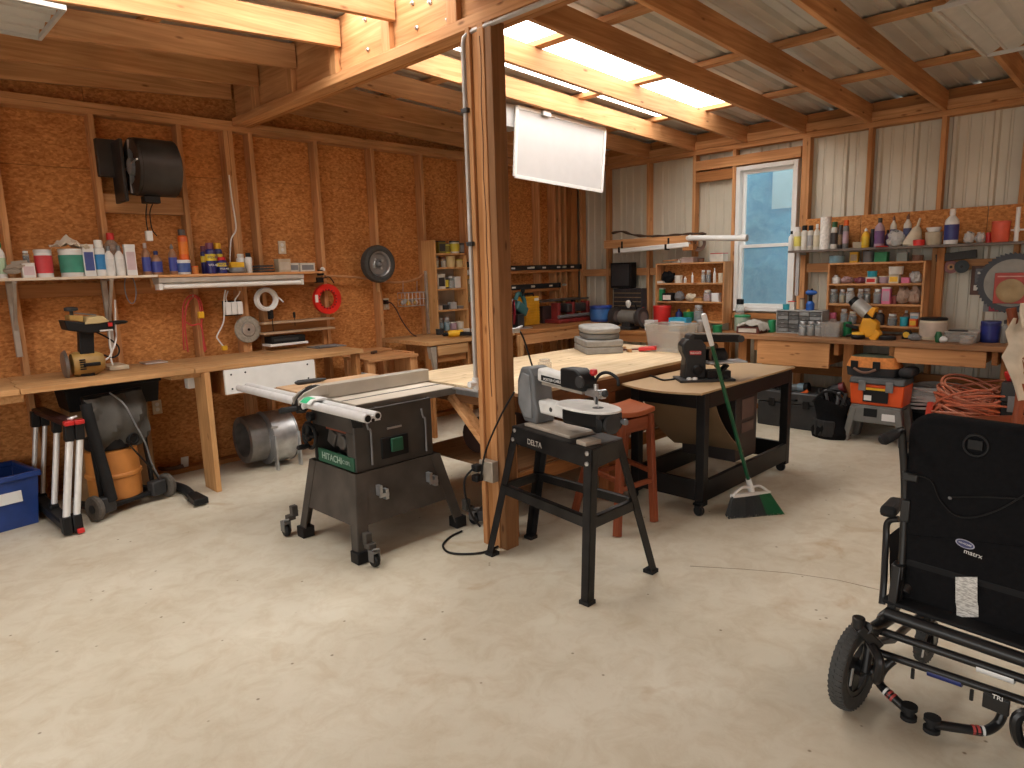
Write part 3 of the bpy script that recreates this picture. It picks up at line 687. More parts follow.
WD = mat('can_blue', (.02, .02, .14), .35); WDY = mat('can_yellow', (.80, .62, .05), .4)
for px0, px1, pt, yy, cp, lb in ((204, 214, 243, 5.70, mat('maroon_cap', (.15, .04, .07), .5), 'tallest dark blue oil can with a maroon cap'), (212, 221, 243, 5.78, YEL, 'dark blue oil can with a yellow cap'), (216.5, 226, 257, 5.68, RED, 'short dark blue oil can in front of the tall ones'), (199.5, 206, 246, 5.80, mat('maroon_cap', (.15, .04, .07)), 'narrow dark can half hidden behind the tallest blue can')):
    l_, w, h = S2(px0, px1, pt, yy); t = spray(l_, w, h, WD, cp, lb, 'oil spray cans on the stud shelf')
    r = w/2*1.03; t.p('badge', MB().lathe([(r, h*.42), (r, h*.64)], n=16, cap=False), WDY)
    if px0 in (204, 216.5):
        text('lettering', 'WD-40', w*.34, (0, -r*1.04, h*.53), (R(90), 0, 0), WD, t.e)
        text('lettering', 'WD-40', w*.3, (0, -r*1.0, h*.28), (R(90), 0, 0), WPL, t.e)
l_, w, h = S2(227, 244, 262, 5.70)
t = Thing('sanding_block', 'yellow and grey rounded tool beside the blue oil cans', 'tool', l_, w=False)
t.p('base', MB().lathe([(w*.42, 0), (w*.5, h*.15), (w*.46, h*.5)], n=16), GREY); t.p('top', MB().box((0, 0, h*.74), (w*.78, w*.6, h*.5)), YEL, bev=.006)
l_, w, h = S2(236, 244, 254, 5.78); spray(l_, w, h, WPL, WPL, 'white can behind the yellow and grey tool', G)
l_, w, h = S2(244.5, 251, 253, 5.74); spray(l_, w, h, WPL, BLACK, 'white can with a black lid by the double stud', G)
l_, w, h = S2(252, 273, 264.5, 5.72)
t = Thing('grinding_disc', 'stack of dark cutting discs lying on the stud shelf', 'discs', l_, w=False)
for k in range(3): t.p('disc', MB().ringlathe([(.02, k*h*.34), (w*(.5-.02*k), k*h*.34), (w*(.5-.02*k), k*h*.34+h*.2), (.02, k*h*.34+h*.2)], (0, 0, .001), 'z', 20), DGREY)
l_, w, h = S2(276, 288, 259, 5.72); carton(l_, w, w*.8, h, mat('kraft', (.45, .36, .25), .8), mat('faded_print', (.5, .42, .33), .8), 'faded kraft box beside the stack of discs', G)
for px0, px1, lb in ((288, 297, 'small printed box third from the shelf end'), (297.5, 312, 'wider printed box with dark squares near the shelf end')):
    l_, w, h = S2(px0, px1, 263, 5.72); carton(l_, w, w*.7, h, mat('offwhite_card', (.58, .55, .48), .7), GREY, lb, G)
l_, w, h = S2(315, 325, 269, 5.72)
t = Thing('pipe_valve', 'small dark valve with a white knob on the end of the stud shelf', 'valve', l_, w=False)
t.p('body', MB().lathe([(w*.3, -.04), (w*.34, 0), (w*.2, h*.5), (w*.3, h*.6)], n=10), BLKPL); t.p('knob', MB().ball((w*.25, 0, h*.8), w*.22), WPL)
# wire loop hanging under the shelf
x, w, _ = LW(125, 136, 290, 5.72, 0); zc = OY(130, 289, 5.72).z
solo('wire_loop', 'thin grey wire loop hanging under the end of the pale shelf', 'wire loop', MB().tube([(x+w/2*math.cos(2*PI*k/24), 5.72, zc+.11*math.sin(2*PI*k/24)) for k in range(24)], .004, 6, closed=True), GREY, (x, 5.72, zc-.11))
# --- wall-hung things
YH = 5.83
a = OY(205, 322, YH)
t = Thing('extension_cord', 'red extension cord with a yellow end hung in loops below the strip light', 'cord', (a.x, YH, a.z-.2))
RC = mat('red_cable', (.55, .06, .05), .45)
for k, pts in enumerate(([(184, 350), (183, 330), (183, 308), (187, 298), (194, 295), (200, 300), (203, 315), (201, 324)], [(201, 318), (203, 335), (206, 350)], [(188, 352), (185, 325), (187, 306), (193, 297), (198, 300), (201, 314)], [(186, 322), (192, 325.5), (199, 324), (202, 330), (204, 348), (205, 352)])):
    t.p('cable', MB().tube(spline([OY(px, py, YH-.008*k) for px, py in pts], 5), .0065, 7), RC)
c = OY(201, 315, YH-.03); t.p('plug', MB().box(c, (.045, .035, .055)), YEL, bev=.006)
solo('hook', 'bent nail holding the red extension cord on a stud', 'hook', MB().tube([OY(193, 297, 5.86), OY(193, 297, 5.80), OY(193, 295, 5.79)], .004, 6), STEEL, OY(193, 297, 5.85))
t = Thing('power_strip', 'black outlet block with three white plugs under the strip light', 'power strip', OY(232, 315, YH))
A, Bq = OY(222, 301, YH), OY(241, 315, YH)
t.p('housing', MB().b2((A.x, YH-.03, Bq.z), (Bq.x, YH+.01, A.z)), BLKPL, bev=.004)
for k in range(3):
    xx = A.x+(k+.5)*(Bq.x-A.x)/3; t.p('plug', MB().b2((xx-.026, YH-.065, Bq.z+.01), (xx+.022, YH-.031, A.z-.01)), WPL, bev=.006)
t.p('cable', MB().tube(spline([OY(px, py, YH-.05) for px, py in ((236, 303), (235, 300), (239, 294), (240, 291))]), .005, 6), WPL)
t.p('cable', MB().tube(spline([OY(px, py, YH-.05) for px, py in ((228, 304), (226, 298), (228, 291))]), .005, 6), WPL)
t.p('cable', MB().tube(spline([OY(px, py, YH-.05) for px, py in ((225.5, 290), (224, 300), (224, 318), (222, 326), (217, 336), (218.5, 340), (224, 347))]), .006, 7), WPL)
t.p('plug', MB().box(OY(224.5, 348, YH-.05), (.045, .035, .04)), YEL, bev=.006)
c = OY(266, 299.5, YH-.03); rr = (OY(278, 299, YH).x-OY(254, 299, YH).x)/2
t = Thing('cable_coil', 'coil of white cable hung under the strip light', 'cable coil', (c.x, YH, c.z-rr))
t.p('coil', hank(c, 'y', rr*.78, 12, .010, .13), WPL); t.p('loose_end', MB().tube(spline([c+Vector((rr*.75, -.02, .03)), c+Vector((rr*1.1, -.02, 0)), c+Vector((rr*1.35, -.02, -.03))]), .007, 6), WPL)
c2 = OY(270, 314, YH-.03); t.p('tie', MB().box(c2, (.035, .03, .09)), BLKPL, bev=.004)
c = OY(248.5, 329.5, YH-.03); rr = (OY(262, 329, YH).x-OY(235.5, 329, YH).x)/2
t = Thing('sanding_disc', 'round grey stitched buffing wheel hung on the chipboard wall', 'wheel', (c.x, YH, c.z-rr))
t.p('disc', MB().lathe([(.01, 0), (rr*.95, .002), (rr, .012), (rr*.95, .024), (rr*.6, .026), (rr*.57, .022), (.01, .022)], (c.x, YH-.002, c.z), (0, -1, 0), 28), mat('grey_felt', (.30, .27, .22), .85, bump=.2, scale=60))
t.p('hub', MB().lathe([(.01, .022), (rr*.5, .024), (rr*.46, .034), (.012, .036)], (c.x, YH-.002, c.z), (0, -1, 0), 20), GALV)
t.p('arbor_hole', MB().cyl((c.x, YH-.039, c.z), (c.x, YH-.036, c.z), .012), BLACK)
c = OY(327, 299, YH-.03); rr = (OY(341, 299, YH).x-OY(313, 299, YH).x)/2*.97
t = Thing('fish_tape_reel', 'bright red ring reel hung at the end of the stud shelf', 'reel', (c.x, YH, c.z-rr))
t.p('reel', MB().ringlathe([(rr*.58, -.02), (rr*.98, -.022), (rr, 0), (rr*.98, .022), (rr*.58, .02), (rr*.55, 0)], c, 'y', 36), mat('bright_red', (.68, .018, .012), .35), smooth=50)
kb = MB()
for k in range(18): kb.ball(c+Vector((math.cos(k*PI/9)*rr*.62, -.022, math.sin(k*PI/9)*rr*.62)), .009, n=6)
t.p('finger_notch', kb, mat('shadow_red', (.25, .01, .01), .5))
t.p('sticker', MB().box(c+Vector((-rr*.83, -.0225, .01)), (.03, .004, .07)), WPL)
solo('hook', 'black clamp holding the red reel on the wall', 'hook', MB().box(OY(319, 280, YH-.02), (.07, .05, .05)).tube(spline([OY(321, 279, YH-.04), OY(329, 277, YH-.04), OY(334, 283, YH-.04)]), .006, 7), BLKPL, OY(319, 282, YH), bev=.005)
c = OY(378, 264, YH-.06); rr = (OY(394, 264, YH).x-OY(362, 264, YH).x)/2*.97
t = Thing('spare_wheel', 'small pneumatic wheel with a grey hub hung on the chipboard wall', 'wheel', (c.x, YH, c.z-rr))
t.p('tyre', MB().ringlathe([(rr*.66, -.035), (rr*.8, -.05), (rr*.95, -.042), (rr, -.015), (rr, .015), (rr*.95, .042), (rr*.8, .05), (rr*.66, .035)], c, 'y', 36), mat('grey_rubber', (.055, .055, .052), .8, bump=.15, scale=50))
t.p('rim', MB().lathe([(.02, .0), (rr*.25, .012), (rr*.3, .004), (rr*.55, .004), (rr*.6, .03), (rr*.67, .038), (rr*.67, .0)], c, (0, -1, 0), 28), mat('dull_rim', (.33, .33, .33), .35, .6))
t.p('hub', MB().lathe([(rr*.16, .0), (rr*.16, .035), (rr*.1, .05), (.005, .05)], c, (0, -1, 0), 14), GREY)
nb = MB()
for k in range(4): nb.lathe([(.012, .006), (.012, .02), (.004, .022)], c+Vector((math.cos(k*PI/2+.6)*rr*.3, 0, math.sin(k*PI/2+.6)*rr*.3)), (0, -1, 0), 6)
t.p('wheel_nut', nb, STEEL)
solo('hanging_cable', 'thin brown cable strung along the chipboard wall behind the wheel', 'cable', MB().tube(spline([OY(px, py, YH+.005) for px, py in ((325, 276), (345, 276.5), (362, 278), (385, 282), (404, 282), (416, 279), (424, 274))]), .011, 7), mat('tan_cable', (.50, .25, .11), .6), OY(370, 280, YH))
solo('wood_peg', 'short round wooden peg below the wall wheel', 'peg', MB().lathe([(.016, -.03), (.022, .0), (.024, .07), (.014, .075)], OY(378, 289, YH-.01), 'z', 10), pine('z'), OY(378, 291, YH))
t = Thing('wire_basket', 'wire basket of small fittings hung from the wall cable', 'basket', OY(413, 305, YH))
A, Bq = OY(401, 293, YH-.06), OY(424, 305, YH-.06)
fb = MB()
for zz in (A.z, (A.z+Bq.z)/2, Bq.z):
    fb.tube([(A.x, YH, zz), (A.x, YH-.12, zz), (Bq.x, YH-.12, zz), (Bq.x, YH, zz)], .003, 6, closed=True)
for k in range(7): xx = A.x+k*(Bq.x-A.x)/6; fb.tube([(xx, YH, A.z), (xx, YH-.001, Bq.z), (xx, YH-.12, Bq.z), (xx, YH-.121, A.z)], .002, 5)
for px in (403, 417): fb.tube([OY(px, 281, YH), OY(px, 293, YH-.001)], .003, 5)
t.p('frame', fb, GALV)
for k in range(9):
    t.p('fitting', MB().ball((A.x+.03+(k % 5)*.042, YH-.04-.04*(k//5), Bq.z+.035+.02*(k % 2)), .024, n=7, rough=.2), [LGREY, YEL, GALV, BRASS, WPL][k % 5])
# little wall rack with a black box in it
A, Bq = OY(261, 322, YH-.08), OY(333, 318, YH-.08)
t = Thing('wall_rack', 'small weathered wooden rack on the wall above the workbench', 'rack', (A.x, YH, OY(300, 331, YH).z))
GW = wood('greywood_', (.34, .22, .13), (.48, .34, .22), 'x')
z1 = OY(297, 320, YH-.08).z; z2 = OY(297, 330, YH-.08).z
t.p('shelf', MB().b2((A.x, YH-.11, z1-.018), (Bq.x, YH+.015, z1)), GW, bev=.002); t.p('shelf', MB().b2((A.x, YH-.11, z2-.018), (Bq.x, YH+.015, z2)), GW, bev=.002)
t.p('back_board', MB().b2((A.x+.02, YH+.002, z2), (Bq.x-.02, YH+.015, z1-.02)), oldpine('x'))
for xx in (A.x+.08, Bq.x-.06): t.p('upright', MB().b2((xx-.02, YH-.02, z2-.2), (xx+.02, YH+.015, z2-.019)), oldpine('z'), bev=.002)
solo('screwdriver', 'short black screwdriver standing in the wall rack', 'screwdriver', MB().lathe([(.003, -.07), (.003, 0), (.011, .005), (.012, .05), (.006, .055)], (OY(294, 318, YH-.08).x, YH-.09, z1+.02), 'z', 8), BLKPL, (OY(294, 318, YH-.08).x, YH-.09, z1-.05))
solo('screwdriver', 'dark chisel hanging through the left end of the wall rack', 'screwdriver', MB().lathe([(.004, -.11), (.004, 0), (.014, .005), (.015, .07), (.008, .078)], (OY(270, 318, YH-.08).x, YH-.123, z1+.03), 'z', 8), BLKPL, (OY(270, 318, YH-.08).x, YH-.13, z1-.08))
A, Bq = OY(270, 344, YH-.1), OY(303, 334, YH-.1)
t = Thing('black_tray', 'black plastic box lying on a pale slat below the wall rack', 'box', (A.x, YH, A.z))
t.p('body', MB().b2((A.x, YH-.14, A.z), (Bq.x, YH+.01, Bq.z)), BLKPL, bev=.006); t.p('divider', MB().b2((A.x+.02, YH-.145, A.z+.02), (Bq.x-.07, YH-.139, Bq.z-.02)), DGREY, bev=.003)
t.p('slat', MB().b2((A.x-.02, YH-.15, A.z-.022), (Bq.x+.02, YH+.01, A.z-.001)), WHITE, bev=.002)
# --- exhaust blower high on the wall
c = OY(150, 168, 5.55); A = OY(133, 168, 5.55); Bq = OY(174, 168, 5.55); rr = .205
t = Thing('exhaust_blower', 'dusty black drum blower mounted high between two wall studs', 'blower', (c.x, 5.84, c.z-rr))
DRUM = mat('dusty_black_metal', (.035, .032, .03), .45, .3, .5, 5)
t.p('drum', MB().lathe([(rr*.86, A.x-c.x), (rr, A.x-c.x+.012), (rr, Bq.x-c.x-.012), (rr*.9, Bq.x-c.x), (.02, Bq.x-c.x+.002)], c, 'x', 32, cap=False), DRUM)
t.p('inlet_ring', MB().ringlathe([(rr*.6, A.x-c.x-.02), (rr*.98, A.x-c.x-.01), (rr*.98, A.x-c.x+.02), (rr*.6, A.x-c.x+.012)], c, 'x', 28), DRUM)
ib = MB()
for k in range(20): a_ = k*PI/10; ib.bar(c+Vector((A.x-c.x+.03, math.cos(a_)*rr*.55, math.sin(a_)*rr*.55)), c+Vector((A.x-c.x+.2, math.cos(a_)*rr*.55, math.sin(a_)*rr*.55)), .02, .003)
t.p('impeller', ib, RUST); t.p('motor', MB().lathe([(.02, A.x-c.x-.03), (.06, A.x-c.x-.025), (.07, A.x-c.x+.1), (.03, A.x-c.x+.13)], c, 'x', 14), GREY)
t.p('motor_strut', MB().bar(c+Vector((A.x-c.x-.01, -.02, rr*.9)), c+Vector((A.x-c.x-.01, .03, -rr*.9)), .03, .01).bar(c+Vector((A.x-c.x-.01, -rr*.85, .03)), c+Vector((A.x-c.x-.01, rr*.85, -.02)), .03, .01), GALV)
t.p('mounting_plate', MB().b2((A.x-.06, 5.60, c.z-.24), (A.x-.035, 5.845, c.z+.2)).b2((A.x-.16, 5.79, c.z-.05), (A.x+.02, 5.845, c.z+.22)).b2((A.x, 5.72, c.z-.16), (Bq.x, 5.845, c.z+.1)), DRUM, bev=.004)
t.p('terminal_box', MB().box((OY(151, 201, 5.55).x, 5.55, OY(151, 200, 5.55).z), (.11, .09, .05)), BLKPL, bev=.005)
t.p('cable', MB().tube(spline([OY(px, py, 5.6) for px, py in ((147, 203), (146, 215), (147, 226), (149, 234))]), .004, 6), BLKPL)
t.p('cable', MB().tube(spline([OY(px, py, 5.6) for px, py in ((153, 203), (150, 212), (151, 224), (153, 231), (157, 236))]), .004, 6), BLKPL)
t.p('switch', MB().box(OY(149, 236, 5.6), (.045, .04, .075)), WPL, bev=.006)
solo('lamp_cable', 'white cable running down the double stud to the shelf', 'cable', MB().tube(spline([OY(px, py, 5.84) for px, py in ((229, 175), (232, 200), (236, 228), (231, 240), (230, 262))]), .006, 6), WPL, OY(231, 262, 5.84))
# ================================================================== on the floor under the long workbench
z1 = OY(44, 471, 5.33).z
t = Thing('storage_tote', 'deep blue plastic tote on the floor by the left frame edge', 'tote', (.44, 5.56, 0), R(9), None, False)
mb = MB(); open_bin(mb, .66, .46, z1, .006, .90); t.p('body', mb, BLUE, bev=.01)
rm = MB()
for y in (-.23, .23): rm.b2((-.345, y-.015, z1-.035), (.345, y+.015, z1+.004))
for x in (-.33, .33): rm.b2((x-.015, -.215, z1-.035), (x+.015, .215, z1+.004))
t.p('rim', rm, BLUE, bev=.008)
t.p('sticker', MB().box((.12, -.2255, z1*.60), (.20, .003, .075), (R(-4), 0, 0)), WPL)
# folded stand
t = Thing('folding_sawhorse', 'folded aluminium sawhorse with black and red caps beside the blue tote', 'sawhorse', (.86, 5.3, 0))
zt = OY(75, 420, 4.95).z; LX = .085
for x, y, r in ((.845, 4.955, .022), (.903, 4.955, .020), (.85, 5.32, .019), (.79, 5.66, .015), (.845, 5.66, .015)):
    l_ = t.p('leg', MB().cyl((x, y, .10), (x+LX, y, zt-.08), r, n=14), ALU)
    t.p('foot', MB().b2((x-.027, y-.03, .012), (x+.027, y+.05, .13)), BLKPL, l_, bev=.008)
    t.p('leg_cap', MB().bar((x+LX-.008, y+.005, zt-.13), (x+LX, y+.005, zt-.02), .052, .06, (0, 1, 0)), BLKPL, l_, bev=.006)
t.p('base_rail', MB().bar((.86, 4.96, .06), (.82, 5.70, .09), .08, .06), BLKPL, bev=.01)
t.p('top_rail', MB().bar((.96, 4.98, zt-.03), (.90, 5.70, zt-.02), .08, .04), mat('dark_rail', (.03, .008, .008), .5), bev=.01)
for x in (.93, .988): t.p('red_grip', MB().b2((x-.028, 4.92, zt-.028), (x+.027, 4.975, zt)), RED, bev=.006, label='red grip')
t.p('red_latch', MB().b2((.89, 4.905, .01), (.93, 4.935, .04)), RED, bev=.005)
t.p('wing_nut', MB().ball((.955, 4.97, zt+.01), .012).bar((.93, 4.97, zt+.01), (.985, 4.97, zt+.02), .01, .01), ALU)
# shop vacuum: orange drum on a wheeled frame, dark bag hung over it
C0 = Vector((1.24, 5.36, 0)); ax = Vector((.94, .34, 0)); fr = Vector((.34, -.94, 0))      # frame's width and front
def V(a, b_, z): return C0+ax*a+fr*b_+Vector((0, 0, z))
t = Thing('shop_vacuum', 'orange drum shop vacuum with a grey dust bag on a two-wheeled frame', 'vacuum', C0)
ORD = mat('orange_drum', (.52, .20, .045), .5, var=.12)
t.p('drum', MB().lathe([(.02, .07), (.165, .07), (.17, .10), (.17, .235), (.182, .245), (.182, .262), (.17, .272), (.165, .43), (.14, .44), (.02, .445)], C0, 'z', 30), ORD)
t.p('motor_head', MB().lathe([(.15, .44), (.16, .455), (.15, .52), (.09, .56), (.01, .565)], C0, 'z', 24), BLKPL)
t.p('inlet', MB().cyl(V(.05, .12, .50), V(.05, .19, .50), .04, n=16).torus(V(.05, .19, .5), fr, .035, .01, 16, 6), BLKPL)
t.p('frame', MB().bar(V(-.2, .16, .07), V(.22, .16, .07), .05, .03).bar(V(-.19, .14, .06), V(-.19, .08, .83), .035, .03, ax).bar(V(.19, .14, .06), V(.19, .08, .83), .03, .025, ax).bar(V(-.2, -.15, .06), V(-.2, .16, .06), .05, .04).bar(V(.22, -.15, .06), V(.22, .16, .06), .05, .04), BLKPL, bev=.006)
t.p('top_bar', MB().cyl(V(-.21, .08, .83), V(.23, .08, .83), .014, n=10), BLKPL)
for s, nm in ((-.20, 'axle_block'), (.19, 'axle_block')): t.p(nm, MB().box(V(s, .18, .10), (.11, .07, .11), (0, 0, R(20))), DGREY, bev=.01)
for s in (-.27, .28):
    w_ = t.p('wheel', MB().lathe([(.02, -.02), (.075, -.022), (.088, -.012), (.088, .012), (.075, .022), (.02, .02)], V(s, .17, .09), ax, 22), mat('dusty_rubber', (.10, .085, .07), .85, bump=.3, scale=60))
    t.p('hub_cap', MB().lathe([(.03, -.026), (.03, .026)], V(s, .17, .09), ax, 12), DGREY, w_)
g = []
for i in range(11):
    u = i/10; row = []
    for j in range(15):
        v = j/14; k = math.sin(PI*u)
        a_ = -.205+.42*v; zz = .82-.36*u-.05*math.sin(PI*v)*u*u
        row.append(V(a_*(1-.06*u), .10+.10*k*(.55+.45*math.sin(PI*v))+.02*math.sin(v*15+u*7)+.014*math.sin(u*11+v*5), zz))
    g.append(row)
t.p('dust_bag', MB().sheet(g, .012), mat('grey_bag_cloth', (.075, .068, .058), .85, bump=.3, scale=12))
t.p('hose', MB().tube(spline([V(-.215, .13, .80), V(-.21, .17, .55), V(-.19, .2, .3), V(-.17, .2, .12)]), .036, 12), RUB)
t.p('power_cable', MB().tube(spline([V(-.02, .1, .84), V(0, .21, .76), V(.05, .235, .6), V(.10, .24, .46), V(.15, .21, .3), V(.2, .2, .18)]), .006, 7), GREY)
t.p('power_cable', MB().tube(spline([V(.0, .2, .48), V(.1, .215, .32), V(.17, .2, .22), V(.2, .2, .16)]), .006, 7), BLKPL)
carton((1.32, 5.71, 0), .52, .24, .70, CARD, None, 'brown cardboard box standing against the wall behind the shop vacuum')
t = Thing('black_crate', 'low black crate on top of the cardboard box under the workbench', 'crate', (1.34, 5.66, .701), 0, None, False)
mb = MB(); open_bin(mb, .62, .36, .17, .006, .93); t.p('body', mb, BLKPL, bev=.006)
for y in (-.19, .172): t.p('rim', MB().b2((-.32, y, .15), (.32, y+.018, .172)), BLKPL, bev=.004)
hp = [OZ(px, py, .035) for px, py in ((152, 482), (165, 484.5), (176, 486), (186, 490), (192, 496), (198, 499.5))]
t = Thing('vacuum_hose', 'black vacuum hose end with a flat nozzle lying on the concrete', 'hose', (hp[2].x, hp[2].y, 0))
t.p('hose', MB().tube(spline(hp[:5], 8), .033, 12), RUB); t.p('nozzle', MB().bar(hp[4]-Vector((0, 0, .0)), hp[5]+(hp[5]-hp[4])*.6, .07, .06, w2=.1, h2=.045), BLKPL, bev=.006)
a = OZ(172, 471, 0); t = Thing('scrap_tin', 'low rusty tin with a white paper tag on the floor at the wall', 'tin', (a.x, a.y-.02, 0), 0, None, False)
t.p('body', MB().lathe([(.11, 0), (.115, .01), (.115, .07), (.105, .07), (.105, .012), (.01, .01)], n=20, cap=False), RUST); t.p('paper_tag', MB().box((.07, -.10, .075), (.06, .004, .12), (R(15), 0, 0)), WPL)
# galvanised scroll blower on the floor
C0 = Vector((2.43, 5.51, .245)); rr = .222
t = Thing('scroll_blower', 'galvanised scroll blower housing on the floor below the white drawer', 'blower', (2.5, 5.5, 0))
t.p('shell', MB().ringlathe([(rr, 0), (rr, .20), (rr-.006, .20), (rr-.006, 0)], C0, 'x', 36), GALV)
for x in (2.425, 2.635):
    pl = t.p('side_plate', MB().ringlathe([(rr*.62, 0), (rr*1.03, 0), (rr*1.03, .006), (rr*.62, .006)], (x, C0.y, C0.z), 'x', 36), GALV)
    t.p('flange', MB().b2((x-.004, C0.y-.24, .0), (x+.012, C0.y-.19, .30)).b2((x-.004, C0.y+.19, 0), (x+.012, C0.y+.24, .2)), GALV, pl, bev=.002)
t.p('inlet_cone', MB().ringlathe([(rr*.60, .0), (rr*.66, -.012), (rr*.55, .05), (rr*.53, .05)], (2.425, C0.y, C0.z), 'x', 32), GALV)
fb = MB()
for k in range(28): a_ = k*PI/14; fb.bar((2.46, C0.y+math.cos(a_)*rr*.6, C0.z+math.sin(a_)*rr*.6), (2.61, C0.y+math.cos(a_)*rr*.6, C0.z+math.sin(a_)*rr*.6), .018, .003)
t.p('impeller', fb, DGREY); t.p('motor', MB().lathe([(.02, .03), (.07, .04), (.075, .15), (.02, .17)], (2.44, C0.y, C0.z), 'x', 16), BLKPL)
t.p('back_housing', MB().ringlathe([(.15, -.16), (.2, -.16), (.205, -.01), (.16, -.01)], (2.43, C0.y+.06, C0.z), 'x', 28), mat('dull_galv', (.26, .25, .24), .5, .6, .3))
t.p('bolt', MB().cyl((2.41, C0.y-.2, C0.z+.12), (2.47, C0.y-.2, C0.z+.12), .008, n=8), STEEL)
# ================================================================== table saw
SAWG = mat('saw_grey', (.062, .052, .043), .6, .1, .3, 7)
SAWB = mat('saw_body', (.058, .052, .046), .5, .2, .25, 7)
t = Thing('table_saw', 'grey contractor table saw on a splayed steel stand with casters', 'table saw', (2.2, 3.48, 0))
bx0, bx1, by0, by1, bz0, bz1 = 1.95, 2.50, 3.25, 3.72, .49, .845
# body: shell with an open front
t.p('cabinet', MB().b2((bx0, by0, bz0), (bx1, by0+.012, bz1)).b2((bx0, by1-.012, bz0), (bx1, by1, bz1)).b2((bx1-.012, by0+.012, bz0), (bx1, by1-.012, bz1)).b2((bx0, by0+.012, bz1-.13), (bx0+.012, by1-.012, bz1)).b2((bx0, by0+.012, bz0), (bx0+.012, by0+.09, bz1-.13)).b2((bx0+.013, by0+.012, bz0), (bx1-.012, by1-.012, bz0+.012)).b2((bx0+.16, by0+.013, bz0+.012), (bx0+.172, by1-.013, bz1)), SAWB, bev=.004)
GRN = mat('brand_green', (.014, .085, .045), .5); LTR = mat('faded_letter', (.36, .46, .39), .5)
pl = t.p('name_strip', MB().b2((bx0-.008, by0+.012, bz0+.005), (bx0+.004, by1-.06, bz0+.085)), GRN, bev=.002)
rotL = Matrix(((0, 0, -1), (-1, 0, 0), (0, 1, 0)))       # text facing -x
text('lettering', 'HITACHI', .058, (bx0-.0095, by0+.25, bz0+.046), rotL, LTR, pl, t.off); text('lettering', 'C10FL', .032, (bx0-.0095, by0+.09, bz0+.045), rotL, LTR, pl, t.off)
t.p('trunnion', MB().b2((bx0+.05, by0+.1, bz0+.1), (bx0+.12, by1-.1, bz0+.19)).cyl((bx0+.03, by0+.2, bz0+.14), (bx0+.1, by0+.2, bz0+.14), .045, n=14).box((bx0+.06, by0+.32, bz0+.15), (.05, .08, .09), (.4, 0, 0)), mat('dusty_iron', (.10, .09, .08), .6, .4, .3), bev=.006)
t.p('motor_guard', MB().b2((bx0+.02, by0+.1, bz0+.205), (bx0+.09, by1-.12, bz0+.235)), mat('guard_red', (.20, .05, .025), .55), bev=.006)
hw = t.p('hand_wheel', MB().torus((bx0-.04, by1-.03, bz0+.16), 'x', .075, .012, 24, 8).bar((bx0-.04, by1-.1, bz0+.16), (bx0-.04, by1+.04, bz0+.16), .02, .012).cyl((bx0-.05, by1-.03, bz0+.16), (bx0+.01, by1-.03, bz0+.16), .018), BLKPL)
t.p('crank_handle', MB().lathe([(.012, 0), (.018, -.03), (.014, -.07), (.004, -.08)], (bx0-.05, by1-.03, bz0+.10), 'x', 10), BLKPL, hw)
t.p('knob', MB().lathe([(.01, 0), (.028, -.01), (.03, -.04), (.012, -.05)], (bx0-.01, by1-.05, bz0+.28), 'x', 14).lathe([(.02, 0), (.024, -.1), (.012, -.12)], (bx0-.03, by1-.0, bz0+.24), 'z', 12), BLKPL)
# right side: switch plate, slot, hanging hooks
sp = t.p('switch_plate', MB().b2((bx0+.17, by0-.012, bz0+.045), (bx0+.36, by0+.001, bz0+.17)), BLKPL, bev=.004)
t.p('switch', MB().b2((bx0+.23, by0-.03, bz0+.08), (bx0+.31, by0-.012, bz0+.16)), GRN, sp, bev=.004, label='green switch')
t.p('slot_handle', MB().b2((bx0+.22, by0-.008, bz0+.215), (bx0+.32, by0+.001, bz0+.225)), GALV)
for xx in (bx0+.10, bx1-.06): t.p('wrench_hook', MB().tube(spline([(xx-.03, by0-.02, bz0+.30), (xx-.02, by0-.02, bz0+.25), (xx, by0-.015, bz0+.22), (xx, by0-.012, bz0+.03)]), .006, 7), GREY)
# stand of folded plate
def plate(pts, th, nv): return MB().prism(pts, Vector(nv)*th)
A = [(1.93, 3.23), (2.53, 3.23), (2.53, 3.75), (1.93, 3.75)]; Bf = [(1.862, 3.145), (2.64, 3.145), (2.64, 3.80), (1.845, 3.80)]
def ed(k, z, f=0.0):
    q = (.49-z)/.475; return Vector((A[k][0]+(Bf[k][0]-A[k][0])*q, A[k][1]+(Bf[k][1]-A[k][1])*q, z))
for i, j, nv in ((0, 3, (1, 0, 0)), (0, 1, (0, 1, 0)), (2, 1, (-1, 0, 0)), (3, 2, (0, -1, 0))):
    a0, a1, b0, b1 = ed(i, .49), ed(j, .49), ed(i, .20), ed(j, .20)
    t.p('stand_panel', plate([a0, a1, b1, b0], .008, nv), SAWG)
for k, (sx, sy) in enumerate(((1, 1), (-1, 1), (-1, -1), (1, -1))):
    top, bot = ed(k, .49), ed(k, .015); m_ = MB()
    for dv in ((sx*.075, 0, 0), (0, sy*.075, 0)):
        d_ = Vector(dv); n_ = Vector((0, sy*.01, 0)) if dv[0] else Vector((sx*.01, 0, 0)); o_ = -n_*.35
        m_.prism([top+o_, top+d_*1.0+o_, bot+d_*.85+o_, bot+o_], n_)
    lg = t.p('leg', m_, SAWG)
    t.p('foot', MB().b2((bot.x-(.01 if sx > 0 else .07), bot.y-(.01 if sy > 0 else .07), .002), (bot.x+(.07 if sx > 0 else .01), bot.y+(.07 if sy > 0 else .01), .07)), BLKPL, lg, bev=.004)
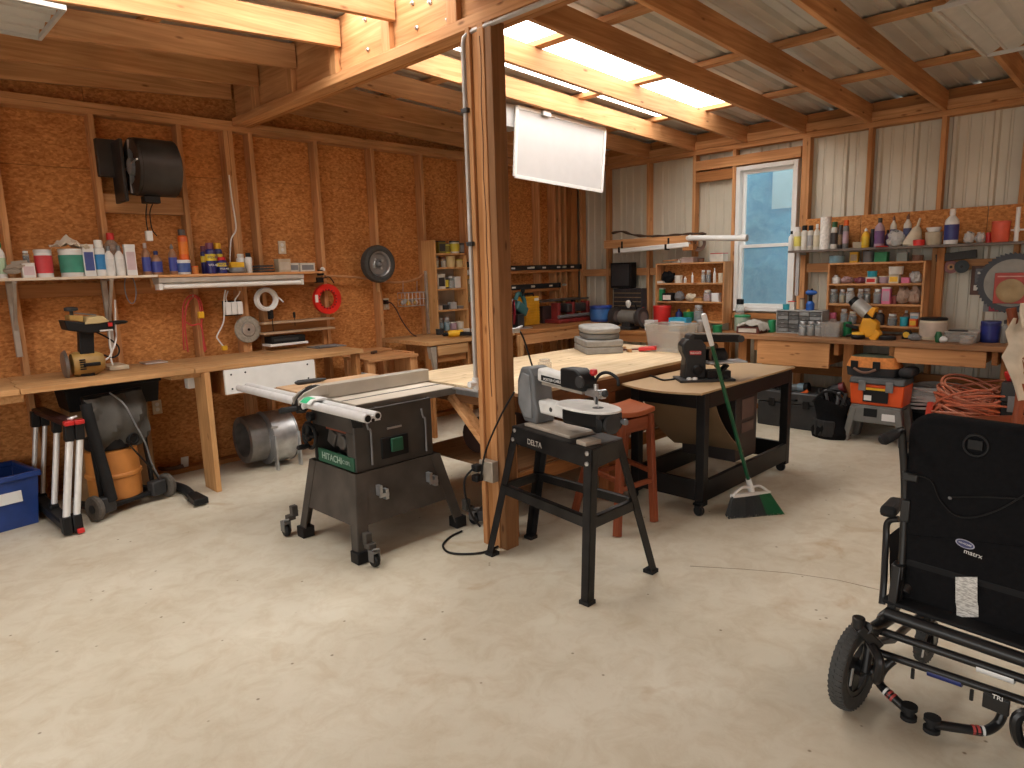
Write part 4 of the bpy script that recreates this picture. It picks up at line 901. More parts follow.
for (x, y, dx, dy) in ((1.91, 3.06, 0, 1), (1.79, 3.86, 1, 0), (2.70, 3.12, -1, 0), (2.70, 3.84, -1, 0)):
    ca = t.p('caster', MB().b2((x-.022, y-.03, .085), (x+.022, y+.03, .10)).b2((x-.024, y-.025, .035), (x-.018, y+.025, .1)).b2((x+.018, y-.025, .035), (x+.024, y+.025, .1)), mat('caster_steel', (.16, .155, .15), .5, .5), bev=.002)
    t.p('caster_mount', MB().box((x+dx*.035, y+dy*.035, .115), (.05, .05, .03)).box((x+dx*.06, y+dy*.06, .15), (.04, .04, .07)), SAWG, ca, bev=.004)
    t.p('wheel', MB().lathe([(.01, -.014), (.034, -.015), (.04, -.008), (.04, .008), (.034, .015), (.01, .014)], (x, y, .041), 'x', 18), BLKPL, ca)
    t.p('brake_pedal', MB().bar((x, y-.01, .1), (x-.02, y-.06, .13), .03, .006), GALV, ca)
for xx, zz in ((2.07, .37), (2.43, .36)):
    t.p('bracket', MB().b2((xx-.03, 3.165, zz-.02), (xx-.01, 3.205, zz+.04)).b2((xx+.01, 3.165, zz-.05), (xx+.03, 3.205, zz+.01)).b2((xx-.03, 3.162, zz-.03), (xx+.03, 3.175, zz-.01)), GALV)
# table top with slots, left extension, rails
TOP = mat('cast_iron_top', (.62, .55, .46), .42, .2, .25, 3)
zt = .875
t.p('table_top', MB().b2((2.0, 3.29, zt-.012), (2.735, 3.95, zt)), TOP, bev=.002)
t.p('top_edge', MB().b2((2.0, 3.288, zt-.048), (2.735, 3.30, zt-.004)).b2((2.0, 3.93, zt-.048), (2.735, 3.952, zt-.013)).b2((2.0, 3.30, zt-.048), (2.012, 3.93, zt-.013)).b2((2.723, 3.30, zt-.048), (2.735, 3.93, zt-.013)), mat('painted_edge', (.16, .145, .125), .45, .3), bev=.002)
for y in (3.44, 3.83): t.p('miter_slot', MB().b2((2.0, y, zt), (2.735, y+.02, zt+.0008)), DGREY)
t.p('blade_insert', MB().b2((2.2, 3.67, zt), (2.55, 3.75, zt+.001)), mat('insert_orange', (.42, .20, .10), .5))
t.p('extension_wing', MB().b2((2.0, 3.953, zt-.04), (2.735, 4.28, zt)), wood('wing_', (.50, .30, .16), (.66, .45, .28), 'x'), bev=.003)
RA = (1.87, 1.935)
fr_ = t.p('front_rail', MB().cyl((1.845, 2.93, zt-.005), (1.845, 4.50, zt-.005), .024, n=18).cyl((1.905, 2.93, zt+.0), (1.905, 4.50, zt+.0), .022, n=18).b2((1.845, 2.93, zt-.024), (1.92, 4.50, zt+.004)), ALU)
t.p('rail_bore', MB().cyl((1.845, 2.928, zt-.005), (1.845, 2.931, zt-.005), .018, n=14).cyl((1.905, 2.928, zt), (1.905, 2.931, zt), .015, n=14).cyl((1.875, 2.928, zt-.018), (1.875, 2.931, zt-.018), .01, n=10), BLACK, fr_)
for y in (3.1, 3.75): t.p('rail_bracket', MB().b2((1.92, y, zt-.07), (1.998, y+.15, zt-.027)).bar((1.93, y+.08, zt-.05), (1.97, y+.14, zt-.12), .06, .01), BLKPL, bev=.004)
t.p('rear_rail', MB().b2((2.738, 2.86, zt-.05), (2.748, 4.4, zt-.006)).b2((2.70, 2.86, zt-.012), (2.748, 3.285, zt-.004)), GALV, bev=.002)
FEN = mat('fence_beige', (.44, .40, .34), .42, .3, .08)
f_ = t.p('fence', MB().b2((1.93, 3.58, zt+.004), (2.75, 3.655, zt+.086)), FEN, bev=.004)
t.p('fence_head', MB().prism([(1.80, 3.575, zt-.01), (1.80, 3.575, zt+.03), (1.84, 3.575, zt+.06), (1.935, 3.575, zt+.088), (1.99, 3.575, zt+.088), (1.99, 3.575, zt+.03), (1.95, 3.575, zt+.028), (1.87, 3.575, zt+.026)], (0, .012, 0)).prism([(1.80, 3.64, zt-.01), (1.80, 3.64, zt+.03), (1.84, 3.64, zt+.06), (1.935, 3.64, zt+.088), (1.99, 3.64, zt+.088), (1.99, 3.64, zt+.028), (1.87, 3.64, zt+.026)], (0, .012, 0)), FEN, f_, bev=.002)
arc = [(1.80+.155*(1-math.cos(a_*PI/16)), zt-.04+.128*math.sin(a_*PI/16)) for a_ in range(9)]
t.p('fence_cover', MB().prism([(x, 3.59, z) for x, z in arc]+[(1.955, 3.59, zt+.03), (1.83, 3.59, zt+.024)], (0, .075, 0)), BLKPL, f_, bev=.004)
lb = t.p('fence_scale', MB().prism([(1.80, 3.455, zt+.012), (1.83, 3.455, zt+.034), (1.89, 3.455, zt+.036), (1.935, 3.455, zt+.026), (1.935, 3.455, zt+.022), (1.83, 3.455, zt+.026), (1.806, 3.455, zt+.004)], (0, .118, 0)), WPL, f_)
t.p('green_label', MB().prism([(1.801, 3.49, zt+.0135), (1.829, 3.49, zt+.0348), (1.862, 3.49, zt+.0362), (1.862, 3.49, zt+.035), (1.829, 3.49, zt+.033), (1.803, 3.49, zt+.0115)], (0, .075, 0)), mat('label_green', (.03, .38, .17), .4), lb, label='green label')
t.p('lock_lever', MB().bar((1.82, 3.615, zt-.03), (1.74, 3.70, zt-.045), .05, .03).cyl((1.83, 3.56, zt-.02), (1.83, 3.68, zt-.02), .028, n=14), BLKPL, f_, bev=.008)
t.p('fence_knob', MB().cyl((1.84, 3.535, zt-.005), (1.80, 3.535, zt-.01), .016, n=12), ALU, f_)
solo('push_stick', 'dark grey push stick lying on the table saw behind the fence head', 'push stick', MB().lathe([(.008, 0), (.016, .02), (.016, .13), (.012, .2), (.006, .22)], OZ(295, 383, zt+.017), (1, -.1, 0), 10), DGREY, OZ(300, 383, zt))
# ================================================================== outfeed table round the post
PLY = wood('worntop_', (.56, .40, .23), (.76, .60, .40), 'x')
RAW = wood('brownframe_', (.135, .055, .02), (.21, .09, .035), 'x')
t = Thing('assembly_table', 'big plywood assembly table behind the post with a dark timber frame', 'table', (3.97, 3.33, 0))
t.p('top', MB().b2((2.765, 2.72, .862), (5.20, 3.332, .882)), PLY, bev=.002); t.p('top', MB().b2((2.765, 3.336, .862), (5.20, 3.955, .882)), PLY, bev=.002)
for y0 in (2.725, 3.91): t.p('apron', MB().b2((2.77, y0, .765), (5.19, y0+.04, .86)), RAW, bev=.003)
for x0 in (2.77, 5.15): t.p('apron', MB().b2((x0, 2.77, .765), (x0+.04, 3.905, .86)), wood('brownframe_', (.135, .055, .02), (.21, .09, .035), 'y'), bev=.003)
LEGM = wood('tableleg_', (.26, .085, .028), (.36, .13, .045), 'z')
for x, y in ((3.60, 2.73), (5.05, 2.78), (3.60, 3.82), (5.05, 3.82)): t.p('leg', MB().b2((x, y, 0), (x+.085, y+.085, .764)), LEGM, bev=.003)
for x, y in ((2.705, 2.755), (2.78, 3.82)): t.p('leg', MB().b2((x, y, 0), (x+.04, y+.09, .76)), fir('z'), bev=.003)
t.p('brace', MB().bar((2.77, 3.36, .80), (2.75, 2.85, .40), .038, .085, (1, 0, 0)), fir('y'), bev=.003)
t.p('brace_block', MB().b2((2.76, 2.865, .16), (2.80, 2.93, .50)), oldpine('z'), bev=.003)
t.p('lower_shelf', MB().b2((2.79, 2.86, .36), (5.04, 3.80, .378)), wood('lowshelf_', (.22, .11, .05), (.32, .17, .08), 'x'), bev=.002)
t.p('shelf_rail', MB().b2((2.80, 2.82, .275), (5.04, 2.858, .36)), oldpine('x'), bev=.003)
ps_ = [(2.85, 3.2, .25), (3.1, 3.0, .25), (3.6, 3.4, .32)]
# dark clutter below it
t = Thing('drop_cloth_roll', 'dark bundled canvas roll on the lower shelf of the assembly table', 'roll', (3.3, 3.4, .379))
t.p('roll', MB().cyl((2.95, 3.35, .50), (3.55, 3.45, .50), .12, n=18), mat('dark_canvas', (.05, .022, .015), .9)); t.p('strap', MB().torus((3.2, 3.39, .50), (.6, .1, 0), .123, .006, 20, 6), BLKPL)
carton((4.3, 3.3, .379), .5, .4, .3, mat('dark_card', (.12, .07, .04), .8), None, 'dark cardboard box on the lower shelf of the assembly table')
# folded dark tool legs behind the saw's right leg
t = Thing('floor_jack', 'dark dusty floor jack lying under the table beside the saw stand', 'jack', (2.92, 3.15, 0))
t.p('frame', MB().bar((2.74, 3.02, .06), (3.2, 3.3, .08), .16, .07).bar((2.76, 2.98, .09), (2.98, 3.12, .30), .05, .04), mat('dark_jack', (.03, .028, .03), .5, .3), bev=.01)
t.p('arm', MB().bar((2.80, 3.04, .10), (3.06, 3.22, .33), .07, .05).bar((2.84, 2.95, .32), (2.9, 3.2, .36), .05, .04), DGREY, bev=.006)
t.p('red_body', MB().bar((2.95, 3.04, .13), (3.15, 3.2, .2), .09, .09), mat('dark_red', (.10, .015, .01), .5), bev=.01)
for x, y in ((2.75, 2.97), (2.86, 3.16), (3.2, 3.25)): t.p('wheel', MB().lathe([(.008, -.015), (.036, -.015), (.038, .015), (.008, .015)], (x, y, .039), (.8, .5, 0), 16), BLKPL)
# cords round the post foot
pa = spline([OZ(px, py, .008) for px, py in ((462, 531), (450, 537), (443, 545), (448, 552), (462, 554), (480, 553), (490, 550), (505, 543))], 7)
solo('extension_cord', 'black cord curving over the floor to the foot of the post', 'cord', MB().tube(pa, .0065, 7), BLKPL, OZ(462, 554, 0))
t = Thing('conduit', 'grey conduit pipe running down the left side of the post', 'conduit', (2.52, 2.845, .95))
CY, CX = 2.86, 2.53
t.p('pipe', MB().tube([(CX, CY, .95), (CX, CY, 2.78), (CX+.004, CY-.006, 2.815), (CX+.02, CY-.03, 2.838), (CX+.025, CY-.06, 2.842), (CX+.03, YN+.3, 2.842)], .0125, 10), mat('grey_conduit', (.42, .39, .36), .4, .2))
t.p('fitting', MB().cyl((CX, CY, .93), (CX, CY, 1.0), .02, n=12).cyl((CX-.05, CY, .965), (CX+.02, CY, .965), .018, n=12), WPL)
for zz in (2.45, 1.75): t.p('strap', MB().b2((CX-.018, CY-.03, zz-.012), (CX+.06, CY+.018, zz+.012)), DGREY, bev=.003)
c = OX(485, 470, 2.53)
t = Thing('outlet_box', 'metal outlet box with plugs on the lower post', 'outlet box', (2.53, c.y, c.z-.06))
t.p('box', MB().box((2.515, c.y-.05, c.z+.01), (.05, .11, .12)), mat('box_beige', (.40, .34, .27), .5, .3), bev=.004)
for dz in (-.03, .03): t.p('plug', MB().b2((2.44, c.y-.03, c.z+dz-.02), (2.488, c.y+.02, c.z+dz+.02)), BLKPL, bev=.006)
t.p('cable', MB().tube(spline([(2.44, c.y, c.z+.03), (2.40, c.y+.03, c.z-.03), (2.40, c.y+.03, c.z-.14), (2.43, c.y+.01, c.z-.26), (2.46, c.y-.02, c.z-.32)]), .0065, 7), BLKPL)
t.p('cable', MB().tube(spline([(2.46, c.y-.04, c.z-.03), (2.43, c.y-.12, c.z+.15), (2.45, c.y-.22, c.z+.35), (2.49, c.y-.30, c.z+.5)]), .0055, 7), BLKPL)
# hung lead on the table side of the post
pts = [OY(px, py, 2.95) for px, py in ((506, 348), (507, 338), (512, 331), (518, 330), (523, 337), (528, 352), (533, 368), (537, 375))]
t = Thing('hanging_lead', 'black lead looped over a metal clamp on the far side of the post', 'lead', OY(515, 331, 2.95))
t.p('cable', MB().tube(spline(pts), .006, 7), BLKPL); t.p('clamp', MB().box(OY(515, 330.5, 2.95), (.06, .03, .03)).bar(OY(512, 331, 2.95), OY(522, 326, 2.95), .02, .012), GALV, bev=.003)
# things on the table
z = .882
CASE = mat('dusty_grey_case', (.30, .29, .27), .6, var=.2)
a = OZ(569, 352, z); 
t = Thing('tool_case', 'rectangular dusty grey tool case on the assembly table', 'case', (4.66, 3.64, z), R(52), None, False)
t.p('body', MB().b2((-.24, -.16, 0), (.24, .16, .055)), CASE, bev=.008); t.p('lid', MB().b2((-.24, -.16, .058), (.24, .16, .115)), CASE, bev=.01)
for x in (-.13, .13): t.p('latch', MB().b2((x-.025, -.168, .035), (x+.025, -.158, .085)), GREY, bev=.003)
t.p('handle', MB().tube([(-.05, -.16, .05), (-.05, -.185, .05), (.05, -.185, .05), (.05, -.16, .05)], .008, 8), GREY)
t = Thing('tool_case', 'rounded dark grey tool case stacked on the rectangular case', 'case', (4.70, 3.66, z+.116), R(48), None, False); t.e.scale = (1.16, 1.1, 1.0)
el = [(.24*math.copysign(abs(math.cos(k*PI/14))**.6, math.cos(k*PI/14)), .15*math.copysign(abs(math.sin(k*PI/14))**.6, math.sin(k*PI/14))) for k in range(28)]
t.p('body', MB().prism([(x*.96, y*.96, 0) for x, y in el], (0, 0, .05)), mat('dusty_case_dark', (.15, .15, .145), .6, var=.25), bev=.012)
t.p('lid', MB().prism([(x, y, .052) for x, y in el], (0, 0, .05)), CASE, bev=.014); t.p('latch', MB().b2((-.03, -.152, .03), (.03, -.14, .07)), GREY, bev=.003)
o = OZ(624, 351, z); t = Thing('clamp', 'red bar clamp lying on the assembly table in front of the cases', 'clamp', (o.x, o.y, z))
a, c = OZ(610, 350, z+.02), OZ(643, 349, z+.02)
t.p('bar', MB().bar(a, c, .03, .012), mat('clamp_dark', (.12, .03, .03), .5)); t.p('jaw', MB().bar(c+Vector((-.02, .02, .0)), c+Vector((.02, -.12, .015)), .08, .035, w2=.04), RED, bev=.008); t.p('jaw', MB().bar(a, a+Vector((.06, .1, .015)), .05, .04), mat('dark_red2', (.28, .02, .02), .5), bev=.006)
for k, (px, py) in enumerate(((618, 351.5), (624, 350), (629, 352))):
    o = OZ(px, py, z); solo('wood_offcut', 'small pale wood offcut beside the red clamp', 'offcut', MB().box((0, 0, .014), (.09-.015*k, .03, .026), (0, 0, .5*k)), pine('x'), o, 'offcuts beside the red clamp', bev=.003, w=False)
a = OZ(657, 351, z); t = Thing('clear_bin', 'empty clear plastic bin on the right end of the assembly table', 'bin', (5.0, 3.12, z), R(-4), None, False)
mb = MB(); open_bin(mb, .26, .36, OY(672, 324, 3.1).z-z, .004, .84); t.p('body', mb, CLEARPL, bev=.006)
hz = OY(672, 324, 3.1).z-z; t.p('rim', MB().b2((-.14, -.19, hz-.012), (.14, -.175, hz)).b2((-.14, .175, hz-.012), (.14, .19, hz)).b2((-.14, -.175, hz-.012), (-.125, .175, hz)).b2((.125, -.175, hz-.012), (.14, .175, hz)), CLEARPL, bev=.003)
o = OZ(545, 371, z); jar((o.x, o.y, z), .10, .085, None, CLEARPL, 'small clear jar on the table behind the scroll saw', None, glass=CLEARPL)
# ================================================================== scroll saw on its stand
T4 = [Vector((2.434, 1.941, .75)), Vector((2.707, 1.967, .75)), Vector((2.812, 2.587, .75)), Vector((2.553, 2.59, .75))]
F4 = [Vector((2.345, 1.903, 0)), Vector((2.885, 1.868, 0)), Vector((2.80, 2.715, 0)), Vector((2.43, 2.715, 0))]
STB = mat('stand_black', (.012, .011, .011), .4, .1, .5, 12, spec=.3)
t = Thing('scroll_saw_stand', 'black steel angle-leg stand carrying the scroll saw', 'stand', (2.6, 2.27, 0))
ctr = sum(T4, Vector())/4
for k in range(4):
    a, c = T4[k], F4[k]; dx = Vector((1 if k in (0, 3) else -1, 0, 0)); dy = Vector((0, 1 if k in (0, 1) else -1, 0)); m_ = MB()
    m_.prism([a, a+dx*.05, c+dx*.045, c], dy*.006); m_.prism([a, a+dy*.05, c+dy*.045, c], dx*.006)
    lg = t.p('leg', m_, STB); t.p('foot', MB().b2(c+Vector((min(0, dx.x)*.05-.004, min(0, dy.y)*.05-.004, 0)), c+Vector((max(0, dx.x)*.05+.004, max(0, dy.y)*.05+.004, .02))), RUB, lg)
    f = T4[(k+1) % 4]; out = ((a+f)/2-ctr).normalized()*.006
    t.p('apron', MB().prism([a+out, f+out, f+out-Vector((0, 0, .095)), a+out-Vector((0, 0, .095))], -out.normalized()*.006), STB)
    q = .44; a2, f2 = a.lerp(c, q), f.lerp(F4[(k+1) % 4], q)
    t.p('cross_rail', MB().prism([a2, f2, f2-Vector((0, 0, .055)), a2-Vector((0, 0, .055))], -out.normalized()*.006).prism([a2, f2, f2-out.normalized()*.03, a2-out.normalized()*.03], (0, 0, -.005)), STB)
    bt = MB(); 
    for zz in (.73, .68): bt.lathe([(.012, 0), (.012, .008), (.004, .01)], a.lerp(c, (.75-zz)/.75)+(-dx)*.002+dy*.025, -dx, 6)
    t.p('bolt', bt, STEEL)
t.p('tray', MB().prism([a-Vector((0, 0, .004)) for a in T4], (0, 0, .006)), STB)
mid = (T4[0]*.55+T4[3]*.45); rotS = Matrix(((0, 0, -1), (-1, 0, 0), (0, 1, 0)))
text('lettering', 'DELTA', .042, (mid.x-.016, mid.y+.12, .705), Matrix.Rotation(R(-10.4), 3, 'Z') @ rotS, mat('worn_letter', (.4, .36, .32), .5), t.e, t.off)
ax = (T4[3]-T4[0]).normalized(); sd = Vector((ax.y, -ax.x, 0)); O = (T4[0]+T4[1])/2    # along the saw, to its right
def V(a, b_, z): return O+ax*(a*.93+.09)+sd*b_*.93+Vector((0, 0, z*.95))
t = Thing('scroll_saw', 'grey and white scroll saw with an oval table on the black stand', 'scroll saw', V(.3, 0, .005))
SG = mat('scroll_grey', (.115, .12, .125), .5); SW = mat('scroll_white', (.72, .71, .68), .42)
prof = [(.56, .02), (.44, .02), (.43, .10), (.45, .16), (.46, .30), (.50, .345), (.58, .34), (.62, .26), (.625, .12)]
t.p('rear_body', MB().prism([V(a, -.07, z) for a, z in prof], sd*.13), SG, bev=.012)
t.p('rear_cover', MB().prism([V(a, -.078, z) for a, z in ((.55, .05), (.47, .05), (.475, .16), (.49, .30), (.56, .31), (.595, .24), (.6, .12))], sd*.012), mat('scroll_grey2', (.19, .195, .2), .5), bev=.004)
t.p('upper_arm', MB().bar(V(.46, 0, .305), V(.14, 0, .285), .075, .075, w2=.06, h2=.06), SW, bev=.014)
ap = t.p('arm_badge', MB().bar(V(.42, -.036, .292), V(.20, -.034, .280), .008, .03), BLKPL)
text('lettering', 'PORTER+CABLE', .021, V(.315, -.0415, .286), Matrix(((sd.x*0-ax.x, 0, -sd.x), (-ax.y, 0, -sd.y), (0, 1, 0))), WPL, ap, t.off)
t.p('arm_rail', MB().bar(V(.44, 0, .255), V(.08, 0, .245), .04, .015), mat('rail_tan', (.35, .31, .26), .5))
t.p('control_box', MB().prism([V(a, -.045, z) for a, z in ((.24, .26), (.24, .365), (.11, .37), (.06, .34), (.03, .29), (.05, .255))], sd*.09), BLKPL, bev=.01)
dl = t.p('speed_dial', MB().lathe([(.005, 0), (.03, .0), (.03, .012), (.004, .014)], V(.06, -.046, .31), -sd, 16), DGREY)
t.p('red_knob', MB().lathe([(.012, 0), (.02, .01), (.018, .03), (.004, .034)], V(.03, .02, .34), 'z', 12), RED)
t.p('blade_head', MB().bar(V(.06, 0, .255), V(-.07, 0, .25), .03, .035).cyl(V(-.05, -.03, .26), V(-.05, .03, .26), .016, n=12).cyl(V(-.01, 0, .30), V(-.01, 0, .22), .012, n=10).bar(V(.0, 0, .24), V(-.015, 0, .205), .015, .012), STEEL)
t.p('hold_down', MB().bar(V(-.03, -.01, .26), V(-.035, -.02, .2), .01, .008).ball(V(-.08, 0, .26), .018), DGREY)
t.p('blade', MB().bar(V(-.025, 0, .22), V(-.025, 0, .10), .004, .0015), STEEL)
t.p('blower_tube', MB().tube(spline([V(.06, .04, .28), V(.02, .05, .34), V(-.05, .05, .36), V(-.13, .04, .34), V(-.16, .02, .31)]), .008, 8), RUB)
# oval table: long half ellipse at the front, squarer behind
oval = []
for k in range(36):
    a_ = k*PI/18; cx_ = math.cos(a_); sy_ = math.sin(a_)
    oval.append(V(.055+(.215*math.copysign(abs(cx_)**(.75 if cx_ > 0 else 1), cx_)), .125*math.copysign(abs(sy_)**.85, sy_), .166))
t.p('table', MB().prism(oval, (0, 0, .012)), SW, bev=.004); t.p('throat_plate', MB().cyl(V(-.025, 0, .178), V(-.025, 0, .1795), .028, n=20), mat('throat_dark', (.06, .06, .06), .6))
t.p('lower_arm', MB().bar(V(.46, 0, .12), V(.10, 0, .12), .08, .075), SW, bev=.015); t.p('arm_screw', MB().cyl(V(.33, -.036, .12), V(.33, -.044, .12), .013, n=12), DGREY)
t.p('motor_housing', MB().bar(V(.22, 0, .11), V(-.08, .01, .115), .11, .09), BLKPL, bev=.02); mo = t.p('motor', MB().lathe([(.03, -.09), (.045, -.08), (.048, .05), (.03, .07)], V(-.05, .05, .10), sd, 18), BLKPL)
t.p('tilt_bracket', MB().lathe([(.02, 0), (.05, .003), (.05, .02), (.025, .026)], V(-.12, 0, .11), -ax, 18).bar(V(-.1, -.07, .15), V(-.12, .07, .15), .03, .02), DGREY)
t.p('dust_knob', MB().lathe([(.01, 0), (.016, .02), (.014, .035)], V(-.15, .05, .12), -ax, 10), GREY)
t.p('base_foot', MB().bar(V(.52, 0, .012), V(.1, 0, .012), .18, .018).bar(V(.0, -.08, .014), V(-.08, -.08, .014), .1, .022), mat('foot_tan', (.36, .30, .24), .6), bev=.004)
# ================================================================== red stool
t = Thing('wooden_stool', 'reddish brown wooden stool beside the scroll saw stand', 'stool', (3.42, 2.5, 0))
SC = [Vector((3.30, 2.40, .70)), Vector((3.56, 2.36, .70)), Vector((3.66, 2.60, .70)), Vector((3.40, 2.66, .70))]
FC = [Vector((3.13, 2.31, 0)), Vector((3.48, 2.28, 0)), Vector((3.62, 2.66, 0)), Vector((3.27, 2.76, 0))]
cc = sum(SC, Vector())/4
sg = []
for i in range(9):
    row = []
    for j in range(9):
        u, v = i/8*1.16-.08, j/8*1.16-.08
        p = SC[0].lerp(SC[1], u).lerp(SC[3].lerp(SC[2], u), v); row.append(p+Vector((0, 0, .012*(2*u-1)**2-.004)))
    sg.append(row)
t.p('seat', MB().sheet(sg, .032), wood('stoolseat_', (.30, .075, .028), (.40, .115, .045), 'x', .4, False), bev=.006)
for k in range(4):
    t.p('leg', MB().bar(FC[k], SC[k].lerp(cc, .06)-Vector((0, 0, .02)), .042, .042, (1, 0, 0)), redwood('z'), bev=.005)
    a, c = SC[k].lerp(cc, .06), SC[(k+1) % 4].lerp(cc, .06); t.p('apron', MB().bar(a-Vector((0, 0, .075)), c-Vector((0, 0, .075)), .022, .085), redwood('x'), bev=.003)
    q = .62-.07*(k % 2); t.p('stretcher', MB().bar(SC[k].lerp(FC[k], q), SC[(k+1) % 4].lerp(FC[(k+1) % 4], q), .022, .03), redwood('x'), bev=.003)
# ================================================================== black cart with the belt sander
CX0, CX1, CY0, CY1, CZ = 3.765, 5.07, 2.10, 2.66, .80
t = Thing('tool_cart', 'black steel tool cart with a tan board top behind the red stool', 'cart', (4.4, 2.38, 0))
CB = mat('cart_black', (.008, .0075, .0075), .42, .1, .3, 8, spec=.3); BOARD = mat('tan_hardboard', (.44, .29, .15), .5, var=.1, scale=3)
g = [[(CX0-.04+(CX1-CX0+.05)*i/12+(-.10*math.sin(PI*j/8*.9+.25) if i == 0 else 0), CY0-.012+(CY1-CY0+.055)*j/8, CZ+.01-.0) for j in range(9)] for i in range(13)]
t.p('top_board', MB().sheet(g, .012), BOARD)
for x, y in ((CX0, CY0), (CX1-.06, CY0), (CX0, CY1-.06), (CX1-.06, CY1-.06)): t.p('leg', MB().b2((x, y, .06), (x+.06, y+.06, CZ-.002)), CB, bev=.003)
for y in (CY0, CY1-.03): t.p('top_rail', MB().b2((CX0+.06, y, CZ-.10), (CX1-.06, y+.03, CZ-.002)), CB, bev=.003); t.p('lower_rail', MB().b2((CX0+.06, y, .09), (CX1-.06, y+.03, .225)), CB, bev=.003)
for x in (CX0, CX1-.03): t.p('top_rail', MB().b2((x, CY0+.06, CZ-.10), (x+.03, CY1-.06, CZ-.002)), CB, bev=.003); t.p('lower_rail', MB().b2((x, CY0+.06, .09), (x+.03, CY1-.06, .225)), CB, bev=.003)
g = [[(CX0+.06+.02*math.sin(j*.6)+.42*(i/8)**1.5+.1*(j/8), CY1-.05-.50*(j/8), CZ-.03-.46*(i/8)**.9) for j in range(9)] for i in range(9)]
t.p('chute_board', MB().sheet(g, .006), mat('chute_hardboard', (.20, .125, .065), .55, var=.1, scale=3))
t.p('motor_cabinet', MB().b2((4.30, CY0+.06, .226), (4.62, CY1-.08, CZ-.10)), mat('dark_cabinet', (.02, .014, .013), .5), bev=.006)
t.p('warning_label', MB().b2((4.38, CY0+.055, .52), (4.56, CY0+.061, .66)).b2((4.38, CY0+.055, .42), (4.56, CY0+.061, .49)), mat('faded_label', (.10, .06, .05), .6))
for x, y in ((CX0-.02, CY0+.02), (CX1-.06, CY0+.04), (CX0, CY1-.02), (CX1-.06, CY1-.03)):
    ca = t.p('caster', MB().b2((x-.02, y-.03, .075), (x+.03, y+.03, .09)).b2((x-.02, y-.02, .03), (x-.014, y+.02, .085)), BLKPL)
    t.p('wheel', MB().lathe([(.008, -.014), (.032, -.015), (.036, .0), (.032, .015), (.008, .014)], (x+.006, y, .037), 'x', 16), BLKPL, ca)
# belt-and-disc sander
z = CZ+.016
t = Thing('belt_sander', 'dark grey belt and disc sander with a red badge on the cart', 'sander', (4.25, 2.40, z))
FH = Vector((FW.x, FW.y, 0)).normalized(); E1 = Vector((RX.x, RX.y, 0)).normalized(); SGM = mat('sander_grey', (.022, .0225, .023), .45, spec=.3)
def q(px, py, d=4.60):
    p = CAM+ray(px, py)*(d/F); return p
zf = z+.018
def fl(p, zz=zf): return Vector((p.x, p.y, zz))
P = [fl(q(684, 378)), fl(q(706, 378)), q(706.5, 346), q(702, 339.5), q(687, 339.5), q(682, 345), q(682.5, 352), q(686, 359)]
t.p('housing', MB().prism(P, FH*.13), SGM, bev=.010); zt_ = q(695, 339).z
bd = t.p('badge', MB().prism([q(690, 355, 4.594), q(701.5, 355, 4.594), q(701.5, 351, 4.594), q(690, 351, 4.594)], FH*.01), mat('badge_red', (.45, .03, .03), .4), bev=.003)
text('lettering', 'RIDGID', .022, q(695.7, 353, 4.59), Matrix((E1, Vector((0, 0, 1)), -FH)).transposed(), WPL, bd, t.off)
t.p('knob', MB().lathe([(.032, 0), (.036, .02), (.026, .035), (.005, .037)], q(697, 369.5), -FH, 16), BLKPL)
for px in (689, 695): t.p('foot_bolt', MB().lathe([(.018, 0), (.018, .012), (.008, .016)], fl(q(px, 378, 4.56), z+.018), 'z', 10), ALU)
t.p('motor', MB().lathe([(.03, 0), (.055, .01), (.06, .13), (.03, .15)], fl(q(705, 360, 4.70), z+.15), E1, 18), BLKPL)
bb_ = [fl(q(680.5, 380, 4.54), z), fl(q(736, 380, 4.54), z)]
t.p('base', MB().prism([bb_[0], bb_[1], bb_[1]+FH*.22, bb_[0]+FH*.22], (0, 0, .017)), DGREY, bev=.004)
a_, c_ = q(690, 337.5, 4.67), q(738, 338, 4.67)
t.p('belt_bed', MB().bar(a_, c_, .13, .05), BLKPL, bev=.012); t.p('belt', MB().bar(a_+Vector((0, 0, .028)), c_+Vector((0, 0, .028)), .115, .004), mat('sand_belt', (.16, .13, .10), .9))
t.p('roller', MB().cyl(c_-FH*.065, c_+FH*.065, .024, n=14).cyl(a_-FH*.065, a_+FH*.065, .024, n=14), DGREY)
t.p('disc', MB().lathe([(.01, 0), (.078, 0), (.078, .014), (.01, .016)], q(713, 354, 4.70), (E1*.8-FH*.6), 26), mat('sand_disc', (.17, .085, .05), .9))
t.p('work_table', MB().bar(q(706, 362.5, 4.60), q(743, 360.5, 4.62), .15, .010), GALV, bev=.002)
k1, k2 = fl(q(714, 376, 4.6)), fl(q(728, 376, 4.6)); t.p('table_bracket', MB().bar(k1, q(727, 364.5, 4.6), .06, .018).bar(k2, q(715, 364.5, 4.62), .06, .018).prism([fl(q(708, 376, 4.58)), fl(q(731, 376, 4.58)), fl(q(731, 376, 4.58))+FH*.12, fl(q(708, 376, 4.58))+FH*.12], (0, 0, .05)), BLKPL, bev=.004)
t.p('power_cable', MB().tube(spline([fl(q(685, 378, 4.68), z+.03), OZ(676, 378.5, z+.008), OZ(664, 380, z+.008), OZ(655, 377, z+.008), OZ(650, 375.5, z+.008)]), .006, 7), BLKPL)
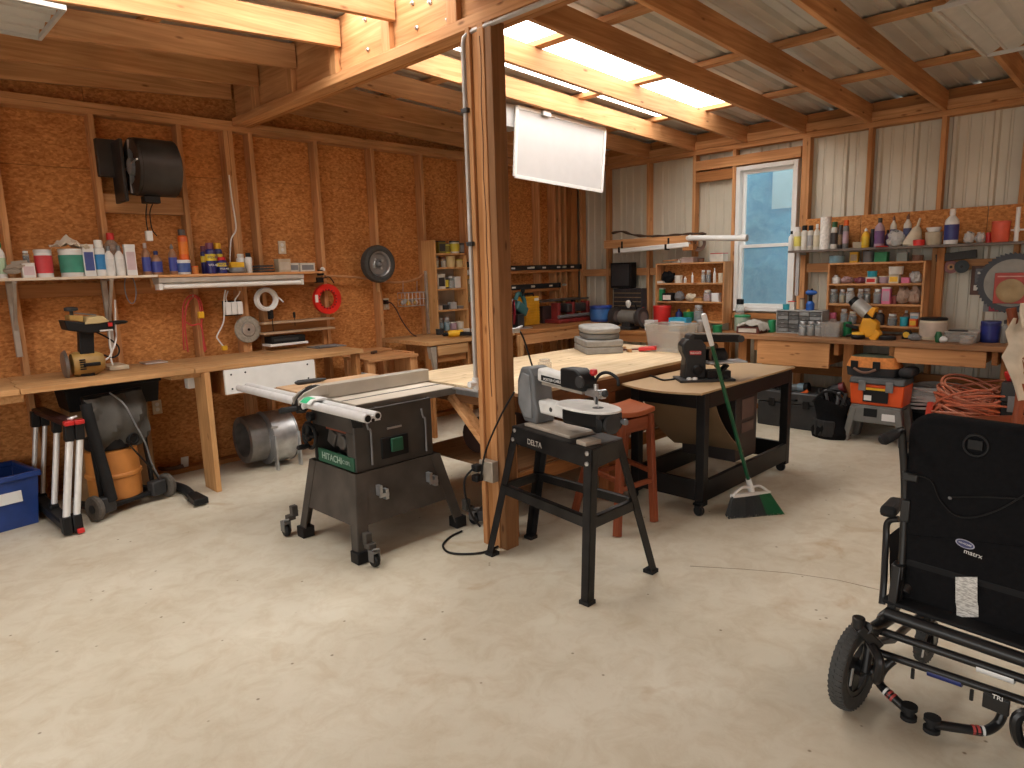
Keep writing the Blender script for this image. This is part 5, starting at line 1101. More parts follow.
# broom leaning on the cart
bt, bb = Vector((3.62, 2.03, 1.33)), Vector((4.17, 1.94, .17))
bt = OY(703.5, 314, 2.06); bb = OY(749, 482, 1.97)
t = Thing('broom', 'green-handled angle broom leaning on the black cart', 'broom', (4.1, 1.95, 0))
dv = (bb-bt)
t.p('handle', MB().tube([bt+dv*.17, bb], .0125, 12), mat('broom_green', (.005, .075, .03), .35)); t.p('grip', MB().tube([bt, bt+dv*.01, bt+dv*.17], [.012, .017, .0145], 12), WPL)
t.p('socket', MB().tube([bb-dv*.02, bb+dv*.06], [.018, .022], 12), WPL)
L_, R_ = OY(732, 496, 1.95), OY(769, 492, 1.95); top_ = bb+dv*.035
t.p('head', MB().tube(spline([L_, L_.lerp(top_, .5)+Vector((0, 0, .025)), top_, R_.lerp(top_, .5)+Vector((0, 0, .025)), R_]), .010, 8).bar(L_, R_, .03, .022), WPL, bev=.003)
bl, br = OZ(727, 517.5, .002), OZ(782, 512.5, .002)
for i0, i1, mt in ((0, 44, mat('bristle_grey', (.035, .037, .037), .8)), (44, 64, mat('bristle_green', (.008, .12, .04), .7))):
    fb = MB()
    for i in range(i0, i1):
        for k in range(5):
            uu = min(1, max(0, i/63+rnd.uniform(-.01, .01))); a = L_.lerp(R_, uu)+FW*(-.010+.005*k)-Vector((0, 0, .004)); c = bl.lerp(br, uu)+FW*(-.03+.016*k+rnd.uniform(-.006, .006)); c.z = .004; fb.tube([a, c], [.0035, .0028], 4)
    t.p('bristles', fb, mt)['kind'] = 'stuff'
# ================================================================== corner benches
t = Thing('workbench', 'lower wooden bench against the chipboard wall left of the post with a drawer front', 'workbench', (4.5, 5.4, 0))
t.p('top', MB().b2((3.90, 5.06, .912), (5.06, 5.84, .95)), pine('x'), bev=.004)
t.p('drawer_front', MB().b2((4.02, 5.07, OY(431, 357, 5.07).z), (4.40, 5.092, .905)), pine('x'), bev=.003)
t.p('drawer_front', MB().b2((4.47, 5.07, OY(431, 357, 5.07).z), (5.0, 5.092, .905)), pine('x'), bev=.003)
t.p('drawer_box', MB().b2((4.03, 5.095, .74), (4.39, 5.6, .89)).b2((4.48, 5.095, .74), (4.99, 5.6, .89)), oldpine('x'))
for x in (3.95, 4.42, 5.02): t.p('leg', MB().b2((x, 5.10, 0), (x+.04, 5.19, .911)), oldpine('z'), bev=.003)
t.p('bracket', MB().prism([(3.93, 5.07, .90), (4.0, 5.07, .90), (4.0, 5.07, .66), (3.97, 5.07, .66)], (0, .06, 0)), mat('grey_board', (.30, .25, .20), .7))
t = Thing('low_stand', 'short rough wooden stand between the two wall benches', 'stand', (3.5, 5.35, 0))
t.p('top', MB().b2((3.27, 5.12, .825), (3.82, 5.55, .85)).b2((3.27, 5.57, .85), (3.84, 5.80, .87)), fir('x'), bev=.003)
for x, y in ((3.27, 5.14), (3.74, 5.14), (3.27, 5.48), (3.74, 5.48)): t.p('leg', MB().b2((x, y, 0), (x+.08, y+.06, .824)), fir('z'), bev=.003)
t.p('side_panel', MB().b2((3.79, 5.22, .3), (3.85, 5.54, .86)), fir('z'), bev=.003)
solo('wood_block', 'short dark wooden wedge lying on the low wooden stand', 'block', MB().box((0, 0, .012), (.09, .035, .024), (0, 0, .6)), mat('dark_wood', (.06, .03, .015), .7), (3.58, 5.5, .851), bev=.004, w=False)
t = Thing('workbench', 'corner bench under the black levels with the yellow case on it', 'workbench', (6.0, 5.4, 0))
t.p('top', MB().b2((5.07, 5.05, .915), (7.08, 5.84, .95)), oldpine('x'), bev=.003); t.p('apron', MB().b2((5.10, 5.06, .80), (7.0, 5.085, .914)), fir('x'), bev=.003)
for x in (5.085, 6.3): t.p('leg', MB().b2((x, 5.02 if x < 6 else 5.1, .5 if x < 6 else 0), (x+.06, 5.058 if x < 6 else 5.19, .914)), pine('z'), bev=.003)
t.p('leg', MB().b2((5.2, 5.6, 0), (5.29, 5.69, .914)), oldpine('z')); t.p('shelf_board', MB().b2((5.2, 5.80, 1.02), (7.05, 5.845, 1.10)), fir('x'), bev=.003)
t = Thing('workbench', 'dusty end of the wall bench in the corner behind the big table', 'workbench', (6.8, 4.2, 0))
t.p('top', MB().b2((6.45, 3.34, .83), (7.09, 5.04, .865)), oldpine('y'), bev=.003)
for y in (3.4, 4.9): t.p('leg', MB().b2((6.5, y, 0), (6.58, y+.08, .829)), oldpine('z'), bev=.003)
t.p('apron', MB().b2((6.47, 3.40, .74), (6.495, 5.0, .829)), oldpine('y'), bev=.003)
# ================================================================== long bench at the metal wall
BX, BZ = 6.40, .895
t = Thing('workbench', 'long thick-topped bench along the metal wall with two wide drawer fronts', 'workbench', (6.75, 1.8, 0))
BW = wood('benchtop_', (.24, .115, .05), (.37, .19, .09), 'y')
t.p('top', MB().b2((BX, -.6, .853), (7.09, 3.30, BZ)), BW, bev=.004)
DRW = wood('drawerfront_', (.48, .22, .085), (.64, .33, .14), 'y')
for px0, px1, pb in ((757, 829, 366), (894, 986.5, 365.5)):
    y0, y1 = OX(px1, 355, BX+.02).y, OX(px0, 355, BX+.02).y; zb = OX((px0+px1)/2, pb, BX+.02).z
    d = t.p('drawer_box', MB().b2((BX+.045, y0+.03, zb+.02), (7.0, y1-.03, .845)), oldpine('y'))
    t.p('drawer_front', MB().b2((BX+.02, y0, zb), (BX+.044, y1, .849)), DRW, d, bev=.003)
    for yy in (y0-.05, y1+.03): t.p('runner', MB().b2((BX+.05, yy-.02, .74), (BX+.5, yy+.02, .852)), oldpine('x'), bev=.003)
for y in (3.18, 2.15, .95, -.4): t.p('leg', MB().b2((BX+.12, y, 0), (BX+.21, y+.09, .852)), oldpine('z'), bev=.003)
t.p('back_rail', MB().b2((7.03, -.5, .45), (7.09, 3.25, .54)), oldpine('y'))
# ================================================================== open shelf cabinets on the metal wall
def cabinet(px0, px1, pts, pb, ys, label, x0=6.90, x1=7.085, wd_=fir):
    a, c = OX(px0, pts, x0), OX(px1, pts, x0); zt, zb = (a.z+c.z)/2, OX((px0+px1)/2, pb, x0).z
    t = Thing('shelf_cabinet', label, 'cabinet', ((x0+x1)/2, (a.y+c.y)/2, zb)); y0, y1 = c.y, a.y
    for y in (y0, y1-.018): t.p('side', MB().b2((x0, y, zb), (x1, y+.018, zt)), wd_('z'), bev=.002)
    t.p('top', MB().b2((x0, y0+.019, zt-.018), (x1, y1-.019, zt)), wd_('y'), bev=.002); t.p('back', MB().b2((x1-.008, y0+.019, zb+.001), (x1, y1-.019, zt-.019)), OSB)
    zz = []
    for py in ys:
        z = OX((px0+px1)/2, py, x0).z; zz.append(z); t.p('shelf', MB().b2((x0+.005, y0+.019, z-.018), (x1-.009, y1-.019, z)), wd_('y'), bev=.002)
    return t, zt, zz
CL, clt, clz = cabinet(655.5, 724.5, 262.5, 322.5, (283, 301.5, 321), 'left wall cabinet of crowded shelves beside the window')
CR, crt, crz = cabinet(828, 926, 262, 333, (283.5, 304.2, 325.7), 'right wall cabinet of jars under the long shelf')
# ================================================================== long shelf above the bench
SHX = 6.84; SHZ = OX(905, 246, SHX).z
t = Thing('wall_shelf', 'long dark shelf of sprays and bottles above the right wall cabinet', 'shelf', (6.97, 2.0, SHZ-.3))
y0, y1 = .55, OX(788, 248, SHX).y
t.p('board', MB().b2((SHX, y0, SHZ-.022), (7.084, y1, SHZ)), mat('dark_shelf_board', (.13, .10, .08), .6, var=.25), bev=.002)
yb = OX(797, 270, 6.9).y
t.p('bracket', MB().b2((6.9, yb-.02, SHZ-.45), (6.93, yb+.015, SHZ-.023)).b2((6.93, yb-.015, SHZ-.045), (7.08, yb+.015, SHZ-.023)), LGREY, bev=.003)
yb = OX(934, 290, 6.9).y; t.p('bracket', MB().b2((7.04, yb-.03, .90), (7.085, yb+.03, SHZ-.023)), oldpine('z'), bev=.003)
# items: (kind, px0, px1, py of top, x of centre, body, cap, band, label)
def put(k, px0, px1, pyt, x, zb, body, cap, band, label, group=None, **kw):
    y, w, h = RW(px0, px1, pyt, x, zb); l_ = (x, y, zb); w = max(w, .012); h = max(h, .012)
    if k == 's': return spray(l_, w, h, body, cap, label, group, band)
    if k == 'b': return bottle(l_, w, h, body, cap, label, group, band, **kw)
    if k == 't': return tub(l_, w, h, body, cap, label, group, band, **kw)
    if k == 'j': return jar(l_, w, h, body, cap, label, group, **kw)
    if k == 'c': return carton(l_, w, min(w*.8, .12), h, body, band, label, group, side='x', lid=cap)
GS = 'containers on the long dark shelf'
OFFW = mat('off_white_label', (.66, .63, .56), .5); TANB = mat('tan_card', (.40, .32, .22), .7); MAUVE = mat('mauve_plastic', (.40, .28, .34), .5)
PURP = mat('plum_label', (.13, .06, .18), .45); DKC = mat('dark_can', (.04, .035, .035), .4); BROWN = mat('brown_thing', (.17, .09, .06), .6); LBLUE = mat('pale_blue_plastic', (.22, .38, .46), .5)
for r in [('b', 789, 794.5, 231, 6.9, WPL, BLACK, None, 'white bottle with a black cap at the left shelf end'),
          ('s', 795, 801.5, 227, 6.92, OFFW, WPL, mat('lemon_label', (.66, .58, .12), .5), 'white spray can with a lemon label'),
          ('s', 802, 808, 225.5, 6.92, OFFW, BLACK, None, 'white spray can with black cap beside the lemon can'),
          ('s', 808.2, 814, 225.5, 6.92, OFFW, BLACK, mat('grey_logo', (.35, .35, .36), .5), 'white spray can with a grey mark and black cap'),
          ('b', 814.3, 820.5, 224, 6.92, OFFW, WPL, mat('cream_label', (.56, .50, .36), .5), 'white bottle with a cream label left of the paper roll'),
          ('s', 831.5, 838.3, 222, 6.92, mat('pale_can', (.55, .54, .50), .5), DGREEN, DKC, 'pale spray can with a dark green cap'),
          ('s', 838.5, 843.5, 225, 6.93, DKC, DKC, mat('bronze_label', (.20, .13, .07), .5), 'dark spray can between the green and orange caps'),
          ('s', 843.8, 849.5, 220, 6.92, GREY, ORA, MAUVE, 'grey spray can with an orange cap'),
          ('c', 854, 862.5, 242, 6.92, TANB, TANB, None, 'flat tan box in front of the bare board'),
          ('b', 862.5, 870, 228, 6.9, YEL, WPL, mat('yellow_label', (.68, .46, .03), .4), 'yellow squeeze bottle with a thin spout'),
          ('s', 870.3, 875.3, 229, 6.96, DKC, DKC, None, 'black can beside the yellow squeeze bottle'),
          ('b', 875.5, 885.5, 218, 6.92, MAUVE, DKC, PURP, 'mauve bottle with a plum label standing on a red lid'),
          ('b', 885.5, 890.5, 230, 7.0, PURP, DKC, None, 'plum bottle behind the mauve bottle'),
          ('b', 891, 897.5, 215.5, 7.0, OFFW, BROWN, mat('navy_mark', (.10, .10, .2), .5), 'white glue bottle left of the plastic bag'),
          ('b', 904.5, 912.5, 214, 7.0, OFFW, BROWN, mat('navy_mark2', (.08, .09, .2), .5), 'white glue bottle behind the funnel'),
          ('t', 925.5, 943, 232, 6.92, mat('putty_plastic', (.46, .40, .29), .5), mat('putty_plastic', (.46, .40, .29), .5), None, 'putty coloured square tub'),
          ('b', 946, 960.5, 209, 6.91, WPL, WPL, mat('navy_red_label', (.03, .04, .19), .4), 'large white bottle with a navy label'),
          ('t', 986, 992, 232.5, 6.93, RED, RED, None, 'little red cup beside the coral tub'),
          ('t', 992, 1011.5, 221, 6.92, mat('coral_plastic', (.66, .10, .05), .45), mat('coral_lid', (.60, .09, .05), .45), None, 'coral red tub near the right frame edge')]:
    k, a, c, pt, x, b1, b2, b3, lb = r; put(k, a, c, pt, x, SHZ, b1, b2, b3, lb, GS, **({'nozzle': True} if 'glue' in lb or 'squeeze' in lb else {}))
y, w, h = RW(821, 831.5, 217, 6.93, SHZ)
t = Thing('paper_roll', 'tall white paper towel roll on the long dark shelf', 'paper towel', (6.93, y, SHZ)); t.p('roll', MB().ringlathe([(.02, .0), (w/2, 0), (w/2, h), (.02, h)], (6.93, y, SHZ), 'z', 24), mat('paper_white', (.74, .72, .68), .9, bump=.1, scale=50)); t.p('core', MB().ringlathe([(.018, .002), (.0199, .002), (.0199, h-.002), (.018, h-.002)], (6.93, y, SHZ), 'z', 16), CARD)
y, w, h = RW(904, 926, 218, 6.92, SHZ)
t = Thing('funnel', 'cream plastic funnel lying tilted on the long dark shelf', 'funnel', (6.92, y, SHZ))
t.p('cone', MB().lathe([(w*.46, 0), (w*.44, h*.12), (w*.2, h*.62), (w*.07, h*.72), (w*.05, h)], (6.92, y+.01, SHZ+.002), (0, -.22, 1), 20, cap=False), mat('cream_funnel', (.56, .50, .38), .45)); t.p('rim', MB().torus((6.92, y+.01, SHZ+.012), (0, -.22, 1), w*.46, .006, 20, 6), mat('cream_funnel', (.56, .50, .38)))
y, w, h = RW(931, 946, 226, 6.94, SHZ); zz = OX(938, 232, 6.92).z
t = Thing('bowl', 'white plastic bowl stacked on the putty coloured tub', 'bowl', (6.93, y+.03, zz), w=False); t.p('bowl', MB().lathe([(w*.36, 0), (w*.5, h*.2), (w*.5, h*.26), (w*.46, h*.26), (w*.34, .006), (.005, .006)], n=20, cap=False), WPL)
y, w, h = RW(876, 886, 241, 6.9, SHZ); solo('lid', 'flat red lid under the mauve bottle', 'lid', MB().lathe([(w*.6, 0), (w*.62, .006), (w*.5, .010)], n=18), RED, (6.86, y-.02, SHZ), w=False)
y, w, h = RW(913, 925, 240, 6.88, SHZ); solo('lid', 'red jar lid in front of the funnel', 'lid', MB().lathe([(w*.5, 0), (w*.5, h), (w*.3, h+.005)], n=18), RED, (6.875, y, SHZ), w=False)
def lump(name, px0, px1, pyt, x, zb, m, label, cat, group=None, seed=3, kk=7, wall='R'):
    """crumpled bag: one uneven closed surface"""
    y, w, h = RW(px0, px1, pyt, x, zb); rr = random.Random(seed); mb = MB(); rings = []
    for i in range(kk+1):
        tt = PI*i/kk; s = max(math.sin(tt)**.6, .05)
        rings.append([(s*min(w*.4, .07)*math.cos(a)*(1+rr.uniform(-.3, .22)), s*w*.5*math.sin(a)*(1+rr.uniform(-.3, .22)), max(.001, h*.5*(1-math.cos(tt))*(1+rr.uniform(-.14, .14)))) for a in [2*PI*j/16 for j in range(16)]])
    mb.rings(rings); return solo(name, label, cat, mb, m, (x, y, zb), group, smooth=22, w=False)
BAG = glassy('clear_bag', (.72, .72, .70), .55, .15)
lump('plastic_bag', 888, 905, 231, 6.9, SHZ, BAG, 'crumpled clear bag between the glue bottles and the funnel', 'bag', GS, 5)
lump('plastic_bag', 964, 975, 232, 6.92, SHZ, BAG, 'shiny clear plastic bundle beside the navy bottle', 'bag', GS, 6); lump('plastic_bag', 975.5, 986, 233, 6.92, SHZ, BAG, 'shiny clear plastic bundle beside the red cup', 'bag', GS, 7)
y, w, h = RW(1014, 1024, 207, 6.9, SHZ)
t = Thing('pipe_tee', 'white plastic pipe with a cross branch standing at the right shelf end', 'pipe', (6.9, y, SHZ)); t.p('pipe', MB().cyl((6.9, y, SHZ), (6.9, y, SHZ+h), w*.24, n=14), WPL); t.p('branch', MB().cyl((6.9, y-.12, SHZ+h*.34), (6.9, y+.04, SHZ+h*.34), w*.12, n=12).cyl((6.9, y, SHZ+h*.28), (6.9, y, SHZ+h*.42), w*.3, n=14), WPL)
# on top of the right cabinet
GT = 'small containers on top of the right cabinet'
for r in [('t', 829.5, 845, 255, 6.98, LBLUE, GREY, None, 'low blue-grey tray on top of the right cabinet'), ('c', 851, 859, 252, 6.98, YEL, YEL, TANB, 'small yellow carton on top of the right cabinet'), ('t', 863, 874.5, 251, 6.98, GREY, GREY, None, 'grey cup on top of the right cabinet'), ('c', 876, 888.5, 252, 6.98, GREEN, GREEN, None, 'green box on top of the right cabinet'), ('c', 898, 908.5, 252.5, 6.98, mat('grey_green', (.24, .27, .24), .5), LGREY, None, 'grey-green box on top of the right cabinet'), ('t', 912, 924, 255, 6.98, BROWN, BROWN, None, 'brown bowl-shaped tub on top of the right cabinet')]:
    put(*r[:5], crt, *r[5:8], r[8], GT)
# right cabinet, upper shelf
G1 = 'things on the upper shelf of the right cabinet'; z = crz[0]; X = 6.985
for r in [('b', 832, 840.5, 275, X, WPL, WPL, None, 'round white bottle at the left end of the upper cabinet shelf'), ('c', 867, 877.5, 277, 6.95, OFFW, OFFW, RED, 'white and red box under the teal tin'), ('t', 879, 890, 276, X, MAUVE, CREAM, None, 'mauve round tub with a cream lid'), ('c', 890, 900, 274.5, 6.95, CREAM, CREAM, YEL, 'cream box under the white dish'), ('c', 902, 910, 277.5, 6.95, PINK, PINK, None, 'flat pink box beside the clear bag')]:
    put(*r[:5], z, *r[5:8], r[8], G1)
put('t', 867.5, 877.5, 271, 6.95, OX(872, 277, 6.9).z, TEAL, TEAL, None, 'teal tin stacked on the white and red box', G1); put('t', 889, 904, 266.5, 6.95, OX(896, 274.5, 6.9).z, OFFW, OFFW, None, 'white dish stacked on the cream box', G1)
lump('parts_bag', 841, 854, 277, X, z, mat('mauve_bag', (.36, .22, .22), .5), 'mauve bag of parts beside the round white bottle', 'bag', G1, 8); lump('parts_bag', 854.5, 866, 277.5, X, z, mat('plum_bag', (.20, .05, .08), .5), 'plum bag of parts left of the teal tin', 'bag', G1, 9); lump('parts_bag', 909.5, 922.5, 272, X, z, BAG, 'clear bag of parts at the right end of the upper shelf', 'bag', G1, 10)
# middle shelf: glass jars
G2 = 'glass jars on the middle shelf of the right cabinet'; z = crz[1]
for k, (a, c, pt, fl, ld, lb) in enumerate(((829.5, 838.5, 289, DGREY, LGREY, 'leftmost glass jar on the middle cabinet shelf'), (839.5, 846, 289.5, BRASS, GALV, 'narrow jar of brass fittings second from the left'), (846.5, 855, 288, LGREY, WPL, 'jar of pale parts third from the left'), (858, 864, 289, GREY, WPL, 'jar of grey parts fourth from the left'), (863.5, 871, 288.5, GALV, WPL, 'jar of screws behind the drill'), (874, 882.5, 289, GREY, WPL, 'jar of grey parts beside the pink box'))):
    put('j', a, c, pt, 6.97 if k != 4 else 7.02, z, fl, ld, None, lb, G2)
put('c', 883, 891.5, 287, 6.95, z, PINK, OFFW, MAUVE, 'upright pink and white box right of the jars', G1); put('t', 892, 897.5, 295, 6.99, z, mat('brick_tin', (.30, .08, .07), .5), BROWN, None, 'small brick red tin by the paper bags', G1)
PB = mat('brown_bag', (.34, .23, .17), .6, var=.3, scale=30)
lump('paper_bag', 897, 910, 287.5, 6.98, z, PB, 'crumpled brownish bag in the middle of the cabinet shelf', 'bag', G1, 11); lump('paper_bag', 909, 922.5, 287, 6.99, z, PB, 'crumpled brownish bag at the right end of the cabinet shelf', 'bag', G1, 12)
# lower shelf
G3 = 'things on the lower shelf of the right cabinet'; z = crz[2]
for r in [('t', 829.5, 836.5, 312.5, 6.98, PINK, PINK, None, 'bright pink tub on the lower cabinet shelf'), ('j', 841, 848, 309, 6.98, GREY, WPL, None, 'jar with a white lid beside the pink tub'), ('j', 849, 857, 311.5, 6.98, DGREY, CREAM, None, 'dark jar with a cream lid left of the drill'), ('b', 876, 885, 310, 6.99, DKC, GALV, None, 'dark bottle right of the drill'), ('j', 888, 897.5, 314, 6.96, DGREY, WPL, None, 'square dark jar with a bright lid'), ('t', 900, 908.5, 317, 6.95, TEAL, TEAL, None, 'teal can on the lower cabinet shelf'), ('b', 903, 910, 310.5, 7.03, BROWN, WPL, None, 'brown bottle behind the teal can'), ('c', 910, 917.5, 319, 6.95, ORA, ORA, YEL, 'orange carton at the right end of the lower shelf'), ('c', 911, 920, 312.5, 7.02, OFFW, LGREY, LBLUE, 'white carton behind the orange one')]:
    put(*r[:5], z, *r[5:8], r[8], G3)
solo('wood_scrap', 'pale wooden slat lying below the lower cabinet shelf', 'slat', MB().bar(OX(876, 326.5, 6.86), OX(888, 326, 6.86), .04, .006), pine('y'), OX(882, 326, 6.86))
# left cabinet
GL = 'things on the left wall cabinet'; X = 6.98
for r in [('c', 674, 682, 259, X, OFFW, OFFW, None, 'cream carton on top of the left cabinet'), ('c', 684, 696, 257, X, mat('pinkish_box', (.5, .38, .35), .6), OFFW, None, 'pinkish box on top of the left cabinet'), ('t', 698, 704, 258, X, BROWN, DKC, None, 'dark round tin on top of the left cabinet'), ('c', 713, 725.5, 253, X, OFFW, RED, None, 'red-lidded white box on top of the left cabinet')]: put(*r[:5], clt, *r[5:8], r[8], GL)
solo('plank_scrap', 'thin brown board lying on top of the left cabinet', 'board', MB().bar(OX(664, 261, 6.93), OX(678, 259.8, 6.93), .06, .012), oldpine('y'), OX(670, 261, 6.93))
for r in [('c', 658.5, 664.5, 281, 6.94, OFFW, OFFW, None, 'small cream box left on the upper shelf'), ('t', 675, 682.5, 275.5, X, OFFW, OFFW, None, 'white cup beside the black cables'), ('b', 684, 686.5, 276.5, 6.95, WPL, WPL, None, 'short white tube on the upper shelf'), ('b', 691.5, 693.5, 272.5, 6.95, WPL, WPL, None, 'tall thin white tube on the upper shelf'), ('j', 701.5, 705.5, 270, 6.99, LGREY, WPL, None, 'left one of two small jars on the upper shelf'), ('j', 706.5, 711, 270, 6.99, GREY, WPL, None, 'right one of two small jars on the upper shelf'), ('b', 713.5, 716, 268, 6.95, WPL, WPL, None, 'white marker standing near the cabinet side'), ('t', 718.5, 723.5, 273, 6.97, CREAM, CREAM, None, 'cream pot at the right end of the upper shelf')]: put(*r[:5], clz[0], *r[5:8], r[8]+' of the left cabinet' if 'cabinet' not in r[8] else r[8], GL)
lump('cable_bundle', 662, 674.5, 272, X, clz[0], FAB, 'black bundle of cables on the upper shelf of the left cabinet', 'cables', GL, 13)
put('c', 660, 664.5, 288, X, clz[1], GREEN, OFFW, None, 'upright green book-like box on the middle shelf', GL); put('c', 664.5, 674, 293, 6.95, clz[1], BLKPL, BLKPL, OFFW, 'black radio-like box on the middle shelf', GL)
put('j', 704, 711.5, 290, X, clz[1], mat('pink_rolls', (.5, .3, .3), .6), OFFW, None, 'jar of pinkish rolls on the middle shelf', GL); put('c', 713, 720, 293, 6.95, clz[1], WPL, WPL, None, 'small white box on the middle shelf of the left cabinet', GL)
lump('scrap_bundle', 675, 684, 292, X, clz[1], GREY, 'grey crumpled bundle on the middle shelf of the left cabinet', 'bundle', GL, 14); lump('scrap_bundle', 686, 696, 294, 6.95, clz[1], CREAM, 'cream crumpled bundle on the middle shelf of the left cabinet', 'bundle', GL, 15)
put('c', 695.5, 703.5, 297, X, clz[1], mat('ochre_box', (.45, .24, .08), .6), BROWN, None, 'low ochre box on the middle shelf of the left cabinet', GL)
for r in [('t', 654.5, 670, 305.5, 6.80, RED, RED, None, 'bright red bucket in front of the left cabinet'), ('b', 676, 682, 309, X, DBLUE, DBLUE, None, 'dark blue bottle on the lowest shelf of the left cabinet'), ('b', 685, 692, 309, 7.0, YEL, YEL, None, 'yellow bottle on the lowest shelf of the left cabinet'), ('t', 684, 694, 312, 6.94, GREEN, GREEN, None, 'green tub on the lowest shelf of the left cabinet'), ('j', 694.5, 703, 305, 6.94, GREY, LGREY, None, 'tall jar on the lowest shelf of the left cabinet')]: put(*r[:5], .866 if 'bucket' in r[8] else clz[2], *r[5:8], r[8], GL)
G4 = 'things on the corner end of the wall bench'; z = .866
for r in [('c', 671.5, 689, 317.5, 6.70, CYAN, CYAN, WPL, 'bright blue carton behind the clear bin'), ('t', 689, 697, 323, 6.68, OFFW, LGREY, None, 'white tub beside the bright blue carton'), ('t', 697, 705, 320, 6.74, mat('stone_grey', (.32, .30, .27), .6), LGREY, None, 'stone grey tub behind the broom handle'), ('c', 647, 656, 320, 6.66, WPL, WPL, None, 'white box at the front of the corner bench'), ('t', 713, 722, 325, 6.66, GREEN, GREEN, None, 'green tub right of the broom handle'), ('b', 641.5, 645, 307, 6.85, DGREY, RED, None, 'slim dark bottle with red cap by the organiser')]: put(*r[:5], z, *r[5:8], r[8], G4)
y, w, h = RW(731, 743, 297, 6.9, .866); put('j', 736, 744.5, 299, 6.95, .866, None, BLACK, None, 'tall clear jar with a black lid under the window', None)
# things on the long bench
z = BZ
for r in [('t', 735, 750, 315, 6.75, mat('pale_green_tub', (.35, .45, .36), .5), GREEN, None, 'pale green tub with a green lid under the window'), ('t', 768.5, 776, 320, 6.75, GREEN, GREEN, None, 'green cup beside the drawer organiser'), ('t', 920, 948, 317.5, 6.78, CREAM, BLKPL, mat('cream_red_label', (.50, .40, .32), .5), 'big cream canister with a black lid'), ('t', 981, 1002, 321, 6.75, DBLUE, DBLUE, mat('navy_can', (.02, .03, .2), .35), 'dark blue ribbed can near the right end of the bench'), ('b', 1002, 1009.5, 320, 6.72, mat('grey_bottle', (.2, .2, .19), .4), DKC, None, 'grey bottle beside the dark blue can')]: put(*r[:5], z, *r[5:8], r[8], 'containers on the long bench')
y, w, h = RW(741, 763, 326, 6.62, z); carton((6.62, y, z), w, .2, h, mat('maroon_box', (.13, .035, .025), .6), OFFW, 'maroon box under a pale rag on the bench end', None, side='x')
zt = z+h; g = [[(6.5+.24*i/7, y-w*.62+w*1.05*j/9, zt+.012+.05*math.exp(-((i-4)**2+(j-5)**2)/10)+.012*math.sin(i*2+j*1.3)-(.05 if j == 0 else 0)) for j in range(10)] for i in range(8)]
solo('rag', 'pale grey rag crumpled on the maroon box', 'rag', MB().sheet(g, .006), mat('grey_rag', (.46, .43, .38), .95), (6.62, y, zt), smooth=60)
# drawer organiser
x0 = 6.72; a, c = OX(776, 320, x0), OX(822, 320, x0); zt = OX(800, 310.5, x0).z
t = Thing('drawer_organiser', 'grey small-parts drawer organiser on the long bench', 'drawer unit', (6.8, (a.y+c.y)/2, z)); y0, y1 = c.y, a.y
ORG = mat('organiser_grey', (.34, .35, .34), .5)
t.p('housing', MB().b2((x0, y0, z), (6.9, y1, z+.01)).b2((x0, y0, zt-.01), (6.9, y1, zt)).b2((x0, y0, z+.011), (6.9, y0+.01, zt-.011)).b2((x0, y1-.01, z+.011), (6.9, y1, zt-.011)).b2((6.89, y0+.011, z+.011), (6.9, y1-.011, zt-.011)), ORG, bev=.002)
nr = 5
for i in range(nr):
    for j, (f0, f1) in enumerate(((0, .26), (.26, .5), (.5, .74), (.74, 1))):
        ya, yb_ = y1-.012-(y1-y0-.024)*f0, y1-.012-(y1-y0-.024)*f1; za = z+.013+(zt-z-.026)*i/nr; zb_ = z+.013+(zt-z-.026)*(i+1)/nr
        d = t.p('drawer', MB().b2((x0+.004, yb_+.003, za+.002), (x0+.15, ya-.003, zb_-.003)), [mat('drawer_smoke', (.10, .105, .105), .35), mat('drawer_pale', (.24, .25, .25), .35)][(i+j) % 3 == 0], bev=.002)
        t.p('pull', MB().b2((x0-.006, (ya+yb_)/2-.012, za+.006), (x0+.004, (ya+yb_)/2+.012, za+.012)), ORG, d)
put('t', 783, 790, 304, 6.8, zt, TEAL, TEAL, None, 'teal tin on top of the drawer organiser'); put('c', 789, 795.5, 301, 6.82, zt, OFFW, RED, None, 'red-topped white box on the drawer organiser'); put('t', 800, 805, 298, 6.84, zt, TANB, BROWN, None, 'tan pot on top of the drawer organiser')
y, w, h = RW(804, 818, 289, 6.80, zt)
t = Thing('cordless_tool', 'bright blue hand tool standing on the drawer organiser', 'power tool', (6.8, y, zt)); BT = mat('tool_blue', (.015, .10, .42), .4)
t.p('base', MB().lathe([(w*.28, 0), (w*.3, h*.3), (w*.16, h*.42)], (6.8, y, zt+.001), 'z', 16), BT); t.p('grip', MB().lathe([(w*.14, h*.4), (w*.12, h*.62), (w*.16, h*.72)], (6.8, y, zt), 'z', 12), BLKPL); t.p('head', MB().lathe([(w*.05, -w*.45), (w*.17, -w*.3), (w*.2, w*.2), (w*.1, w*.34)], (6.8, y, zt+h*.83), 'y', 14), BT); t.p('knob', MB().ball((6.8, y-.01, zt+h*.97), w*.09), BLKPL)
for k, (a_, c_) in enumerate(((799, 807), (807.5, 815), (815.5, 823))): put('j', a_, c_, 321.5, 6.58, z, GALV, GALV, None, ['left', 'middle', 'right'][k]+' one of three clear jars before the drawer organiser', 'three jars before the drawer organiser')
y, w, h = RW(823.5, 843, 318, 6.62, z)
t = Thing('clear_container', 'clear container heaped with small mixed parts', 'container', (6.62, y, z), 0, None, False); mb = MB(); open_bin(mb, .15, w, h*.8, .004, .9); t.p('body', mb, CLEARPL); t.p('contents', MB().ball((0, 0, h*.45), w*.38, n=12, sq=(.7, 1, h*.5/(w*.38)), rough=.12), mat('mixed_parts', (.14, .09, .07), .7, var=.7, scale=60))
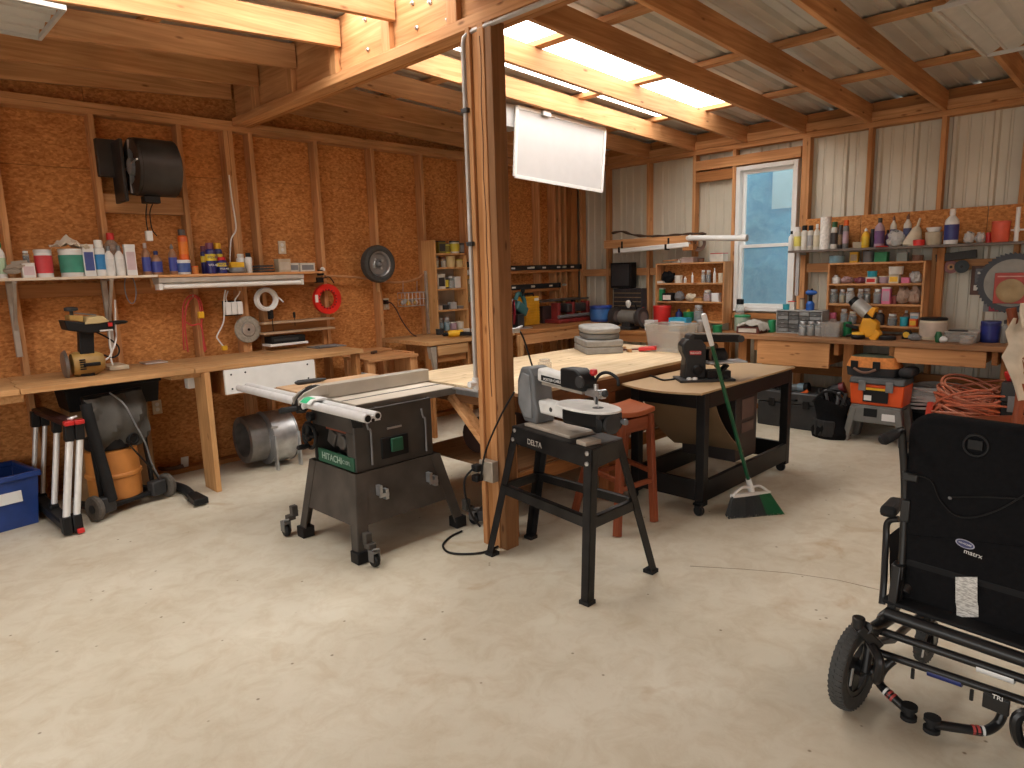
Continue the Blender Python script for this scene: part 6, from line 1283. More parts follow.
# cordless drill with light head
t = Thing('cordless_router', 'yellow and black cordless trim router with a silver motor on the bench', 'power tool', OX(866, 342, 6.48))
def q(px, py, x=6.50): return OX(px, py, x)
t.p('base', MB().lathe([(.02, 0), (.055, .004), (.06, .02), (.05, .04)], Vector((6.5, q(858, 340).y, z+.002)), 'z', 18), BLKPL); t.p('yellow_ring', MB().lathe([(.05, .04), (.056, .045), (.05, .06), (.02, .065)], Vector((6.5, q(858, 340).y, z)), 'z', 18), YEL)
DY = mat('tool_yellow', (.72, .33, .015), .45)
t.p('body', MB().prism([q(858, 330), q(862, 318), q(870, 318), q(877, 323), q(876, 332), q(870, 338), q(862, 337)], (.11, 0, 0)), DY, bev=.015); t.p('grip', MB().prism([q(868, 338), q(876, 329), q(880, 334), q(874, 343)], (.09, 0, 0)), DY, bev=.01)
t.p('neck', MB().bar(q(869, 320, 6.55), q(872, 309, 6.55), .08, .08), BLKPL, bev=.01); t.p('shoulder', MB().prism([q(866, 313), q(872, 307), q(876, 308), q(872, 318)], (.10, 0, 0)), DY, bev=.01)
t.p('motor', MB().cyl(q(868, 313, 6.55), q(856, 303, 6.55), .062, n=20), mat('silver_motor', (.52, .52, .50), .35, .5)); t.p('motor_cap', MB().cyl(q(857, 304, 6.55), q(852.5, 299.5, 6.55), .052, .045, n=18), BLKPL)
t.p('lever', MB().bar(q(846, 325, 6.5), q(858, 328, 6.5), .03, .03).bar(q(846, 336, 6.5), q(858, 333, 6.5), .03, .02), BLKPL, bev=.006)
y, w, h = RW(843, 857, 322, 6.66, z); put('t', 843, 852, 322, 6.70, z, GREEN, GREEN, None, 'green tub behind the trim router')
y, w, h = RW(879, 896, 336, 6.55, z); t = Thing('rubber_disc', 'black rubber puck-shaped disc lying on the bench', 'disc', (6.55, y, z), w=False); t.p('disc', MB().lathe([(w*.47, 0), (w*.5, .006), (w*.5, h*.8), (w*.46, h), (.005, h)], n=24), RUB); t.p('ring', MB().torus((0, 0, h), 'z', w*.36, .003, 20, 6), DGREY)
y, w, h = RW(903, 912, 330, 6.7, z); t = Thing('tape_measure', 'yellow and black tape measure beside the cream canister', 'tape measure', (6.7, y, z), w=False); t.p('case', MB().prism([(-.03, -w*.5, 0), (-.03, w*.5, 0), (-.03, w*.5, h*.6), (-.03, w*.2, h), (-.03, -w*.3, h), (-.03, -w*.5, h*.6)], (.06, 0, 0)), BLKPL, bev=.008); t.p('label', MB().lathe([(.005, 0), (h*.34, 0), (h*.34, .003)], (-.033, 0, h*.5), 'x', 16), YEL)
lump('rag_scrap', 908, 921, 334, 6.6, z, GREY, 'grey rag bunched on the bench beside the cream canister', 'rag', None, 21)
y, w, h = RW(948, 981, 329, 6.72, z); t = Thing('clear_tray', 'clear plastic lidded tray with a black handle on the bench', 'tray', (6.72, y, z), 0, None, False); mb = MB(); open_bin(mb, .24, w, h*.75, .004, .94); t.p('body', mb, CLEARPL); t.p('lid', MB().b2((-.125, -w*.51, h*.76), (.125, w*.51, h*.9)), mat('lid_clear', (.36, .33, .29), .4), bev=.004); t.p('handle', MB().b2((-.13, -.05, h*.9), (-.09, .09, h)), BLKPL, bev=.004)
put('t', 960, 974, 336, 6.52, z, CLEARPL, LGREY, None, 'small clear tub in front of the clear tray')
y, w, h = RW(935, 948, 331, 6.5, z); t = Thing('spray_nozzle', 'white and green hose nozzle lying on the bench edge', 'nozzle', (6.5, y, z), w=False); t.p('body', MB().lathe([(.012, -w*.5), (.026, -w*.3), (.03, 0), (.018, w*.1)], (0, 0, .031), 'y', 12), WPL); t.p('grip', MB().lathe([(.02, 0), (.03, h*.5), (.018, h*.9)], (0, w*.2, .004), 'z', 10), DGREEN)
# ================================================================== hung on the metal wall
X = 7.06
c = OX(950, 268, X); rr = (OX(943, 268, X).y-OX(957.5, 268, X).y)/2
for nm, cc_, xx, m1, m2, lb in (('sanding_disc', OX(951, 267, X), 7.06, mat('mauve_disc', (.26, .12, .12), .8), mat('disc_centre', (.45, .25, .12), .7), 'mauve sanding disc with a tan centre hung on the metal wall'), ('sanding_disc', OX(962.5, 266.5, X), 7.03, mat('slate_disc', (.035, .045, .05), .8), mat('slate_disc2', (.05, .06, .065), .8), 'plain slate black sanding disc overlapping the mauve one')):
    t = Thing(nm, lb, 'disc', (xx, cc_.y, cc_.z-rr)); t.p('disc', MB().lathe([(.004, 0), (rr, .0), (rr, .012), (.004, .012)], (xx+.0, cc_.y, cc_.z), 'x', 28), m1); t.p('centre', MB().lathe([(.004, 0), (rr*.5, -.001), (rr*.5, .001), (.004, .002)], (xx-.001, cc_.y, cc_.z), 'x', 20), m2); t.p('hole', MB().cyl((xx-.003, cc_.y, cc_.z), (xx+.001, cc_.y, cc_.z), .012, n=10), BLACK)
solo('steel_bar', 'dark steel bar hung above the sanding discs', 'bar', MB().bar(OX(936, 258.5, 7.06), OX(977, 253.5, 7.06), .03, .07), mat('dark_steel', (.03, .028, .026), .5, .4), OX(956, 256, 7.06), bev=.004)
a, c = OX(972, 266, 7.08), OX(991, 295, 7.08)
t = Thing('blister_board', 'dark wooden board with hung blister packs on the metal wall', 'board', (7.085, (a.y+c.y)/2, c.z)); t.p('board', MB().b2((7.075, c.y, c.z), (7.095, a.y, a.z)), mat('dark_board', (.11, .055, .04), .7), bev=.003)
pk = t.p('pack', MB().b2((7.055, c.y+.03, c.z+.09), (7.074, a.y-.03, a.z-.02)), mat('pack_dark', (.06, .05, .055), .3), bev=.004); t.p('card', MB().b2((7.052, c.y+.03, c.z+.04), (7.074, a.y-.03, c.z+.085)).b2((7.052, c.y+.04, a.z-.07), (7.055, a.y-.05, a.z-.05)), OFFW, pk)
a, c = OX(984, 302, 7.08), OX(1012, 312, 7.08); solo('perforated_sheet', 'grey perforated sheet hanging below the blades', 'sheet', MB().b2((7.075, c.y, c.z), (7.08, a.y, a.z)).b2((7.07, c.y+.05, c.z+.03), (7.076, a.y-.02, a.z-.02)), GREY, (7.08, a.y, c.z))
c = OX(1012, 283, 7.0); rr = .255
t = Thing('saw_blade', 'large circular saw blade with a pale centre hung on the metal wall', 'saw blade', (7.0, c.y, c.z-rr)); tm = MB(); P = []
for k in range(48):
    a_ = 2*PI*k/48; P += [(7.0, c.y+rr*math.cos(a_), c.z+rr*math.sin(a_)), (7.0, c.y+rr*.94*math.cos(a_+.1), c.z+rr*.94*math.sin(a_+.1))]
tm.prism(P, (.004, 0, 0)); t.p('blade', tm, mat('blade_dark', (.035, .035, .038), .4, .5)); t.p('centre', MB().lathe([(.01, 0), (rr*.78, 0), (rr*.78, .002)], (6.9975, c.y, c.z), 'x', 36), mat('blade_centre', (.22, .20, .17), .45, .4))
a, b_ = OX(995, 273, 6.96), OX(1040, 304, 6.96)
t = Thing('blade_package', 'red square blade package with a brass disc window', 'package', (6.96, (a.y+b_.y)/2, b_.z)); t.p('card', MB().b2((6.965, b_.y, b_.z), (6.985, a.y, a.z)), mat('package_red', (.38, .045, .03), .5), bev=.003)
c2 = OX(1010, 291, 6.955); t.p('disc', MB().lathe([(.01, .004), (.10, .004), (.10, 0), (.06, -.004), (.03, -.001), (.01, -.001)], (6.96, c2.y, c2.z), 'x', 28), mat('brassy_disc', (.26, .17, .08), .4, .6)); t.p('stripe', MB().b2((6.961, b_.y, a.z-.035), (6.9645, a.y-.02, a.z-.025)), mat('pink_stripe', (.55, .3, .25), .5))
a, b_ = OX(990, 290, 7.03), OX(1020, 312, 7.03); t = Thing('blade_package', 'crimson round-cornered blade package behind the red square one', 'package', (7.04, (a.y+b_.y)/2, b_.z)); t.p('card', MB().b2((7.035, b_.y, b_.z), (7.05, a.y, a.z)), mat('crimson_card', (.36, .02, .045), .5), bev=.006); t.p('tab', MB().b2((7.036, a.y, a.z-.03), (7.048, a.y+.04, a.z+.14)), mat('mustard_tab', (.42, .30, .08), .6), bev=.003)
# black levels on the chipboard wall
LV = mat('level_black', (.016, .016, .017), .4)
for px0, px1, py0, py1, lb in ((472, 581, 267.5, 268, 'long black spirit level hung high on the chipboard wall'), (500, 560, 286.5, 286.5, 'shorter black spirit level hung below the long one')):
    a, c = OY(px0, py0, 5.80), OY(px1, py1, 5.80); zz = (a.z+c.z)/2
    t = Thing('spirit_level', lb, 'level', ((a.x+c.x)/2, 5.82, zz-.03)); t.p('bar', MB().b2((a.x, 5.79, zz-.03), (c.x, 5.825, zz+.03)), LV, bev=.003)
    n_ = 5 if px1 > 570 else 3
    for k in range(n_):
        xx = OY(515, 268, 5.8).x+(c.x-OY(515, 268, 5.8).x-.15)*k/(n_-1); t.p('marking', MB().b2((xx-.07, 5.787, zz-.012), (xx-.01, 5.7905, zz+.008)), WPL)
    for k in range(2): xx = OY(530, 268, 5.8).x+k*.6; t.p('vial', MB().cyl((xx, 5.789, zz), (xx+.06, 5.789, zz), .013, n=10), mat('vial_pale', (.6, .6, .5), .3))
    t.p('end_cap', MB().b2((c.x-.03, 5.786, zz-.032), (c.x+.003, 5.828, zz+.032)), RUB, bev=.003)
    solo('level_rail', 'thin wooden rail carrying the %s spirit level' % ('long' if px1 > 570 else 'shorter'), 'rail', MB().b2((a.x+.05, 5.80, zz-.065), (c.x-.02, 5.848, zz-.032)), oldpine('x'), ((a.x+c.x)/2, 5.83, zz-.065), bev=.002)
a, c = OY(466, 272, 5.6), OY(492, 266, 5.7)
t = Thing('hand_saw', 'pale handsaw hung between the cabinet and the conduit', 'saw', OY(475, 285, 5.8)); t.p('blade', MB().bar(OY(467, 273, 5.7), OY(486, 264, 5.75), .004, .05), ALU); t.p('handle', MB().bar(OY(466, 264.5, 5.78), OY(482, 263, 5.78), .05, .06), BLKPL, bev=.008)
solo('rod', 'thin black rod leaning on the wall beside the small-can cabinet', 'rod', MB().cyl(OY(482, 268, 5.82), OY(470.5, 299, 5.72), .006, n=8), BLKPL, OY(476, 290, 5.78))
c = OY(470, 287, 5.80)
t = Thing('spirit_level', 'short yellow-ended level hung upright beside the small-can cabinet', 'level', OY(470, 302, 5.8)); a, b_ = OY(468.5, 276, 5.80), OY(471.5, 302, 5.80); t.p('bar', MB().b2((a.x-.015, 5.80, b_.z), (b_.x+.03, 5.848, a.z)), mat('level_tan', (.36, .32, .18), .5), bev=.003); t.p('vial', MB().b2((a.x-.01, 5.797, a.z-.09), (b_.x+.02, 5.80, a.z-.05)), mat('vial_pale', (.6, .6, .5), .3)); t.p('end_cap', MB().b2((a.x-.016, 5.797, a.z-.03), (b_.x+.031, 5.832, a.z+.002)), YEL)
# narrow cabinet of little cans on the chipboard wall
y0 = 5.62; a, c = OY(434, 240, y0), OY(466, 240, y0); zt, zb = OY(450, 240, y0).z, .952
PWD = wood('cabinetpine_', (.52, .27, .10), (.66, .38, .16), 'z')
t = Thing('shelf_cabinet', 'narrow pine cabinet of small cans on the chipboard wall left of the post', 'cabinet', ((a.x+c.x)/2, 5.7, zb))
t.p('side', MB().b2((a.x, y0, zb), (a.x+.02, 5.845, zt)), PWD, bev=.002); t.p('side', MB().b2((c.x-.02, y0, zb), (c.x, 5.845, zt-.16)), PWD, bev=.002); t.p('back', MB().b2((a.x+.021, 5.83, zb), (c.x-.021, 5.845, zt-.3)), mat('grey_back', (.40, .36, .30), .7))
zs_ = []
for py in (253.2, 267.3, 288.7, 309.8, 332):
    z = OY(450, py, y0).z; zs_.append(z); t.p('shelf', MB().b2((a.x+.021, y0+.005, z-.016), (c.x-.021, 5.829, z)), PWD, bev=.002)
GC = 'small cans in the narrow pine cabinet'
def putL(k, px0, px1, pyt, y, zb, body, cap, band, label, group=GC):
    x, w, h = LW(px0, px1, pyt, y, zb); l_ = (x, y, zb)
    return {'s': lambda: spray(l_, w, h, body, cap, label, group, band), 'b': lambda: bottle(l_, w, h, body, cap, label, group, band), 't': lambda: tub(l_, w, h, body, cap, label, group, band), 'j': lambda: jar(l_, w, h, body, cap, label, group), 'c': lambda: carton(l_, w, w*.7, h, body, band, label, group, lid=cap)}[k]()
OLV = mat('olive_can', (.20, .17, .02), .5); YLW = mat('lemon_can', (.62, .52, .05), .45)
for r in [('c', 436.5, 443.5, 241, OLV, DKC, DKC, 'olive carton at the left of the top cabinet row'), ('t', 443.5, 449.5, 243.5, YLW, DKC, OLV, 'yellow can in the top cabinet row'), ('t', 450, 458, 241, OFFW, DKC, YLW, 'white and yellow can in the top cabinet row'), ('t', 458.5, 463.5, 243, DKC, DKC, GREY, 'dark can at the right of the top cabinet row')]: putL(r[0], r[1], r[2], r[3], 5.70, zs_[0], *r[4:])
for r in [('j', 434.8, 438.2, 256.5, CREAM, OFFW, None, 'leftmost cream jar in the second cabinet row'), ('j', 441, 445.5, 257, CREAM, BROWN, None, 'second cream jar in the second cabinet row'), ('t', 446, 454, 256, mat('manila', (.60, .46, .22), .6), mat('manila', (.60, .46, .22), .6), None, 'manila tub in the second cabinet row'), ('t', 455.5, 462, 259.5, mat('manila', (.60, .46, .22), .6), YLW, None, 'short manila tub at the right of the second row')]: putL(r[0], r[1], r[2], r[3], 5.70, zs_[1], *r[4:])
for r in [('c', 435.5, 443, 274, OFFW, OFFW, DKC, 'white carton in the third cabinet row'), ('t', 442.5, 448, 277.5, DKC, DKC, YLW, 'dark can with a yellow band in the third cabinet row'), ('j', 448, 453.5, 276, LGREY, LGREY, None, 'grey jar in the third cabinet row'), ('c', 453.5, 459, 276.5, WPL, WPL, None, 'white box at the right of the third cabinet row')]: putL(r[0], r[1], r[2], r[3], 5.72, zs_[2], *r[4:])
for r in [('t', 437, 442, 305, OFFW, LGREY, None, 'low white tub in the fourth cabinet row'), ('t', 442.5, 448.5, 304.5, DGREY, GREY, None, 'low dark tub in the fourth cabinet row'), ('c', 449, 455, 302, LGREY, LGREY, None, 'grey carton in the fourth cabinet row'), ('t', 456, 463, 305.5, GREY, TANB, None, 'low tan-lidded tub in the fourth cabinet row')]: putL(r[0], r[1], r[2], r[3], 5.72, zs_[3], *r[4:])
for r in [('j', 438, 442.5, 318, LBLUE, LGREY, None, 'left pale blue jar in the bottom cabinet row'), ('j', 444, 449, 317, LBLUE, LGREY, None, 'right pale blue jar in the bottom cabinet row'), ('t', 450, 456, 322, MAUVE, OFFW, None, 'mauve tub in the bottom cabinet row'), ('t', 457, 463, 321, OFFW, CREAM, None, 'cream tub in the bottom cabinet row')]: putL(r[0], r[1], r[2], r[3], 5.72, max(zs_[4], .969), *r[4:])
solo('aluminium_bar', 'tall aluminium channel leaning by the narrow pine cabinet', 'bar', MB().prism([(OY(426, 283, 5.76).x, 5.76, .952), (OY(431, 283, 5.76).x, 5.76, .952), (OY(431, 283, 5.76).x, 5.76, 1.62), (OY(426, 283, 5.76).x, 5.76, 1.62)], (0, .03, 0)).b2((OY(431, 283, 5.76).x+.001, 5.76, .952), (OY(431, 283, 5.76).x+.02, 5.84, 1.61)), GALV, OY(429, 330, 5.76), bev=.002)
# yellow drill and loose bits on that bench
o = OZ(455, 337, .951); t = Thing('cordless_drill', 'yellow and black drill lying on the bench below the narrow cabinet', 'drill', o)
t.p('body', MB().lathe([(.02, -.1), (.035, -.08), (.036, .06), (.02, .09), (.012, .12)], o+Vector((0, 0, .036)), (-1, .1, 0), 14), YEL); t.p('chuck', MB().lathe([(.022, .09), (.02, .13), (.008, .15)], o+Vector((0, 0, .036)), (-1, .1, 0), 12), BLKPL); t.p('handle', MB().bar(o+Vector((.05, -.01, .03)), o+Vector((.10, -.14, .03)), .05, .04), BLKPL, bev=.01)
for k, (px, cl, lb) in enumerate(((440, DGREY, 'small dark tin beside the yellow drill'), (466, OFFW, 'small white pot right of the yellow drill'), (475, LGREY, 'grey pot at the right of the small bench'))):
    o = OZ(px, 334.5, .951); tub((o.x, o.y, .951), .09, .06, cl, cl, lb)
# ---- corner: mitre saw, yellow case, red tool, blue tub, grinder, black box, organiser
z = .951
o = OZ(518, 329, z); cx, cy = OY(516, 318, 5.32).x, 5.32
t = Thing('circular_saw', 'teal circular saw with a red and white blade disc beside the post', 'power saw', (cx, cy, z))
cz = OY(514, 312, cy).z; TL = mat('tool_teal', (.04, .15, .16), .45)
t.p('blade_disc', MB().lathe([(.01, 0), (.14, 0), (.14, .004), (.01, .004)], (cx-.04, cy, cz), (.8, -.6, 0), 30), mat('disc_red', (.42, .02, .05), .5)); t.p('blade_guard', MB().prism([(cx-.05+.14*math.cos(k*PI/10)*.8, cy+.0+.14*math.cos(k*PI/10)*.6, cz+.15*math.sin(k*PI/10)) for k in range(11)], (-.012, -.02, 0)), WPL, bev=.002)
t.p('motor', MB().bar((cx, cy+.02, cz+.08), (cx+.17, cy+.04, cz-.02), .12, .11), TL, bev=.02); t.p('handle', MB().tube(spline([(cx+.02, cy+.02, cz+.13), (cx+.07, cy+.02, cz+.2), (cx+.15, cy+.02, cz+.14), (cx+.17, cy+.02, cz+.03)]), .024, 10), TL); t.p('knob', MB().ball((cx+.10, cy-.02, cz+.23), .026).cyl((cx+.1, cy-.02, cz+.17), (cx+.1, cy-.02, cz+.23), .012), BLKPL)
t.p('shoe', MB().b2((cx-.1, cy-.09, z), (cx+.17, cy+.1, z+.012)), GALV); t.p('stand_foot', MB().b2((cx-.02, cy-.05, z+.012), (cx+.08, cy+.05, cz-.03)), DGREY, bev=.004)
y0 = 5.5; a, c = OY(524.5, 300, y0), OY(539.5, 300, y0); zt = OY(532, 296.5, y0).z
t = Thing('drill_case', 'upright yellow ribbed drill case on the corner bench', 'case', ((a.x+c.x)/2, y0, z)); t.p('body', MB().b2((a.x, y0, z), (c.x, y0+.12, zt)), mat('case_yellow', (.68, .36, .015), .45), bev=.012)
rb = MB()
for k in range(8): zz = z+.06+k*(zt-z-.12)/7; rb.b2((a.x+.01, y0-.008, zz-.008), (c.x-.01, y0+.001, zz+.008))
t.p('ribs', rb, mat('case_yellow', (.68, .36, .015))); t.p('handle', MB().tube([(a.x+.05, y0+.05, zt-.01), (a.x+.06, y0+.05, zt+.03), (c.x-.06, y0+.05, zt+.03), (c.x-.05, y0+.05, zt-.01)], .012, 8), BLKPL); t.p('label', MB().b2((c.x-.09, y0-.004, zt-.06), (c.x-.02, y0+.001, zt-.02)), WPL)
y0 = 5.42; a, c = OY(556, 310, y0), OY(588, 310, y0); zt = OY(570, 302, y0).z
t = Thing('bench_planer', 'red and dark bench planer on the corner bench', 'power tool', ((a.x+c.x)/2, y0, z)); RDT = mat('tool_red', (.22, .025, .022), .5, var=.35)
t.p('base', MB().b2((a.x-.05, y0-.1, z), (c.x+.05, y0+.2, z+.045)), RDT, bev=.008)
for xx in (a.x, (a.x+c.x)/2-.03, c.x-.05): t.p('column', MB().b2((xx, y0-.03, z+.045), (xx+.05, y0+.08, zt)), RDT, bev=.006)
t.p('head', MB().b2((a.x+.2, y0-.02, z+.12), (c.x-.06, y0+.15, zt-.02)), mat('tool_dark', (.05, .045, .045), .5, .3), bev=.015); t.p('roller', MB().cyl((a.x, y0-.04, z+.075), (c.x, y0-.04, z+.075), .022, n=12), GREY)
y0 = 5.5; t = Thing('table_plate', 'dark steel table plate on supports behind the bench planer', 'plate', (OY(565, 300, y0).x, y0+.1, z)); a, c = OY(541, 299, y0), OY(592, 299, y0); t.p('plate', MB().b2((a.x, y0+.05, zt+.012), (c.x, 5.80, zt+.032)), mat('plate_grey', (.13, .115, .10), .5, .4), bev=.003)
for xx in (a.x+.02, c.x-.08): t.p('support', MB().b2((xx, y0+.25, z), (xx+.05, y0+.29, zt+.011)), BLKPL)
carton((OY(547, 312, 5.6).x, 5.62, z), .24, .12, .2, mat('dark_case', (.045, .025, .025), .6), None, 'dark brown box between the yellow case and the planer')
put('t', 592, 610, 305.5, 6.62, .951, BLUE, mat('blue_lid', (.02, .06, .33), .4), mat('blue_tub_band', (.05, .16, .42), .4), 'bright blue bucket in the corner', name='bucket', cat='bucket')
a, c = OX(611.5, 263, 7.0), OX(632, 288, 7.0)
t = Thing('wall_box', 'black square box mounted on the metal wall above the parts organiser', 'box', (7.05, (a.y+c.y)/2, c.z)); t.p('cabinet', MB().b2((6.98, c.y, c.z), (7.095, a.y, a.z)), BLKPL, bev=.006); t.p('grille', MB().b2((6.972, c.y+.03, c.z+.03), (6.981, a.y-.02, a.z-.02)), mat('grille_dark', (.03, .03, .032), .6), bev=.003)
a, c = OX(614, 288.5, 7.0), OX(642.5, 316, 7.0)
t = Thing('parts_organiser', 'dark wall organiser with a grid of tan-edged drawers', 'drawer unit', (7.0, (a.y+c.y)/2, c.z)); t.p('housing', MB().b2((6.99, c.y, c.z), (7.095, a.y, a.z)), mat('organiser_dark', (.045, .04, .045), .5), bev=.003)
nc, nr = 7, 6
for i in range(nr):
    for j in range(nc):
        y1_, y0_ = a.y-.01-(a.y-c.y-.02)*j/nc, a.y-.01-(a.y-c.y-.02)*(j+1)/nc; z0_ = c.z+.01+(a.z-c.z-.02)*i/nr; z1_ = c.z+.01+(a.z-c.z-.02)*(i+1)/nr
        d = t.p('drawer', MB().b2((6.985, y0_+.004, z0_+.004), (6.992, y1_-.004, z1_-.004)), mat('drawer_black', (.03, .028, .03), .4)); t.p('lip', MB().b2((6.978, y0_+.003, z0_+.003), (6.985, y1_-.003, z0_+.011)), mat('lip_tan', (.32, .22, .11), .6), d)
o = OX(628, 326, 6.62); t = Thing('bench_grinder', 'grey bench grinder with dark wheels in the corner', 'grinder', (6.62, o.y, .866)); gz = OX(628, 317, 6.62).z
t.p('motor', MB().lathe([(.03, -.13), (.075, -.12), (.08, .1), (.04, .12)], (6.62, o.y, gz), 'y', 18), mat('grinder_grey', (.15, .14, .125), .5)); t.p('base', MB().b2((6.53, o.y-.1, .867), (6.71, o.y+.11, .90)).b2((6.57, o.y-.06, .90), (6.67, o.y+.06, gz-.05)), DGREY, bev=.006)
for s in (-.19, .19): w_ = t.p('wheel_guard', MB().lathe([(.03, -.03), (.11, -.03), (.115, .0), (.11, .03), (.03, .03)], (6.62, o.y+s, gz), 'y', 22), mat('guard_dark', (.035, .03, .03), .5)); t.p('wheel', MB().lathe([(.02, -.034), (.07, -.034), (.07, .034), (.02, .034)], (6.62, o.y+s, gz), 'y', 20), mat('grit_wheel', (.13, .10, .09), .9), w_)
t.p('lamp', MB().lathe([(.012, 0), (.03, .03), (.034, .07), (.015, .09)], (6.6, o.y-.02, gz+.11), 'z', 12), WPL); t.p('lamp_arm', MB().tube(spline([(6.6, o.y-.02, gz+.19), (6.62, o.y-.09, gz+.16), (6.64, o.y-.12, gz+.06)]), .009, 8), BLKPL)
# board shelf with a branch, white pipes below
a, c = OX(604, 241, 6.85), OX(693, 239, 6.85)
t = Thing('wall_shelf', 'thick wooden board shelf in the corner with a dark branch on it', 'shelf', (6.95, (a.y+c.y)/2, a.z-.09)); zb2 = OX(650, 238.5, 6.85).z
t.p('board', MB().b2((6.85, c.y, zb2-.09), (6.888, a.y, zb2+.01)).b2((6.889, c.y, zb2-.04), (7.095, a.y, zb2)), fir('y'), bev=.004); t.p('end_block', MB().b2((6.80, c.y-.03, zb2-.16), (6.90, c.y+.10, zb2-.091)), oldpine('z'), bev=.003)
br = [OX(px, py, 6.92) for px, py in ((612, 233), (622, 231.5), (632, 234.5), (645, 236), (660, 236), (675, 235), (688, 234), (700, 233.5), (706, 234))]
solo('branch', 'crooked dark branch lying on the corner board shelf', 'branch', MB().tube(spline(br), [.014+.004*math.sin(k*.9) for k in range(len(spline(br)))], 7), mat('bark', (.06, .035, .02), .9, bump=.5, scale=30), br[4])
a, c = OX(614, 251.5, 6.82), OX(690, 244.5, 6.82); t = Thing('white_pipe', 'long white plastic channel hung on hooks below the board shelf', 'pipe', (6.82, (a.y+c.y)/2, a.z)); t.p('pipe', MB().bar(a, c, .05, .055), WPL, bev=.012)
for px in (620.5, 667): 
    h_ = OX(px, 249 if px < 640 else 246, 6.82); t.p('hook', MB().b2((6.785, h_.y-.012, h_.z-.045), (6.855, h_.y+.012, h_.z-.03)).b2((6.785, h_.y-.012, h_.z-.03), (6.793, h_.y+.012, h_.z+.02)).b2((6.847, h_.y-.012, h_.z-.03), (6.855, h_.y+.012, h_.z+.09)), BLACK)
a, c = OX(690, 238, 6.80), OX(747, 238, 6.80); t = Thing('white_pipe', 'white plastic pipe reaching from the board shelf across to the window', 'pipe', (6.80, (a.y+c.y)/2, a.z-.03)); t.p('pipe', MB().cyl(a, c, .03, n=14), WPL); t.p('pointed_end', MB().cyl(a, OX(686.5, 238, 6.80), .036, .018, n=14), WPL); t.p('coupling', MB().cyl(OX(741, 238, 6.8), OX(747, 238, 6.8), .036, n=14), WPL)
solo('rope_tangle', 'tangled brown rope hanging from the end of the board shelf', 'rope', hank(OX(699, 243.5, 6.87), 'x', .065, 5, .008, .35), mat('rope_brown', (.18, .11, .08), .9), OX(699, 246, 6.87))
# ================================================================== ceiling lights
TRO = mat('troffer_grey', (.52, .51, .48), .45, var=.06)
def troffer(c, lx, ly, label, tilt=0):
    t = Thing('ceiling_light', label, 'light fixture', c, 0, 'fluorescent ceiling lights', False); x, y = lx/2, ly/2
    t.p('frame', MB().b2((-x, -y, 0), (x, -y+.018, .024)).b2((-x, y-.018, 0), (x, y, .024)).b2((-x, -y+.018, 0), (-x+.018, y-.018, .024)).b2((x-.018, -y+.018, 0), (x, y-.018, .024)), TRO, bev=.002)
    g = [[(-x+.018+(lx-.036)*i, -y+.018+(ly-.036)*j/32, .05-.03*abs(math.cos(j*PI*4/32))) for j in range(33)] for i in (0, 1)]; t.p('reflector', MB().sheet(g, .003), TRO)
    for k in (.2, .5, .8): t.p('tube', MB().cyl((-x+.04, -y+ly*k, .028), (x-.04, -y+ly*k, .028), .011, n=12), TRO)
    for s in (-1, 1): t.p('hanger', MB().b2((s*x*.9-.004, -.01, .024), (s*x*.9+.004, .01, .08)), GALV)
    return t
troffer((.39, 4.35, 2.925), 1.22, .58, 'white ribbed ceiling light at the top left of the frame')
troffer((4.86, .82, 2.862), 1.22, .58, 'white ribbed ceiling light at the top right of the frame')
# the hinged-down lens panel
t = Thing('ceiling_light', 'white light panel hanging upright from a rafter behind the post', 'light fixture', (4.9, 4.2, 2.94))
P = [OY(517, 106.5, 4.21), OY(605, 129.6, 4.21), OY(601.4, 191.3, 4.19), OY(514.7, 176, 4.19)]
n_ = Vector((0, 1, 0)); t.p('lens', MB().prism([P[0].lerp(P[2], .015), P[1].lerp(P[3], .015), P[2].lerp(P[0], .015), P[3].lerp(P[1], .015)], n_*.006), mat('lens_white', (.50, .49, .485), .6, var=.03))
for a, c in zip(P, P[1:]+P[:1]): t.p('frame_strip', MB().bar(a, c, .03, .018, n_), WPL)
t.p('housing', MB().b2((4.18, 4.23, 2.80), (4.40, 4.40, 2.98)), LGREY, bev=.003); t.p('hinge', MB().b2((4.6, 4.172, 2.93), (4.7, 4.2, 2.97)), GALV)
# ================================================================== on the floor under the long bench
y0, y1 = OX(822, 420, 6.42).y, OX(757, 420, 6.42).y; zt = OX(790, 392, 6.42).z
t = Thing('tool_chest', 'long black plastic tool chest on the floor under the left drawer', 'tool box', (6.6, (y0+y1)/2, 0)); t.p('body', MB().b2((6.42, y0, 0), (6.85, y1, zt*.68)), DGREY, bev=.012); t.p('lid', MB().b2((6.41, y0-.01, zt*.69), (6.86, y1+.01, zt)), mat('chest_lid', (.035, .035, .036), .45), bev=.015)
for yy in (y0+.15, y1-.15): t.p('latch', MB().b2((6.398, yy-.03, zt*.58), (6.412, yy+.03, zt*.8)), BLKPL, bev=.003)
t.p('handle', MB().tube([(6.41, (y0+y1)/2-.08, zt*.8), (6.385, (y0+y1)/2-.07, zt*.8), (6.385, (y0+y1)/2+.07, zt*.8), (6.41, (y0+y1)/2+.08, zt*.8)], .009, 8), BLKPL)
z = zt+.001
t = Thing('flashlight', 'stubby blue-grey flashlight lying on the black tool chest', 'flashlight', OX(798, 392, 6.52)); a, c = OX(789, 388, 6.52), OX(809, 387.5, 6.52); t.p('body', MB().tube([a, a.lerp(c, .5)], .04, 14), mat('lamp_grey', (.13, .155, .165), .45)); t.p('band', MB().tube([a.lerp(c, .5), a.lerp(c, .8)], .046, 14), mat('lamp_blue', (.16, .24, .29), .4)); t.p('lens_ring', MB().tube([a.lerp(c, .8), c], [.046, .05], 14), BLKPL)
